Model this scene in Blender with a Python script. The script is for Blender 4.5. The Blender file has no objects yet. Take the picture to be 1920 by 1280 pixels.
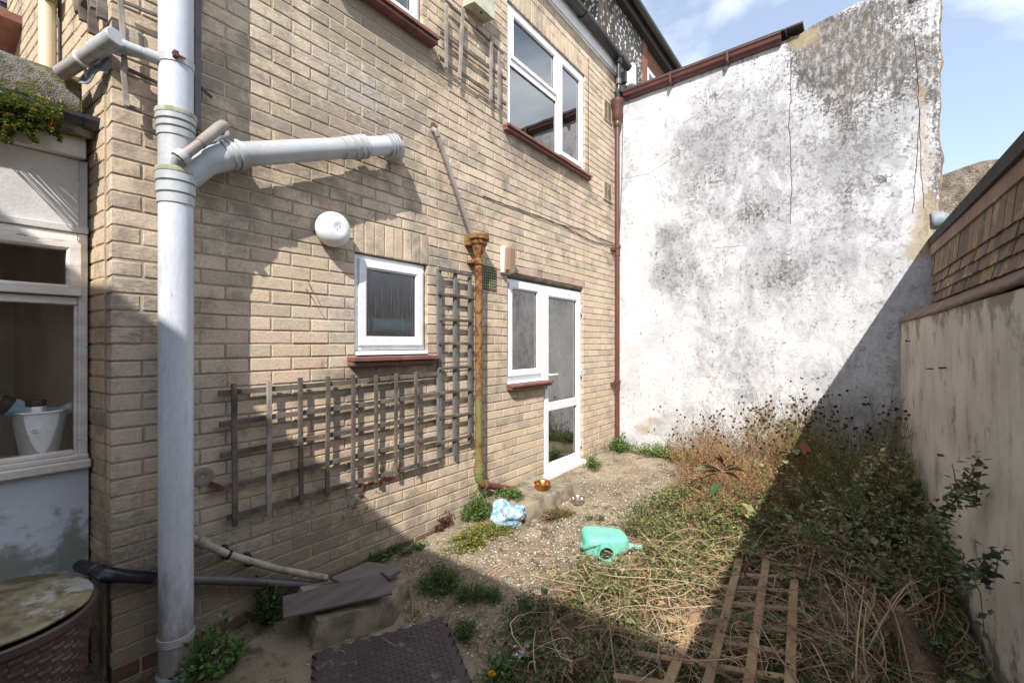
import bpy, math, random
import numpy as np
from mathutils import Vector, Matrix, noise as mnoise

random.seed(7)
RNG = np.random.default_rng(11)
SC = bpy.context.scene
COL = SC.collection
R = math.radians

# ------------------------------------------------------------------ camera
TH = R(38.18)                      # camera axis against the long wall's direction (+X)
CP = Vector((0.0, -2.563, 1.5))
FPX = 820.0
cam_d = bpy.data.cameras.new('camera'); cam = bpy.data.objects.new('camera', cam_d); COL.objects.link(cam)
cam_d.sensor_width = 36; cam_d.lens = FPX / 1920 * 36; cam_d.shift_y = 5 / 1920
cam_d.clip_start = 0.02; cam_d.clip_end = 500
cam.location = CP; cam.rotation_euler = (R(90), 0, TH - R(90))
SC.camera = cam

# ------------------------------------------------------------------ light and sky
LD = Vector((1.75, 1.0, -1.8)).normalized()      # the way sunlight travels
sun_d = bpy.data.lights.new('sun', 'SUN'); sun = bpy.data.objects.new('sun', sun_d); COL.objects.link(sun)
sun_d.energy = 5.0; sun_d.angle = R(0.5); sun_d.color = (1.0, 0.95, 0.88)
sun.rotation_euler = LD.to_track_quat('-Z', 'Y').to_euler(); sun.location = (-6, -6, 9)
W0 = bpy.data.worlds.new('World'); SC.world = W0; W0.use_nodes = True
wt = W0.node_tree; wt.nodes.clear()
def wn(t, **k):
    n = wt.nodes.new(t)
    for a, b in k.items(): setattr(n, a, b)
    return n
sky = wn('ShaderNodeTexSky', sky_type='NISHITA', sun_disc=False)
sky.sun_elevation = math.asin(-LD.z); sky.sun_rotation = math.atan2(-LD.x, -LD.y)
sky.air_density = 1.0; sky.dust_density = 0.6; sky.ozone_density = 1.0
tc = wn('ShaderNodeTexCoord'); mp = wn('ShaderNodeMapping'); mp.inputs['Scale'].default_value = (1.0, 1.0, 2.2)
mp.inputs['Location'].default_value = (3.1, 1.7, 0.4)
nz = wn('ShaderNodeTexNoise'); nz.inputs['Scale'].default_value = 1.7; nz.inputs['Detail'].default_value = 7; nz.inputs['Roughness'].default_value = .52
nz.inputs['Distortion'].default_value = .5
cr = wn('ShaderNodeValToRGB'); cr.color_ramp.elements[0].position = .43; cr.color_ramp.elements[1].position = .62
cr.color_ramp.elements[0].color = (.20, .20, .20, 1); cr.color_ramp.elements[1].color = (1, 1, 1, 1)
mx = wn('ShaderNodeMix', data_type='RGBA'); mx.inputs['B'].default_value = (7.4, 7.8, 8.4, 1)
bg = wn('ShaderNodeBackground'); bg.inputs['Strength'].default_value = 0.15
wo = wn('ShaderNodeOutputWorld')
L = wt.links.new
L(tc.outputs['Generated'], mp.inputs['Vector']); L(mp.outputs[0], nz.inputs['Vector']); L(nz.outputs['Fac'], cr.inputs[0])
L(cr.outputs[0], mx.inputs['Factor']); L(sky.outputs[0], mx.inputs['A']); L(mx.outputs['Result'], bg.inputs[0]); L(bg.outputs[0], wo.inputs[0])
SC.view_settings.view_transform = 'Standard'; SC.view_settings.look = 'None'; SC.view_settings.gamma = 1
SC.view_settings.exposure = 0.56
SC.render.engine = 'CYCLES'
SC.cycles.use_denoising = True
SC.cycles.max_bounces = 8; SC.cycles.diffuse_bounces = 4; SC.cycles.transparent_max_bounces = 10

# ------------------------------------------------------------------ places measured on the photograph -> points on real planes
FW = Vector((math.cos(TH), math.sin(TH), 0)); RT = Vector((math.sin(TH), -math.cos(TH), 0))
def ray(px, py): return FW + RT * ((px - 960) / FPX) + Vector((0, 0, (645 - py) / FPX))
def W(px, py, y=0.0):
    d = ray(px, py); return CP + d * ((y - CP.y) / d.y)
def E(px, py, x=5.58):
    d = ray(px, py); return CP + d * ((x - CP.x) / d.x)
def gz(x, y=0): return 0.025 * x - 0.02
def G(px, py, dz=0.0):
    d = ray(px, py); z = dz
    for _ in range(4):
        p = CP + d * ((z - CP.z) / d.z); z = gz(p.x) + dz
    return p

# ------------------------------------------------------------------ materials
def new_mat(name):
    m = bpy.data.materials.new(name); m.use_nodes = True; m.node_tree.nodes.clear(); return m
class NT:
    def __init__(s, m): s.t = m.node_tree
    def n(s, t, **k):
        n = s.t.nodes.new(t)
        for a, b in k.items():
            if a.startswith('_'): n.inputs[a[1:].replace('_', ' ')].default_value = b
            else: setattr(n, a, b)
        return n
    def l(s, a, b): s.t.links.new(a, b)
    def coord(s, scale=(1, 1, 1), out='Object'):
        c = s.n('ShaderNodeTexCoord'); m = s.n('ShaderNodeMapping'); m.inputs['Scale'].default_value = scale
        s.l(c.outputs[out], m.inputs['Vector']); return m.outputs[0]
    def noise(s, vec, scale, detail=4, rough=.55, dist=0):
        n = s.n('ShaderNodeTexNoise'); n.inputs['Scale'].default_value = scale; n.inputs['Detail'].default_value = detail
        n.inputs['Roughness'].default_value = rough; n.inputs['Distortion'].default_value = dist
        s.l(vec, n.inputs['Vector']); return n.outputs['Fac']
    def vor(s, vec, scale, feature='F1', out='Distance'):
        n = s.n('ShaderNodeTexVoronoi', feature=feature); n.inputs['Scale'].default_value = scale
        s.l(vec, n.inputs['Vector']); return n.outputs[out]
    def ramp(s, fac, a, b, ca=0., cb=1.):
        n = s.n('ShaderNodeMapRange'); n.interpolation_type = 'SMOOTHSTEP'
        n.inputs['From Min'].default_value = a; n.inputs['From Max'].default_value = b
        n.inputs['To Min'].default_value = ca; n.inputs['To Max'].default_value = cb
        s.l(fac, n.inputs['Value']); return n.outputs[0]
    def math(s, op, a, b=None, clamp=False):
        n = s.n('ShaderNodeMath', operation=op); n.use_clamp = clamp
        for i, v in enumerate((a, b)):
            if v is None: continue
            if isinstance(v, (int, float)): n.inputs[i].default_value = v
            else: s.l(v, n.inputs[i])
        return n.outputs[0]
    def mix(s, fac, a, b, mode='MIX'):
        n = s.n('ShaderNodeMix', data_type='RGBA', blend_type=mode)
        for k, v in (('Factor', fac), ('A', a), ('B', b)):
            if isinstance(v, (int, float)): n.inputs[k].default_value = v
            elif isinstance(v, tuple): n.inputs[k].default_value = (*v[:3], 1)
            else: s.l(v, n.inputs[k])
        return n.outputs['Result']
    def attr(s, name, out='Color'):
        n = s.n('ShaderNodeAttribute', attribute_name=name); return n.outputs[out]
    def bump(s, h, strength=.4, dist=.01, prev=None):
        n = s.n('ShaderNodeBump'); n.inputs['Strength'].default_value = strength; n.inputs['Distance'].default_value = dist
        s.l(h, n.inputs['Height'])
        if prev is not None: s.l(prev, n.inputs['Normal'])
        return n.outputs[0]
    def out(s, col, rough=.8, metal=0., normal=None, spec=.5, **kw):
        p = s.n('ShaderNodeBsdfPrincipled'); o = s.n('ShaderNodeOutputMaterial')
        if isinstance(col, tuple): p.inputs['Base Color'].default_value = (*col[:3], 1)
        else: s.l(col, p.inputs['Base Color'])
        if isinstance(rough, (int, float)): p.inputs['Roughness'].default_value = rough
        else: s.l(rough, p.inputs['Roughness'])
        p.inputs['Metallic'].default_value = metal; p.inputs['Specular IOR Level'].default_value = spec
        for k, v in kw.items(): p.inputs[k.replace('_', ' ')].default_value = v
        if normal is not None: s.l(normal, p.inputs['Normal'])
        s.l(p.outputs[0], o.inputs[0]); return p

def simple(name, c1, c2=None, rough=.7, scale=8, fine=90, bump=.15, metal=0., stretch=(1, 1, 1), spots=None, spot_c=(.05, .04, .03), spot_scale=6, lo=.35, hi=.65, spec=.5, use_col=False, bdist=.004):
    m = new_mat(name); t = NT(m); v = t.coord(stretch)
    n1 = t.noise(v, scale, 5); c = t.mix(t.ramp(n1, lo, hi), c1, c2 or tuple(x * .75 for x in c1))
    n2 = t.noise(v, fine, 3); c = t.mix(1.0, c, t.mix(n2, (.82, .82, .82), (1.16, 1.16, 1.16)), 'MULTIPLY')
    if spots is not None:
        sp = t.noise(v, spot_scale, 8, .68); c = t.mix(t.ramp(sp, spots, spots + .08), c, spot_c)
    if use_col: c = t.mix(1.0, c, t.attr('Col'), 'MULTIPLY')
    nm = t.bump(t.math('ADD', n2, n1), bump, bdist)
    t.out(c, rough, metal, nm, spec); return m

M = {}
# bricks: colour of each brick is its own (attribute Col); lichen, soot and drips ride on top, from attribute Dirt
def brick_mat():
    m = new_mat('buff_brick'); t = NT(m); v = t.coord()
    n1 = t.noise(v, 9, 6, .6); n2 = t.noise(v, 70, 5, .65); n3 = t.noise(t.coord((1, 1, 3)), 26, 6, .7)
    c = t.attr('Col')
    c = t.mix(1.0, c, t.mix(n1, (.88, .87, .86), (1.12, 1.11, 1.10)), 'MULTIPLY')
    c = t.mix(1.0, c, t.mix(n2, (.56, .55, .54), (1.40, 1.40, 1.39)), 'MULTIPLY')
    d = t.attr('Dirt')
    sep = t.n('ShaderNodeSeparateColor'); t.l(d, sep.inputs[0])
    grime = t.math('MULTIPLY', t.ramp(t.math('ADD', t.noise(v, 5, 8, .72), t.math('MULTIPLY', sep.outputs[0], .35)), .49, .72), .60)
    c = t.mix(grime, c, (.115, .10, .085))
    white = t.math('MULTIPLY', t.ramp(t.math('ADD', n3, t.math('MULTIPLY', sep.outputs[1], .22)), .56, .70), .45)
    c = t.mix(white, c, (.52, .50, .46))
    rust = t.ramp(t.math('ADD', t.noise(v, 17, 4, .6), t.math('MULTIPLY', sep.outputs[2], .3)), .86, .92)
    c = t.mix(t.math('MULTIPLY', rust, .85), c, (.20, .07, .03))
    pit = t.ramp(t.vor(v, 62), .06, .17); pitn = t.ramp(t.noise(v, 15, 3), .47, .60)
    pitm = t.math('MULTIPLY', t.math('SUBTRACT', 1.0, pit), pitn)
    c = t.mix(t.math('MULTIPLY', pitm, .8), c, (.10, .07, .05))
    h = t.math('SUBTRACT', t.math('ADD', t.math('MULTIPLY', n2, 1.0), t.math('MULTIPLY', n3, 1.1)), t.math('MULTIPLY', pitm, 1.4))
    nm = t.bump(h, .5, .005)
    t.out(c, .92, 0, nm, .25); return m
M['brick'] = brick_mat()
M['mortar'] = simple('sandy_mortar', (.46, .375, .27), (.31, .255, .185), .95, 6, 160, .5, spec=.2)
M['upvc'] = simple('white_window_plastic', (.80, .81, .83), (.74, .75, .77), .28, 3, 30, .02)
M['upvc_dirty'] = simple('weathered_white_plastic', (.72, .73, .74), (.55, .54, .50), .4, 3, 60, .04, spots=.66, spot_c=(.35, .33, .28), spot_scale=9)
M['old_white_paint'] = simple('old_white_timber_paint', (.74, .71, .67), (.58, .53, .47), .7, 4, 40, .5, stretch=(1, 1, 3), spots=.60, spot_c=(.20, .14, .09), spot_scale=7)
M['old_board'] = simple('grey_white_boarding', (.60, .59, .585), (.49, .475, .46), .75, 3, 120, .3, spots=.66, spot_c=(.16, .14, .11), spot_scale=10)
M['black_plastic'] = simple('black_gutter_plastic', (.018, .018, .020), (.035, .035, .036), .32, 5, 40, .06, spots=.66, spot_c=(.10, .10, .09), spot_scale=12)
M['grey_pipe'] = simple('grey_pipe_plastic', (.43, .435, .44), (.35, .35, .35), .4, 5, 90, .05, spots=.64, spot_c=(.26, .25, .21), spot_scale=14)
M['pipe_paint'] = simple('pale_blue_white_pipe_plastic', (.58, .61, .68), (.48, .505, .56), .36, 5, 110, .06, stretch=(1, 1, .25), spots=.66, spot_c=(.32, .31, .28), spot_scale=22)
def pipe_mat():
    m = M['pipe_paint']; t = NT(m); p = [n for n in m.node_tree.nodes if n.type == 'BSDF_PRINCIPLED'][0]; src = p.inputs['Base Color'].links[0].from_socket   # grubby foot and faint runs
    s_ = t.n('ShaderNodeSeparateXYZ'); t.l(t.coord(), s_.inputs[0]); low = t.ramp(s_.outputs[2], .75, .0)
    g = t.ramp(t.math('ADD', t.noise(t.coord((1, 1, .3)), 14, 7, .7), t.math('MULTIPLY', low, .35)), .55, .85); c = t.mix(t.math('MULTIPLY', g, .75), src, (.22, .17, .13))
    r = t.ramp(t.noise(t.coord((1, 1, .06)), 38, 6, .75), .60, .72); c = t.mix(t.math('MULTIPLY', r, .35), c, (.30, .29, .27)); t.l(c, p.inputs['Base Color'])
pipe_mat()
M['socket'] = simple('grey_socket_plastic', (.42, .44, .46), (.34, .35, .35), .42, 6, 60, .05, spots=.64, spot_c=(.22, .21, .13), spot_scale=16)
M['moss_ring'] = simple('algae_ring', (.24, .24, .15), (.36, .36, .30), .9, 25, 90, .3)
M['taupe_pipe'] = simple('taupe_pipe_plastic', (.22, .19, .17), (.29, .26, .24), .5, 8, 60, .05)
M['cream_pipe'] = simple('cream_pipe_plastic', (.60, .53, .36), (.54, .48, .34), .4, 3, 60, .03)
M['dirty_cream'] = simple('dirty_cream_pipe', (.42, .39, .33), (.24, .22, .18), .6, 9, 60, .2, spots=.6, spot_c=(.13, .12, .08), spot_scale=12)
M['dark_pipe'] = simple('dark_grey_pipe_plastic', (.085, .075, .08), (.13, .12, .12), .38, 7, 60, .08)
M['tar'] = simple('tarred_pipe', (.018, .018, .024), (.10, .12, .15), .25, 9, 30, .6, lo=.5, hi=.62)
M['brown_paint'] = simple('red_brown_iron_paint', (.118, .046, .034), (.088, .036, .029), .42, 6, 70, .12, spots=.67, spot_c=(.22, .13, .09), spot_scale=15)
M['terracotta'] = simple('terracotta_tile', (.225, .092, .066), (.15, .068, .055), .75, 10, 80, .3, spots=.62, spot_c=(.10, .06, .045), spot_scale=14)
def rust_mat():
    m = new_mat('rusty_ochre_iron'); t = NT(m); v = t.coord(); 
    a = t.noise(v, 7, 5); b = t.noise(v, 24, 8, .7); f = t.noise(v, 120, 3)
    c = t.mix(t.ramp(a, .38, .62), (.255, .125, .045), (.20, .14, .06))
    c = t.mix(t.ramp(b, .46, .56), c, (.125, .042, .018)); c = t.mix(t.ramp(t.noise(v, 11, 8, .75), .60, .68), c, (.035, .018, .014))
    s = t.n('ShaderNodeSeparateXYZ'); t.l(t.coord((1, 1, 1)), s.inputs[0])
    low = t.ramp(s.outputs[2], 1.0, .1); c = t.mix(t.math('MULTIPLY', low, t.ramp(a, .30, .6)), c, (.16, .17, .065))
    t.out(c, .85, 0, t.bump(t.math('ADD', b, f), .6, .004), .3); return m
M['rust'] = rust_mat()
M['rust_red'] = simple('red_rust_iron', (.17, .055, .03), (.09, .035, .025), .85, 14, 80, .5)
M['wood_grey'] = simple('weathered_grey_batten', (.155, .125, .10), (.065, .052, .044), .85, 7, 60, .6, stretch=(1, 1, 1), spots=.66, spot_c=(.25, .22, .19), spot_scale=24)
M['wood_light'] = simple('pale_weathered_batten', (.32, .28, .25), (.20, .17, .15), .85, 9, 60, .6)
M['wood_slate'] = simple('blue_grey_batten', (.105, .115, .125), (.15, .14, .135), .8, 9, 60, .5)
M['wood_pine'] = simple('tan_pine_batten', (.36, .235, .125), (.25, .16, .09), .75, 5, 60, .4, stretch=(1, 1, 1), spots=.64, spot_c=(.16, .10, .06), spot_scale=14)
M['concrete'] = simple('stained_concrete', (.31, .26, .185), (.15, .125, .09), .93, 9, 90, 1., spots=.62, spot_c=(.09, .075, .055), spot_scale=9)
M['slate_board'] = simple('brown_slate_board', (.105, .085, .082), (.145, .12, .115), .62, 3, 130, .4, stretch=(1, 6, 1), spots=.72, spot_c=(.22, .19, .16), spot_scale=30)
M['slate_pale'] = simple('worn_flat_slab', (.20, .17, .15), (.14, .12, .11), .85, 6, 110, .5)
M['steel'] = simple('worn_steel', (.60, .57, .53), (.48, .44, .40), .28, 5, 40, .05, metal=1)
M['brass'] = simple('tarnished_gold_metal', (.50, .27, .09), (.34, .17, .06), .34, 5, 40, .08, metal=1)
M['mint'] = simple('mint_green_plastic', (.15, .47, .37), (.18, .52, .42), .36, 3, 50, .05, spots=.70, spot_c=(.10, .25, .19), spot_scale=16)
M['dark_hole'] = simple('dark_inside', (.02, .025, .02), rough=.9)
M['flood_box'] = simple('old_cream_lamp_box', (.50, .49, .38), (.36, .36, .26), .5, 10, 60, .1, spots=.62, spot_c=(.16, .17, .10))
M['lamp_white'] = simple('white_lamp_plastic', (.78, .79, .80), (.72, .73, .74), .42, 4, 40, .02, spots=.74, spot_c=(.40, .38, .35), spot_scale=14)
M['vent'] = simple('buff_vent_plastic', (.44, .37, .28), (.36, .30, .23), .7, 9, 60, .1)
M['vent_green'] = simple('green_bronze_grille', (.13, .17, .075), (.22, .24, .14), .6, 30, 60, .2)
M['wire'] = simple('black_cable', (.02, .018, .018), rough=.6)
M['iron'] = simple('dark_iron', (.06, .035, .025), (.03, .02, .018), .8, 30, 60, .3)
M['lead'] = simple('pale_grey_lead', (.25, .28, .31), (.18, .205, .225), .6, 10, 60, .2)
M['roof_felt'] = simple('black_roof_felt', (.028, .028, .027), (.05, .048, .042), .85, 12, 220, .9, spots=.62, spot_c=(.10, .095, .075), spot_scale=40)
M['raw_board'] = simple('peeling_timber_board', (.30, .19, .13), (.20, .13, .10), .85, 4, 60, .6, spots=.60, spot_c=(.42, .36, .31), spot_scale=9)
M['roof_tile_dark'] = simple('dark_roof_tile', (.05, .045, .045), (.03, .028, .03), .8, 12, 60, .3)
M['red_brick'] = simple('red_brick', (.25, .105, .065), (.17, .08, .055), .9, 14, 90, .5)
M['hung_slate'] = simple('grey_hung_slate', (.16, .17, .20), (.10, .11, .13), .7, 4, 60, .3, stretch=(1, 1, 6))
M['lid'] = simple('algae_stained_lid', (.29, .25, .14), (.13, .10, .055), .5, 7, 60, .3, spots=.53, spot_c=(.42, .40, .36), spot_scale=5, lo=.42, hi=.58)
M['bin'] = simple('dark_brown_woven_plastic', (.085, .055, .050), (.12, .08, .07), .38, 6, 60, .1)
M['white_pot'] = simple('white_pot', (.86, .87, .86), (.80, .81, .80), .35, 3, 40, .02)
M['cyan_pot'] = simple('pale_blue_tub', (.20, .58, .78), (.70, .80, .84), .4, 12, 40, .02)
M['dark_cap'] = simple('dark_cap', (.05, .04, .035), rough=.5)
M['sill_beige'] = simple('beige_inside_wall', (.72, .62, .52), (.60, .51, .42), .9, 3, 40, .1)
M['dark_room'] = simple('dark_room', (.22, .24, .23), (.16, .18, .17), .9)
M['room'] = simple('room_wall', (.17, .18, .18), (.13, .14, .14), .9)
M['curtain'] = simple('pale_green_blind', (.52, .56, .44), (.46, .50, .40), .8, 2, 30, .1)
M['teal_item'] = simple('teal_enamel', (.25, .62, .66), (.40, .70, .70), .4, 3)
M['paper'] = simple('white_paper', (.72, .74, .80), (.64, .66, .72), .7)
M['cloth'] = simple('white_soft', (.7, .7, .7), rough=.9)
M['dry_stem'] = simple('dry_straw_stem', (.54, .42, .28), (.38, .27, .17), .8, 3, 40, .2, use_col=True)
M['bark'] = simple('brown_bark', (.24, .165, .11), (.12, .085, .06), .9, 14, 70, 1., bdist=.02, stretch=(1, 1, .3))
M['twig'] = simple('thin_twig', (.15, .10, .055), (.10, .065, .04), .8, use_col=True)
M['pebble'] = simple('pale_chipping', (.62, .56, .47), (.40, .35, .29), .85, 30, 90, .3, use_col=True)
M['yellow'] = simple('yellow_petal', (.85, .52, .02), (.8, .42, .01), .6)

def leaf_mat(name, tr=.25, rough=.5):
    m = new_mat(name); t = NT(m); c = t.attr('Col'); n = t.noise(t.coord(), 60, 3)
    c = t.mix(1.0, c, t.mix(n, (.7, .7, .7), (1.3, 1.3, 1.3)), 'MULTIPLY')
    p = t.n('ShaderNodeBsdfPrincipled'); t.l(c, p.inputs['Base Color']); p.inputs['Roughness'].default_value = rough; p.inputs['Specular IOR Level'].default_value = .35
    tl = t.n('ShaderNodeBsdfTranslucent'); t.l(c, tl.inputs[0]); mxs = t.n('ShaderNodeMixShader'); mxs.inputs[0].default_value = tr
    o = t.n('ShaderNodeOutputMaterial'); t.l(p.outputs[0], mxs.inputs[1]); t.l(tl.outputs[0], mxs.inputs[2]); t.l(mxs.outputs[0], o.inputs[0]); return m
M['leaf'] = leaf_mat('leaf')
M['petal'] = leaf_mat('dry_leaf', .2, .8)

def glass_mat(name, tint=(.82, .86, .86), refl=.9, ribbed=False, base=.05):
    m = new_mat(name); t = NT(m)
    tr = t.n('ShaderNodeBsdfTransparent'); tr.inputs[0].default_value = (*tint, 1)
    gl = t.n('ShaderNodeBsdfGlossy'); gl.inputs['Roughness'].default_value = .01 if not ribbed else .3
    fr = t.n('ShaderNodeFresnel'); fr.inputs[0].default_value = 1.5
    f = t.math('ADD', t.math('MULTIPLY', fr.outputs[0], 1.35 * refl), base, True)
    v = t.coord()
    if ribbed:
        w = t.noise(t.coord((1, 1, .03)), 85, 2); b = t.bump(w, .6, .012)
        t.l(b, gl.inputs['Normal'])
        df = t.n('ShaderNodeBsdfRefraction'); df.inputs['Roughness'].default_value = .25; df.inputs['IOR'].default_value = 1.04
        t.l(b, df.inputs['Normal']); df.inputs[0].default_value = (*tint, 1); first = df
    else:
        w = t.noise(v, 2.2, 2); b = t.bump(w, .04, .02); t.l(b, gl.inputs['Normal']); first = tr
    ms = t.n('ShaderNodeMixShader'); o = t.n('ShaderNodeOutputMaterial')
    t.l(f, ms.inputs[0]); t.l(first.outputs[0], ms.inputs[1]); t.l(gl.outputs[0], ms.inputs[2]); t.l(ms.outputs[0], o.inputs[0]); return m
M['glass'] = glass_mat('window_glass', (.72, .76, .76), base=.26)
M['glass_old'] = glass_mat('old_single_glass', (.90, .88, .85), .5, False, .03)
M['glass_ribbed'] = glass_mat('ribbed_obscure_glass', (.78, .84, .83), .6, True, .20)
def lens_mat():
    m = new_mat('clear_ribbed_lens'); t = NT(m); v = t.coord((1, 1, 1)); s = t.n('ShaderNodeSeparateXYZ'); t.l(v, s.inputs[0])
    c = t.mix(t.ramp(s.outputs[2], 2.285, 2.25), (.62, .57, .50), (.42, .20, .07))
    w = t.noise(t.coord((1, 1, .1)), 120, 2)
    t.out(t.mix(w, c, (.30, .26, .22)), .2, 0, t.bump(w, .6, .004), .6, Transmission_Weight=.35); return m
M['lens'] = lens_mat()

# ------------------------------------------------------------------ scene bookkeeping
WOFF = {}
def tag(o, label=None, cat=None, group=None, kind=None):
    if label: o['label'] = label
    if cat: o['category'] = cat
    if group: o['group'] = group
    if kind: o['kind'] = kind
    return o
def thing(name, label, cat, loc, group=None):
    o = bpy.data.objects.new(name, None); o.empty_display_size = .05; COL.objects.link(o); o.location = loc
    WOFF[o.name] = Vector(loc); return tag(o, label, cat, group)
def link_mesh(name, me, parent=None, loc=None):
    o = bpy.data.objects.new(name, me); COL.objects.link(o)
    if parent is not None: o.parent = parent; WOFF[o.name] = WOFF[parent.name]
    else: o.location = loc or (0, 0, 0); WOFF[o.name] = Vector(loc or (0, 0, 0))
    return o

class MB:
    def __init__(s): s.v = []; s.f = []; s.m = []; s.mats = []; s.cm = 0; s.smooth = []; s.col = None; s.sm = False
    def mat(s, m):
        if m not in s.mats: s.mats.append(m)
        s.cm = s.mats.index(m); return s
    def add(s, vs, fs):
        b = len(s.v); s.v.extend([tuple(v) for v in vs])
        for f in fs: s.f.append([i + b for i in f]); s.m.append(s.cm); s.smooth.append(s.sm)
        return b
    def hexa(s, p):                       # p: 8 corners, bottom ring 0-3, top ring 4-7
        return s.add(p, [(0, 3, 2, 1), (4, 5, 6, 7), (0, 1, 5, 4), (1, 2, 6, 5), (2, 3, 7, 6), (3, 0, 4, 7)])
    def box(s, a, b, bev=0.0):
        x0, x1 = sorted((a[0], b[0])); y0, y1 = sorted((a[1], b[1])); z0, z1 = sorted((a[2], b[2]))
        if bev <= 0:
            return s.hexa([(x0, y0, z0), (x1, y0, z0), (x1, y1, z0), (x0, y1, z0), (x0, y0, z1), (x1, y0, z1), (x1, y1, z1), (x0, y1, z1)])
        e = min(bev, (x1 - x0) / 2.01, (y1 - y0) / 2.01, (z1 - z0) / 2.01); vs = []; 
        for X, sx in ((x0, 1), (x1, -1)):
            for Y, sy in ((y0, 1), (y1, -1)):
                for Z, sz in ((z0, 1), (z1, -1)):
                    vs += [(X, Y + sy * e, Z + sz * e), (X + sx * e, Y, Z + sz * e), (X + sx * e, Y + sy * e, Z)]
        def k(i, j, l, a): return (i * 4 + j * 2 + l) * 3 + a
        fs = []
        for i in (0, 1): fs.append([k(i, 0, 0, 0), k(i, 1, 0, 0), k(i, 1, 1, 0), k(i, 0, 1, 0)])
        for j in (0, 1): fs.append([k(0, j, 0, 1), k(1, j, 0, 1), k(1, j, 1, 1), k(0, j, 1, 1)])
        for l in (0, 1): fs.append([k(0, 0, l, 2), k(1, 0, l, 2), k(1, 1, l, 2), k(0, 1, l, 2)])
        for i in (0, 1):
            for j in (0, 1): fs.append([k(i, j, 0, 0), k(i, j, 1, 0), k(i, j, 1, 1), k(i, j, 0, 1)])
            for l in (0, 1): fs.append([k(i, 0, l, 0), k(i, 1, l, 0), k(i, 1, l, 2), k(i, 0, l, 2)])
        for j in (0, 1):
            for l in (0, 1): fs.append([k(0, j, l, 1), k(1, j, l, 1), k(1, j, l, 2), k(0, j, l, 2)])
        for i in (0, 1):
            for j in (0, 1):
                for l in (0, 1): fs.append([k(i, j, l, 0), k(i, j, l, 1), k(i, j, l, 2)])
        return s.add(vs, fs)
    def bar(s, a, b, w, h, up=(0, 0, 1), bev=.002, wob=0.0, seg=1):     # rectangular batten from a to b; w across, h along 'up'
        a = Vector(a); b = Vector(b); d = (b - a).normalized(); up = Vector(up); side = d.cross(up).normalized(); up = side.cross(d).normalized()
        rings = []
        for i in range(seg + 1):
            t = i / seg; c = a.lerp(b, t) + side * random.uniform(-wob, wob) + up * random.uniform(-wob, wob)
            ww = w / 2 * random.uniform(1 - 4 * wob, 1 + 4 * wob) if wob else w / 2
            e = min(bev, ww * .5, h * .25)
            rings.append([c + side * x + up * y for x, y in ((-ww + e, -h / 2), (ww - e, -h / 2), (ww, -h / 2 + e), (ww, h / 2 - e), (ww - e, h / 2), (-ww + e, h / 2), (-ww, h / 2 - e), (-ww, -h / 2 + e))])
        s.rings(rings)
    def rings(s, rings, cap=True, closed=True):
        n = len(rings[0]); vs = [p for r in rings for p in r]; fs = []
        for i in range(len(rings) - 1):
            for j in range(n if closed else n - 1):
                fs.append((i * n + j, i * n + (j + 1) % n, (i + 1) * n + (j + 1) % n, (i + 1) * n + j))
        if cap and closed: fs += [tuple(range(n))[::-1], tuple((len(rings) - 1) * n + j for j in range(n))]
        s.add(vs, fs)
    def tube(s, pts, r, n=12, cap=True):
        pts = [Vector(p) for p in pts]; rs = r if isinstance(r, (list, tuple)) else [r] * len(pts)
        rings = []; pn = None
        for i, p in enumerate(pts):
            d = (pts[min(i + 1, len(pts) - 1)] - pts[max(i - 1, 0)]).normalized()
            if pn is None:
                pn = d.cross(Vector((0, 0, 1))); pn = pn if pn.length > .05 else d.cross(Vector((1, 0, 0))); pn.normalize()
            pn = (pn - d * pn.dot(d)).normalized(); q = d.cross(pn)
            k = 1.0
            if 0 < i < len(pts) - 1:
                a = (pts[i] - pts[i - 1]).normalized().dot((pts[i + 1] - pts[i]).normalized()); k = 1 / max(.5, math.sqrt((1 + a) / 2))
            rings.append([p + (pn * math.cos(2 * math.pi * j / n) + q * math.sin(2 * math.pi * j / n)) * rs[i] for j in range(n)])
        o = s.sm; s.sm = n > 6; s.rings(rings, cap); s.sm = o
    def lathe(s, c, prof, axis=(0, 0, 1), n=24, closed_prof=False):     # prof: (r, h)
        c = Vector(c); ax = Vector(axis).normalized(); u = ax.orthogonal().normalized(); w = ax.cross(u)
        rings = [[c + ax * h + (u * math.cos(2 * math.pi * j / n) + w * math.sin(2 * math.pi * j / n)) * max(r, 1e-4) for j in range(n)] for r, h in prof]
        o = s.sm; s.sm = True; s.rings(rings, cap=not closed_prof); s.sm = o
    def build(s, name, m=None, parent=None, loc=None, label=None):
        me = bpy.data.meshes.new(name)
        if parent is not None: off = WOFF[parent.name]
        else: off = Vector(loc or (0, 0, 0))
        me.from_pydata([(a - off.x, b - off.y, c - off.z) for a, b, c in s.v], [], s.f)
        for mm in (s.mats or [m]): me.materials.append(mm)
        me.polygons.foreach_set('material_index', s.m); me.polygons.foreach_set('use_smooth', s.smooth)
        if any(s.smooth):
            try: me.set_sharp_from_angle(angle=R(42))
            except Exception: pass
        if s.col is not None:
            a = me.color_attributes.new('Col', 'FLOAT_COLOR', 'POINT'); a.data.foreach_set('color', np.array([(*c, 1) for c in s.col], dtype=np.float32).ravel())
        me.validate(); me.update()
        o = link_mesh(name, me, parent, loc)
        if label: o['label'] = label
        return o
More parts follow.
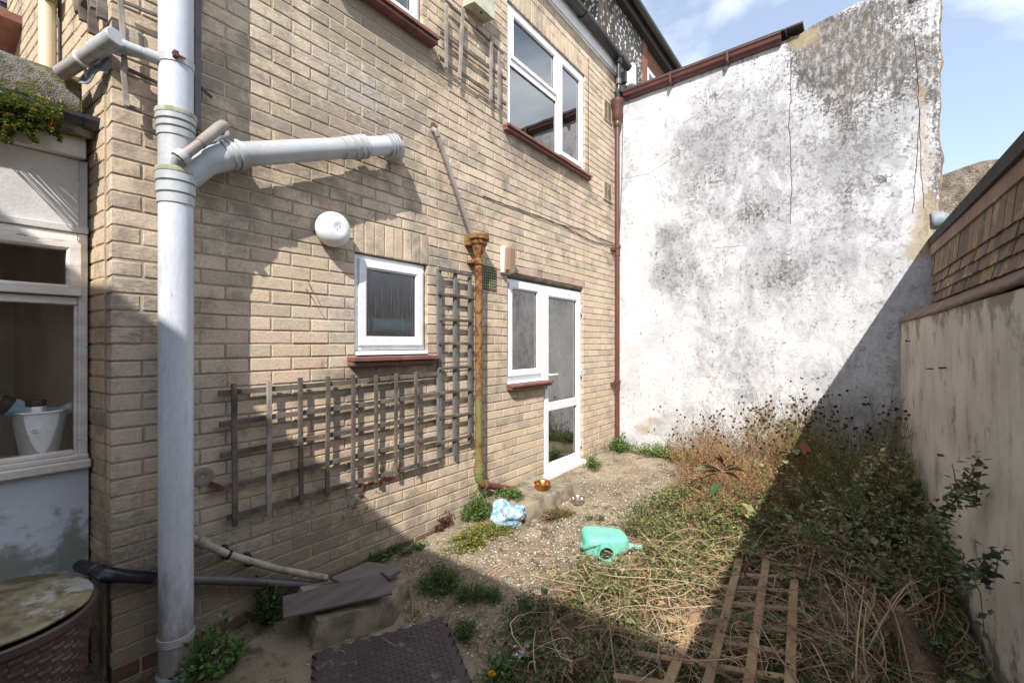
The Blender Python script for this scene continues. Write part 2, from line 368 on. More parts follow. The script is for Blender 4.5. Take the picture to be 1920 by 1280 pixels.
def np_mesh(name, V, F, mat, parent=None, loc=None, col=None, smooth=False):
    """V (n,3), F (m,k) of one size"""
    off = np.array(WOFF[parent.name] if parent is not None else (loc or (0, 0, 0)))
    V = np.asarray(V, dtype=np.float32) - off; F = np.asarray(F, dtype=np.int32); k = F.shape[1]
    me = bpy.data.meshes.new(name); me.vertices.add(len(V)); me.vertices.foreach_set('co', V.astype(np.float32).ravel())
    me.loops.add(F.size); me.loops.foreach_set('vertex_index', F.ravel()); me.polygons.add(len(F))
    me.polygons.foreach_set('loop_start', np.arange(0, F.size, k, dtype=np.int32)); me.update(calc_edges=True)
    me.polygons.foreach_set('use_smooth', np.full(len(F), bool(smooth)))
    me.materials.append(mat)
    if col is not None:
        a = me.color_attributes.new('Col', 'FLOAT_COLOR', 'POINT')
        a.data.foreach_set('color', np.concatenate([col, np.ones((len(col), 1))], 1).astype(np.float32).ravel())
    return link_mesh(name, me, parent, loc)

# ================================================================== GROUND
def ground_mat():
    m = new_mat('exposed_aggregate_concrete'); t = NT(m); v = t.coord()
    base = t.mix(t.ramp(t.noise(v, 2.2, 5), .35, .65), (.38, .315, .225), (.235, .19, .135))
    vn = t.n('ShaderNodeTexVoronoi'); vn.inputs['Scale'].default_value = 68; t.l(v, vn.inputs['Vector'])
    stone = t.ramp(vn.outputs['Distance'], .42, .22)
    sepc = t.n('ShaderNodeSeparateColor'); t.l(vn.outputs['Color'], sepc.inputs[0])
    pale = t.mix(t.ramp(sepc.outputs[0], .35, .9), (.24, .18, .13), (.72, .64, .52))
    worn = t.ramp(t.math('ADD', t.noise(v, 1.6, 6, .7), t.attr('Worn', 'Fac')), .45, .62)
    c = t.mix(t.math('MULTIPLY', stone, worn), base, pale)
    moss = t.ramp(t.noise(v, 3.2, 9, .72), .54, .64)
    c = t.mix(t.math('MULTIPLY', moss, .6), c, (.085, .08, .035))
    dark = t.ramp(t.noise(t.coord((1.3, 1, 1)), 4.7, 8, .7), .54, .62); c = t.mix(t.math('MULTIPLY', dark, .7), c, (.08, .062, .045))
    c = t.mix(1.0, c, t.mix(t.noise(v, 120, 5, .7), (.45, .44, .43), (1.5, 1.5, 1.5)), 'MULTIPLY')
    h = t.math('ADD', t.math('MULTIPLY', stone, worn), t.math('MULTIPLY', t.noise(v, 60, 6, .7), 1.4))
    t.out(c, .95, 0, t.bump(h, 1.0, .014), .2); return m
M['ground'] = ground_mat()
def make_ground():
    xs = np.concatenate([[-60, -20, -6, -3], np.arange(-1.5, 6.01, .05), [8, 12, 30, 80]]); ys = np.concatenate([[-80, -30, -12, -6], np.arange(-3.6, .61, .05), [3, 10, 30, 80]])
    V = []; Wn = []
    for y in ys:
        for x in xs:
            xc = min(max(x, -2), 7); n = mnoise.noise(Vector((x * 1.3, y * 1.3, 3))) * .012 + mnoise.noise(Vector((x * 6, y * 6, 8))) * .004
            V.append((x, y, gz(xc) + (n if -1.5 <= x <= 6 and -3.6 < y < -.03 else 0)))
            p = .0
            p += .25 * math.exp(-((x - 3.3) ** 2 / 1.2 + (y + 1.0) ** 2 / .5)) + .2 * math.exp(-((x - 1.9) ** 2 / .25 + (y + .8) ** 2 / .3)) - .5 * math.exp(-((x - 1.05) ** 2 / .35 + (y + .5) ** 2 / .5)) - .35 * math.exp(-((x - 5) ** 2 / .4 + (y + .9) ** 2 / 1.2))
            Wn.append(p)
    nx = len(xs); F = [(j * nx + i, j * nx + i + 1, (j + 1) * nx + i + 1, (j + 1) * nx + i) for j in range(len(ys) - 1) for i in range(nx - 1)]
    g = np_mesh('ground', V, F, M['ground'], smooth=True)
    a = g.data.attributes.new('Worn', 'FLOAT', 'POINT'); a.data.foreach_set('value', np.array(Wn, dtype=np.float32))
    tag(g, 'worn exposed aggregate concrete floor of the yard', kind='structure')
make_ground()

# ================================================================== BRICKWORK
def blob(u, z, bl):
    s = 0
    for (a, b, ra, rb, k) in bl: s += k * math.exp(-((u - a) / ra) ** 2 - ((z - b) / rb) ** 2)
    return s
def bricks(name, P, u0, u1, z0, z1, openings, soldiers, parent, uoff, palette, dirt, seed=1, depth=.10, corner0=False, redbelow=None, pink=None, D0=.0):
    rnd = random.Random(seed); V = []; F = []; C = []; DD = []; pitch = .075; BL = .225
    def put(a, b, za, zb, col, vertical=False):
        if b - a < .012 or zb - za < .012: return
        ju = lambda: rnd.uniform(-.0016, .0016)
        a_, b_ = a + (.0 if corner0 and abs(a - u0) < 1e-6 else .005) + ju(), b - .005 + ju(); c_, d_ = za + .005 + ju(), zb - .005 + ju()
        off = rnd.uniform(-.0015, .0018); tw = rnd.uniform(-.0012, .0012); nseg = max(2, int((b_ - a_) / .035)); zs = max(2, int((d_ - c_) / .03))
        us = [a_, a_ + .0035] + [a_ + (b_ - a_) * i / nseg for i in range(1, nseg)] + [b_ - .0035, b_]
        zz = [c_, c_ + .0035] + [c_ + (d_ - c_) * i / zs for i in range(1, zs)] + [d_ - .0035, d_]
        n, k = len(us), len(zz); base = len(V); s0 = rnd.uniform(0, 99)
        for j, z in enumerate(zz):
            for i, u in enumerate(us):
                eu = i in (0, n - 1); ez = j in (0, k - 1)
                d = off + tw * (u - a_) / (b_ - a_) - (.0020 if eu or ez else 0) - (.002 if eu and ez else 0)
                nn = mnoise.noise(Vector((u * 42, z * 42, s0)))
                d += nn * .0006
                uu = u + (mnoise.noise(Vector((z * 60, s0, i * .3))) * .0022 if eu else 0); z_ = z + (mnoise.noise(Vector((u * 45, s0, 7 + j))) * .0022 if ez else 0)
                V.append(tuple(P(uu, d + D0, z_))); C.append(col); DD.append(dirt(u, z))
        for j in range(k - 1):
            for i in range(n - 1): F.append((base + j * n + i, base + j * n + i + 1, base + (j + 1) * n + i + 1, base + (j + 1) * n + i))
        ring = [base + i for i in range(n)] + [base + j * n + n - 1 for j in range(1, k)] + [base + (k - 1) * n + i for i in range(n - 2, -1, -1)] + [base + j * n for j in range(k - 2, 0, -1)]
        b2 = len(V)
        for q in ring:
            gi = q - base; u = us[gi % n]; z = zz[gi // n]
            V.append(tuple(P(u, -depth + D0, z))); C.append(col); DD.append(dirt(u, z))
        for i in range(len(ring)):
            i2 = (i + 1) % len(ring); F.append((ring[i2], ring[i], b2 + i, b2 + i2))
    def colour(u, z, forced=None):
        if forced: c = forced
        else: c = rnd.choices(palette, weights=[p[3] for p in palette])[0][:3]
        f = rnd.uniform(.94, 1.06); g = rnd.uniform(-.008, .008)
        return (c[0] * f + g, c[1] * f, c[2] * f - g)
    k0 = math.floor((z0 - 1.5) / pitch); k1 = math.ceil((z1 - 1.5) / pitch)
    holes = list(openings) + [s[:4] for s in soldiers]
    for k in range(k0, k1):
        za, zb = 1.5 + k * pitch, 1.5 + (k + 1) * pitch; zc = (za + zb) / 2; zb2 = min(zb, z1)
        iv = [(u0, u1)]
        for (a, b, c, d) in holes:
            if c < zc < d:
                nv = []
                for (p, q) in iv:
                    if b <= p or a >= q: nv.append((p, q)); continue
                    if a > p: nv.append((p, a))
                    if b < q: nv.append((b, q))
                iv = nv
        o = uoff + (BL / 2 if k % 2 else 0)
        for (p, q) in iv:
            j = math.floor((p - o) / BL); cuts = [p]
            while o + (j + 1) * BL < q:
                j += 1; x = o + j * BL
                if x > p + .04 and x < q - .04: cuts.append(x + rnd.uniform(-.004, .004))
            cuts.append(q)
            for a, b in zip(cuts, cuts[1:]):
                fc = None
                if redbelow is not None and zb < redbelow(a): fc = (.20, .06, .045)
                if pink and pink(a, b, zc): fc = pink(a, b, zc)
                put(a, b, za, zb2, colour(a, zc, fc))
    for s in soldiers:
        a, b, c, d = s[:4]; n = round((b - a) / .0755)
        for i in range(n):
            x = a + (b - a) * i / n; put(x, a + (b - a) * (i + 1) / n, c, d, colour(x, c))
    F4 = np.array(F)
    me_o = np_mesh(name, V, F4, M['brick'], parent, None, np.array(C))
    at = me_o.data.color_attributes.new('Dirt', 'FLOAT_COLOR', 'POINT'); at.data.foreach_set('color', np.array([(*d, 1) for d in DD], dtype=np.float32).ravel())
    # mortar: blocks behind the joints, with holes
    us = sorted({u0, u1, *[x for h in openings for x in (h[0], h[1]) if u0 < x < u1]}); zs = sorted({z0, z1, *[x for h in openings for x in (h[2], h[3]) if z0 < x < z1]})
    if corner0: us[0] += .006
    mb = MB()
    for a, b in zip(us, us[1:]):
        for c, d in zip(zs, zs[1:]):
            uc, zc = (a + b) / 2, (c + d) / 2
            if any(h[0] < uc < h[1] and h[2] < zc < h[3] for h in openings): continue
            e = .006
            aa = a + (e if any(abs(h[1] - a) < 1e-6 and h[2] < zc < h[3] for h in openings) else 0); bb = b - (e if any(abs(h[0] - b) < 1e-6 and h[2] < zc < h[3] for h in openings) else 0)
            cc = c + (e if any(abs(h[3] - c) < 1e-6 and h[0] < uc < h[1] for h in openings) else 0); dd = d - (e if any(abs(h[2] - d) < 1e-6 and h[0] < uc < h[1] for h in openings) else 0)
            mb.hexa([P(aa, -.0045 + D0, cc), P(bb, -.0045 + D0, cc), P(bb, -depth * .98 + D0, cc), P(aa, -depth * .98 + D0, cc), P(aa, -.0045 + D0, dd), P(bb, -.0045 + D0, dd), P(bb, -depth * .98 + D0, dd), P(aa, -depth * .98 + D0, dd)])
    mb.build('mortar', M['mortar'], me_o)
    return me_o

def PM(u, d, z): return Vector((u, -d, z))                 # long wall: u along it, d out of it
CORNER = .42
SD = Vector((math.cos(R(95.4)), math.sin(R(95.4)), 0)); SN = Vector((-SD.y, SD.x, 0))
def PS(u, d, z): return Vector((CORNER, 0, 0)) + SD * u + SN * d + Vector((0, 0, z))   # side wall

house = thing('brick_house', 'two storey house wall of buff brick with white plastic windows and glazed door', 'house', (CORNER, 0, 0))
pal = [(.565, .46, .345, 7), (.535, .435, .325, 6), (.60, .49, .38, 3), (.49, .405, .315, 2.5), (.555, .425, .335, 2), (.44, .375, .305, 1)]
O_SMALL = (1.61, 2.215, 1.425, 2.10); O_BIG = (3.195, 4.675, 3.525, 4.725); O_UP = (1.50, 2.165, 3.825, 4.65)
O_DOORW = (3.195, 3.80, 1.125, 2.175); O_DOOR = (3.80, 4.635, -.2, 2.175)
S_SMALL = (1.60, 2.23, 2.10, 2.325); S_BIG = (3.12, 4.76, 4.725, 4.95)
def pinkf(a, b, z):
    if 2.175 < z < 2.25 and a > 3.0 and b < 4.85: return (.46, .335, .275)
    p = (a + b) / 2
    if 2.85 < z < 3.05 and 1.6 < p < 1.98: return (.42, .30, .24)
    return None
def wp(px, py): p = W(px, py); return p.x, p.z
gb = []; wb = []; rb = []
for (px, py, ru, rz, k) in ((640, 190, .35, .35, .5), (560, 300, .3, .3, .3), (740, 230, .3, .4, .5), (830, 60, .5, .3, .15), (400, 250, .3, .5, .45), (880, 400, .25, .2, .35), (820, 470, .2, .25, .35), (700, 715, .35, .10, .9), (690, 30, .5, .25, .9), (1010, 300, .7, .12, .5), (400, 1120, .6, .22, .8), (1000, 340, .6, .2, .2), (250, 1150, .3, .4, .9), (600, 980, .6, .2, .25), (230, 600, .3, .3, .35), (1120, 200, .4, .5, -.15), (520, 620, .25, .35, -.5), (1000, 850, .5, .5, -.3), (1120, 650, .4, .9, -.4)):
    u, z = wp(px, py); gb.append((u, z, ru, rz, k))
for (px, py, ru, rz, k) in ((640, 590, .12, .25, .8), (560, 960, .7, .15, .5), (600, 110, .4, .3, .45), (700, 190, .3, .2, .6), (400, 900, .3, .6, .5), (820, 530, .15, .25, .5), (900, 380, .3, .2, .4), (240, 760, .3, .6, .8), (1040, 390, .5, .2, .5)):
    u, z = wp(px, py); wb.append((u, z, ru, rz, k))
for (px, py, ru, rz, k) in ((690, 900, .35, .14, 1.), (660, 960, .3, .1, 1.), (800, 900, .2, .12, .9), (540, 900, .2, .1, .7), (740, 880, .2, .1, .6), (1120, 800, .3, .1, .4)):
    u, z = wp(px, py); rb.append((u, z, ru, rz, k))
def dirt_m(u, z): return (blob(u, z, gb) + .6 * math.exp(-max(0, z - .05) / .13) + .12, blob(u, z, wb), blob(u, z, rb))
bricks('wall', PM, CORNER, 5.575, -.15, 5.14, [O_SMALL, O_BIG, O_UP, O_DOORW, O_DOOR], [S_SMALL, S_BIG], house, .076, pal, dirt_m, 3, corner0=True, redbelow=lambda u: .025 * u + .075 - (.2 if u > 2.2 else 0), pink=pinkf)
pal2 = [(.50, .39, .27, 5), (.47, .37, .27, 3), (.43, .34, .26, 2)]
sw = bricks('side_wall', PS, .096, 2.1, -.15, 6.2, [], [], house, .0, pal2, lambda u, z: (.25 if z < 1.2 else 0, .1, 0), 5)
# the long wall's own quoin continues above the frame; a plain core closes the house behind its skin
mb = MB()
mb.box((CORNER + .12, .115, 5.14), (5.57, 4.0, 5.16)); mb.build('roof_deck', M['roof_felt'], house)

# ------------------------------------------------------------------ windows
def ring(mb, P, u0, u1, z0, z1, w, d0, d1, ch=.0):
    """mitred frame: outer edge u0..z1, bar width w, front at depth d1, back at d0, inner edge chamfered back by ch"""
    def R4(a, b, c, d, q): return [P(a, q, c), P(b, q, c), P(b, q, d), P(a, q, d)]
    i1 = w - (ch if ch else 0)
    rings = [R4(u0, u1, z0, z1, d0), R4(u0, u1, z0, z1, d1 - .003), R4(u0 + .003, u1 - .003, z0 + .003, z1 - .003, d1), R4(u0 + i1, u1 - i1, z0 + i1, z1 - i1, d1)]
    if ch: rings.append(R4(u0 + w, u1 - w, z0 + w, z1 - w, d1 - ch * .8))
    rings.append(R4(u0 + w, u1 - w, z0 + w, z1 - w, d0))
    rings.append(rings[0])
    mb.rings(rings, cap=False)
def pane(P, u0, u1, z0, z1, d, mat, parent, thick=.004):
    mb = MB(); mb.add([P(u0, d, z0), P(u1, d, z0), P(u1, d, z1), P(u0, d, z1)], [(0, 1, 2, 3)])
    # gasket
    o = mb.build('pane', mat, parent); g = MB(); ring(g, P, u0 - .002, u1 + .002, z0 - .002, z1 + .002, .006, d - .004, d + .004); g.build('gasket', M['black_plastic'], parent); return o
def room(P, u0, u1, z0, z1, depth, parent, mat, name='room_inside'):
    mb = MB(); e = .25
    a, b, c, d = u0 - e, u1 + e, z0 - e, z1 + e
    def q(pts): mb.add([P(*x) for x in pts], [(0, 1, 2, 3)])
    n = -.105; f = -depth
    q([(a, f, c), (b, f, c), (b, f, d), (a, f, d)]); q([(a, n, c), (a, f, c), (a, f, d), (a, n, d)]); q([(b, n, c), (b, f, c), (b, f, d), (b, n, d)])
    q([(a, n, c), (b, n, c), (b, f, c), (a, f, c)]); q([(a, n, d), (b, n, d), (b, f, d), (a, f, d)])
    q([(a, n, c), (u0, n, c), (u0, n, d), (a, n, d)]); q([(u1, n, c), (b, n, c), (b, n, d), (u1, n, d)]); q([(u0, n, c), (u1, n, c), (u1, n, z0), (u0, n, z0)]); q([(u0, n, z1), (u1, n, z1), (u1, n, d), (u0, n, d)])
    return mb.build(name, mat, parent)
def sill(P, u0, u1, z, d, parent, tiles=5, t=.028, mat='terracotta', name='sill'):
    mb = MB(); w = (u1 - u0) / tiles
    for row, (za, dd) in enumerate(((z - t * 2, d - .02), (z - t + .001, d))):
        for i in range(tiles):
            a = u0 + i * w + .0015; b = u0 + (i + 1) * w - .0015; j = random.uniform(-.002, .002)
            mb.hexa([P(a, -.02, za), P(b, -.02, za), P(b, dd + j, za - .003), P(a, dd + j, za - .003), P(a, -.02, za + t - .003), P(b, -.02, za + t - .003), P(b, dd + j, za + t - .009), P(a, dd + j, za + t - .009)])
    return mb.build(name, M[mat], parent)

# small ground-floor window
u0, u1, z0, z1 = O_SMALL
mb = MB().mat(M['upvc']); ring(mb, PM, u0 + .004, u1 - .004, z0 + .035, z1 - .004, .034, -.075, -.028); ring(mb, PM, u0 + .034, u1 - .034, z0 + .066, z1 - .034, .062, -.07, -.008, .014)
mb.hexa([PM(u0 + .002, -.07, z0 + .004), PM(u1 - .002, -.07, z0 + .004), PM(u1 - .002, .012, z0 + .004), PM(u0 + .002, .012, z0 + .004), PM(u0 + .002, -.07, z0 + .032), PM(u1 - .002, -.07, z0 + .032), PM(u1 - .002, .004, z0 + .027), PM(u0 + .002, .004, z0 + .027)])
win = mb.build('window', None, house, label='small obscure glazed ground floor window with thick white frame')
pane(PM, u0 + .096, u1 - .096, z0 + .128, z1 - .096, -.03, M['glass_ribbed'], win)
sill(PM, u0 - .06, u1 + .06, z0 - .004, .085, win, 4)
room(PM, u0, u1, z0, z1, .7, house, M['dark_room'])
mb = MB(); mb.sm = True; mb.tube([PM(1.80, -.14, 1.64), PM(2.2, -.14, 1.64)], .05, 16); mb.build('towel_roll', M['teal_item'], house)
# big first-floor window
u0, u1, z0, z1 = O_BIG
mb = MB().mat(M['upvc']); ring(mb, PM, u0 + .004, u1 - .004, z0 + .012, z1 - .004, .06, -.075, -.02, .008)
um = wp(1048, 200)[0]; zt = wp(952, 108)[1] + .0
mb.hexa([PM(um - .035, -.07, z0 + .06), PM(um + .035, -.07, z0 + .06), PM(um + .035, -.022, z0 + .06), PM(um - .035, -.022, z0 + .06), PM(um - .035, -.07, z1 - .06), PM(um + .035, -.07, z1 - .06), PM(um + .035, -.022, z1 - .06), PM(um - .035, -.022, z1 - .06)])
mb.hexa([PM(u0 + .06, -.07, zt - .03), PM(um - .035, -.07, zt - .03), PM(um - .035, -.018, zt - .03), PM(u0 + .06, -.018, zt - .03), PM(u0 + .06, -.07, zt + .03), PM(um - .035, -.07, zt + .03), PM(um - .035, -.018, zt + .03), PM(u0 + .06, -.018, zt + .03)])
ring(mb, PM, u0 + .06, um - .035, zt + .03, z1 - .062, .045, -.065, -.004, .01)
ring(mb, PM, um + .035, u1 - .06, z0 + .074, z1 - .062, .055, -.065, -.004, .012)
win = mb.build('window', None, house, label='large first floor window with top light and side casement')
pane(PM, u0 + .066, um - .04, z0 + .078, zt - .034, -.035, M['glass'], win); pane(PM, u0 + .106, um - .081, zt + .076, z1 - .108, -.03, M['glass'], win); pane(PM, um + .091, u1 - .116, z0 + .13, z1 - .118, -.03, M['glass'], win)
sill(PM, u0 - .07, u1 + .07, z0 + .008, .07, win, 9)
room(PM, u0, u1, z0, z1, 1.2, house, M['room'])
# upper small window, cut by the frame's top
u0, u1, z0, z1 = O_UP
mb = MB().mat(M['upvc']); ring(mb, PM, u0 + .004, u1 - .004, z0 + .03, z1 - .004, .034, -.075, -.028); ring(mb, PM, u0 + .034, u1 - .034, z0 + .06, z1 - .034, .062, -.07, -.008, .014)
mb.hexa([PM(u0 + .002, -.07, z0 + .002), PM(u1 - .002, -.07, z0 + .002), PM(u1 - .002, .012, z0 + .002), PM(u0 + .002, .012, z0 + .002), PM(u0 + .002, -.07, z0 + .028), PM(u1 - .002, -.07, z0 + .028), PM(u1 - .002, .004, z0 + .024), PM(u0 + .002, .004, z0 + .024)])
win = mb.build('window', None, house, label='first floor window cut off by the top of the photo, glazed with mottled glass')
pane(PM, u0 + .096, u1 - .096, z0 + .122, z1 - .096, -.03, M['glass_ribbed'], win)
sill(PM, u0 - .08, u1 + .09, z0 - .004, .10, win, 4)
room(PM, u0, u1, z0, z1, .8, house, M['room'])

# window and glazed door under one lintel
u0, u1, z0, z1 = 3.195, 4.635, 1.125, 2.175
mb = MB(); zl = z1 - .002
mb.hexa([PM(u0 - .0, -.10, zl - .045), PM(u1, -.10, zl - .045), PM(u1, -.004, zl - .004), PM(u0, -.004, zl - .004), PM(u0, -.10, zl + .02), PM(u1, -.10, zl + .02), PM(u1, -.004, zl), PM(u0, -.004, zl)])
mb.build('lintel', M['concrete'], house)
zw = z1 - .052
mb = MB().mat(M['upvc']); ring(mb, PM, u0 + .004, 3.80, z0 + .03, zw, .04, -.09, -.035); ring(mb, PM, u0 + .04, 3.764, z0 + .07, zw - .036, .058, -.085, -.012, .014)
mb.hexa([PM(u0, -.09, z0 + .002), PM(3.79, -.09, z0 + .002), PM(3.79, .012, z0 + .002), PM(u0, .012, z0 + .002), PM(u0, -.09, z0 + .028), PM(3.79, -.09, z0 + .028), PM(3.79, .004, z0 + .024), PM(u0, .004, z0 + .024)])
win = mb.build('window', None, house, label='narrow casement window joined to the left side of the glazed door')
pane(PM, u0 + .098, 3.706, z0 + .13, zw - .095, -.04, M['glass'], win)
sill(PM, u0 - .02, 3.86, z0, .085, win, 3, .024)
mb = MB(); mb.box((3.66, .10, 1.50), (3.675, .112, 1.58), .002); mb.tube([PM(3.667, -.10, 1.58), PM(3.667, -.115, 1.64), PM(3.66, -.12, 1.67)], .006, 8); mb.build('handle', M['upvc'], win)
zb = .105
mb = MB().mat(M['upvc']); ring(mb, PM, 3.802, u1 - .004, zb, zw, .038, -.09, -.035); 
mb.box((3.80, -.045, zb - .03), (u1 - .01, .09, zb + .028), .006)
door_fr = mb.build('door_frame', None, house)
mb = MB().mat(M['upvc']); d0, d1 = 3.836, u1 - .040; zm = wp(1058, 757)[1]
ring(mb, PM, d0, d1, zb + .035, zw - .036, .085, -.08, -.012, .016)
mb.hexa([PM(d0 + .08, -.075, zm - .045), PM(d1 - .08, -.075, zm - .045), PM(d1 - .08, -.014, zm - .045), PM(d0 + .08, -.014, zm - .045), PM(d0 + .08, -.075, zm + .045), PM(d1 - .08, -.075, zm + .045), PM(d1 - .08, -.014, zm + .045), PM(d0 + .08, -.014, zm + .045)])
door = mb.build('door', None, house, label='white glazed door with a mid rail')
pane(PM, d0 + .087, d1 - .087, zm + .05, zw - .125, -.04, M['glass'], door); pane(PM, d0 + .087, d1 - .087, zb + .123, zm - .05, -.04, M['glass'], door)
mb = MB().mat(M['upvc']); mb.box((d0 + .022, .012, 1.02), (d0 + .052, .0, 1.24), .004); mb.tube([PM(d0 + .037, .0, 1.175), PM(d0 + .037, .045, 1.175), PM(d0 + .15, .05, 1.178)], .009, 8); mb.lathe(PM(d0 + .037, -.01, 1.06), [(.011, 0), (.011, .02), (.004, .022)], (0, -1, 0), 12)
mb.build('handle', None, door)
for zh in (1.90, 1.16, .33):
    mb = MB(); mb.box((d1 - .008, .03, zh - .045), (d1 + .018, -.0, zh + .045), .004); mb.box((d1 - .03, .018, zh - .03), (d1 + .006, -.0, zh + .03), .003); mb.build('hinge', M['upvc_dirty'], door)
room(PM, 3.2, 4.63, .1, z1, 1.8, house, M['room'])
mb = MB()
for i in range(14):
    a = 4.06 + i * .041; mb.add([PM(a, -.15 - .015 * (i % 2), .12), PM(a + .040, -.165 + .015 * (i % 2), .12), PM(a + .040, -.165 + .015 * (i % 2), 2.1), PM(a, -.15 - .015 * (i % 2), 2.1)], [(0, 1, 2, 3)])
mb.build('door_blind', M['curtain'], house)

# ------------------------------------------------------------------ eaves: fascia, gutter
mb = MB(); mb.box((CORNER - .05, .03, 5.145), (5.66, -.028, 5.345), .003); mb.build('fascia', M['upvc'], house)
mb = MB(); mb.box((CORNER - .05, .05, 5.118), (5.60, -.012, 5.142), .002); mb.build('soffit_trim', M['old_white_paint'], house)
mb = MB(); mb.sm = False
def gutter(mb, a, b, r, n=10, t=.004, cap=(True, True)):
    a = Vector(a); b = Vector(b); d = (b - a).normalized(); s = d.cross(Vector((0, 0, 1))).normalized(); rings = []
    for p in (a, b):
        outer = [p + s * (r * math.cos(q)) - Vector((0, 0, 1)) * (r * math.sin(q)) for q in [math.pi * i / n for i in range(n + 1)]]
        inner = [p + s * ((r - t) * math.cos(q)) - Vector((0, 0, 1)) * ((r - t) * math.sin(q)) for q in [math.pi * i / n for i in range(n, -1, -1)]]
        rings.append(outer + inner)
    mb.rings(rings, cap=False)
    for c, p, sg in ((cap[0], a, -1), (cap[1], b, 1)):
        if c:
            pts = [p + s * (r * 1.04 * math.cos(q)) - Vector((0, 0, 1)) * (r * 1.04 * math.sin(q)) for q in [math.pi * i / n for i in range(n + 1)]]
            mb.rings([pts, [x + d * sg * .012 for x in pts]], cap=True)
GY = -.093
gutter(mb, (CORNER - .1, GY, 5.34), (5.71, GY, 5.315), .06)
for ux in (3.0, 4.45, 5.45):
    pts = [Vector((ux, GY + .066 * math.cos(q), 5.335 - (ux - CORNER) * .005 - .066 * math.sin(q))) for q in [math.pi * i / 10 for i in range(11)]]
    mb.rings([pts, [p + Vector((.05, 0, 0)) for p in pts]], cap=False)
mb.lathe((5.42, GY, 5.27), [(.045, .0), (.045, -.06), (.038, -.07)], n=14)
gut = mb.build('gutter', M['black_plastic'], house)
# black roof tiles edge above the gutter
mb = MB(); mb.box((CORNER - .15, GY + .05, 5.348), (5.64, .55, 5.385)); mb.build('roof_edge', M['roof_tile_dark'], house)
# soldier-line dark joint between lintels and fascia is left to the mortar

# air bricks and grilles set in the wall
def louvre(u0, u1, z0, z1, name='vent', mat='vent', n=9):
    mb = MB().mat(M[mat]); ring(mb, PM, u0, u1, z0, z1, .016, -.01, .014, .004); um = (u0 + u1) / 2
    mb.box((um - .006, .0, z0 + .01), (um + .006, -.011, z1 - .01))
    for i in range(n):
        z = z0 + .02 + (z1 - z0 - .04) * (i + .5) / n; h = (z1 - z0 - .04) / n
        mb.hexa([PM(u0 + .012, .002, z), PM(u1 - .012, .002, z), PM(u1 - .012, .012, z - h * .35), PM(u0 + .012, .012, z - h * .35), PM(u0 + .012, .002, z + h * .3), PM(u1 - .012, .002, z + h * .3), PM(u1 - .012, .012, z - .0), PM(u0 + .012, .012, z)])
    mb.mat(M['dark_hole']); mb.box((u0 + .01, -.0005, z0 + .01), (u1 - .01, .001, z1 - .01))
    return mb.build(name, None, house)
a = wp(1131, 205); b = wp(1146, 207); zt = wp(1131, 184)[1]; zb_ = wp(1131, 222)[1]
louvre(a[0], b[0], zb_, zt)
zt = wp(1131, 338)[1]; zb_ = wp(1131, 373)[1]; louvre(a[0], b[0], zb_, zt)
mb = MB().mat(M['terracotta']); g0 = wp(903, 500)[0]; g1 = wp(931, 500)[0]; gt = wp(917, 499)[1]; gb_ = wp(917, 545)[1]
ring(mb, PM, g0, g1, gb_, gt, .012, -.01, .006); mb.mat(M['vent_green'])
for i in range(1, 8): x = g0 + (g1 - g0) * i / 8; mb.box((x - .004, 0, gb_ + .01), (x + .004, -.004, gt - .01))
for i in range(1, 9): z = gb_ + (gt - gb_) * i / 9; mb.box((g0 + .01, 0, z - .004), (g1 - .01, -.0055, z + .004))
mb.mat(M['dark_hole']); mb.box((g0 + .01, .0005, gb_ + .01), (g1 - .01, -.001, gt - .01)); mb.build('vent', None, house, label='green and bronze square hole grille behind the rusty pipe')

# ================================================================== LEAN-TO (left)
LY = .27
lean = thing('lean_to', 'low white rendered lean-to with old white timber window and mossy roof edge', 'outbuilding', (-.4, LY, 0))
def PL(u, d, z): return Vector((u, LY - d, z))
LX = CORNER - .035
def lp(px, py, y=LY): p = W(px, py, y); return p.x, p.z
def leanrender():
    m = new_mat('blue_white_stained_render'); t = NT(m); v = t.coord()
    c = t.mix(t.ramp(t.noise(v, 3, 5), .35, .65), (.62, .66, .75), (.54, .57, .64))
    s = t.n('ShaderNodeSeparateXYZ'); t.l(v, s.inputs[0]); low = t.ramp(s.outputs[2], .95, .45)
    g = t.ramp(t.math('ADD', t.noise(v, 5, 8, .7), t.math('MULTIPLY', low, .16)), .56, .70)
    c = t.mix(t.math('MULTIPLY', g, .75), c, (.15, .15, .085)); c = t.mix(t.ramp(t.noise(v, 40, 4), .70, .74), c, (.14, .12, .11))
    t.out(c, .9, 0, t.bump(t.noise(v, 130, 4), .35, .004), .2); return m
M['lean_render'] = leanrender()
zs_ = .985
mb = MB(); mb.box((-1.6, LY, -.15), (LX, LY + .1, zs_ - .06)); mb.build('rendered_wall', M['lean_render'], lean)
mb = MB().mat(M['old_white_paint']); mb.box((-1.6, LY - .035, zs_ - .058), (LX + .006, LY + .1, zs_ - .018), .006); mb.box((-1.6, LY - .012, zs_ - .0175), (LX, LY + .09, zs_ + .004), .004); 
sl = mb.build('window_sill', None, lean)
wl = -1.3; wr = lp(178, 600)[0]; gR = lp(140, 700)[0]; zt_ = 2.012; ztr = lp(100, 562)[1]; ztr2 = lp(100, 537)[1]
mb = MB().mat(M['old_white_paint'])
mb.box((gR + .012, LY + .002, zs_), (LX - .002, LY + .07, zt_), .004)             # right jamb
mb.box((gR + .0, LY + .012, zs_ + .0), (gR + .0115, LY + .06, ztr - .02), .002)
mb.box((wl, LY + .006, ztr - .018), (gR + .011, LY + .065, ztr + .018), .004)       # transom
mb.box((wl, LY + .004, zt_ - .03), (gR + .011, LY + .068, zt_), .003)
mb.box((wl, LY + .01, zs_ + .004), (gR - .001, LY + .06, zs_ + .026), .004)
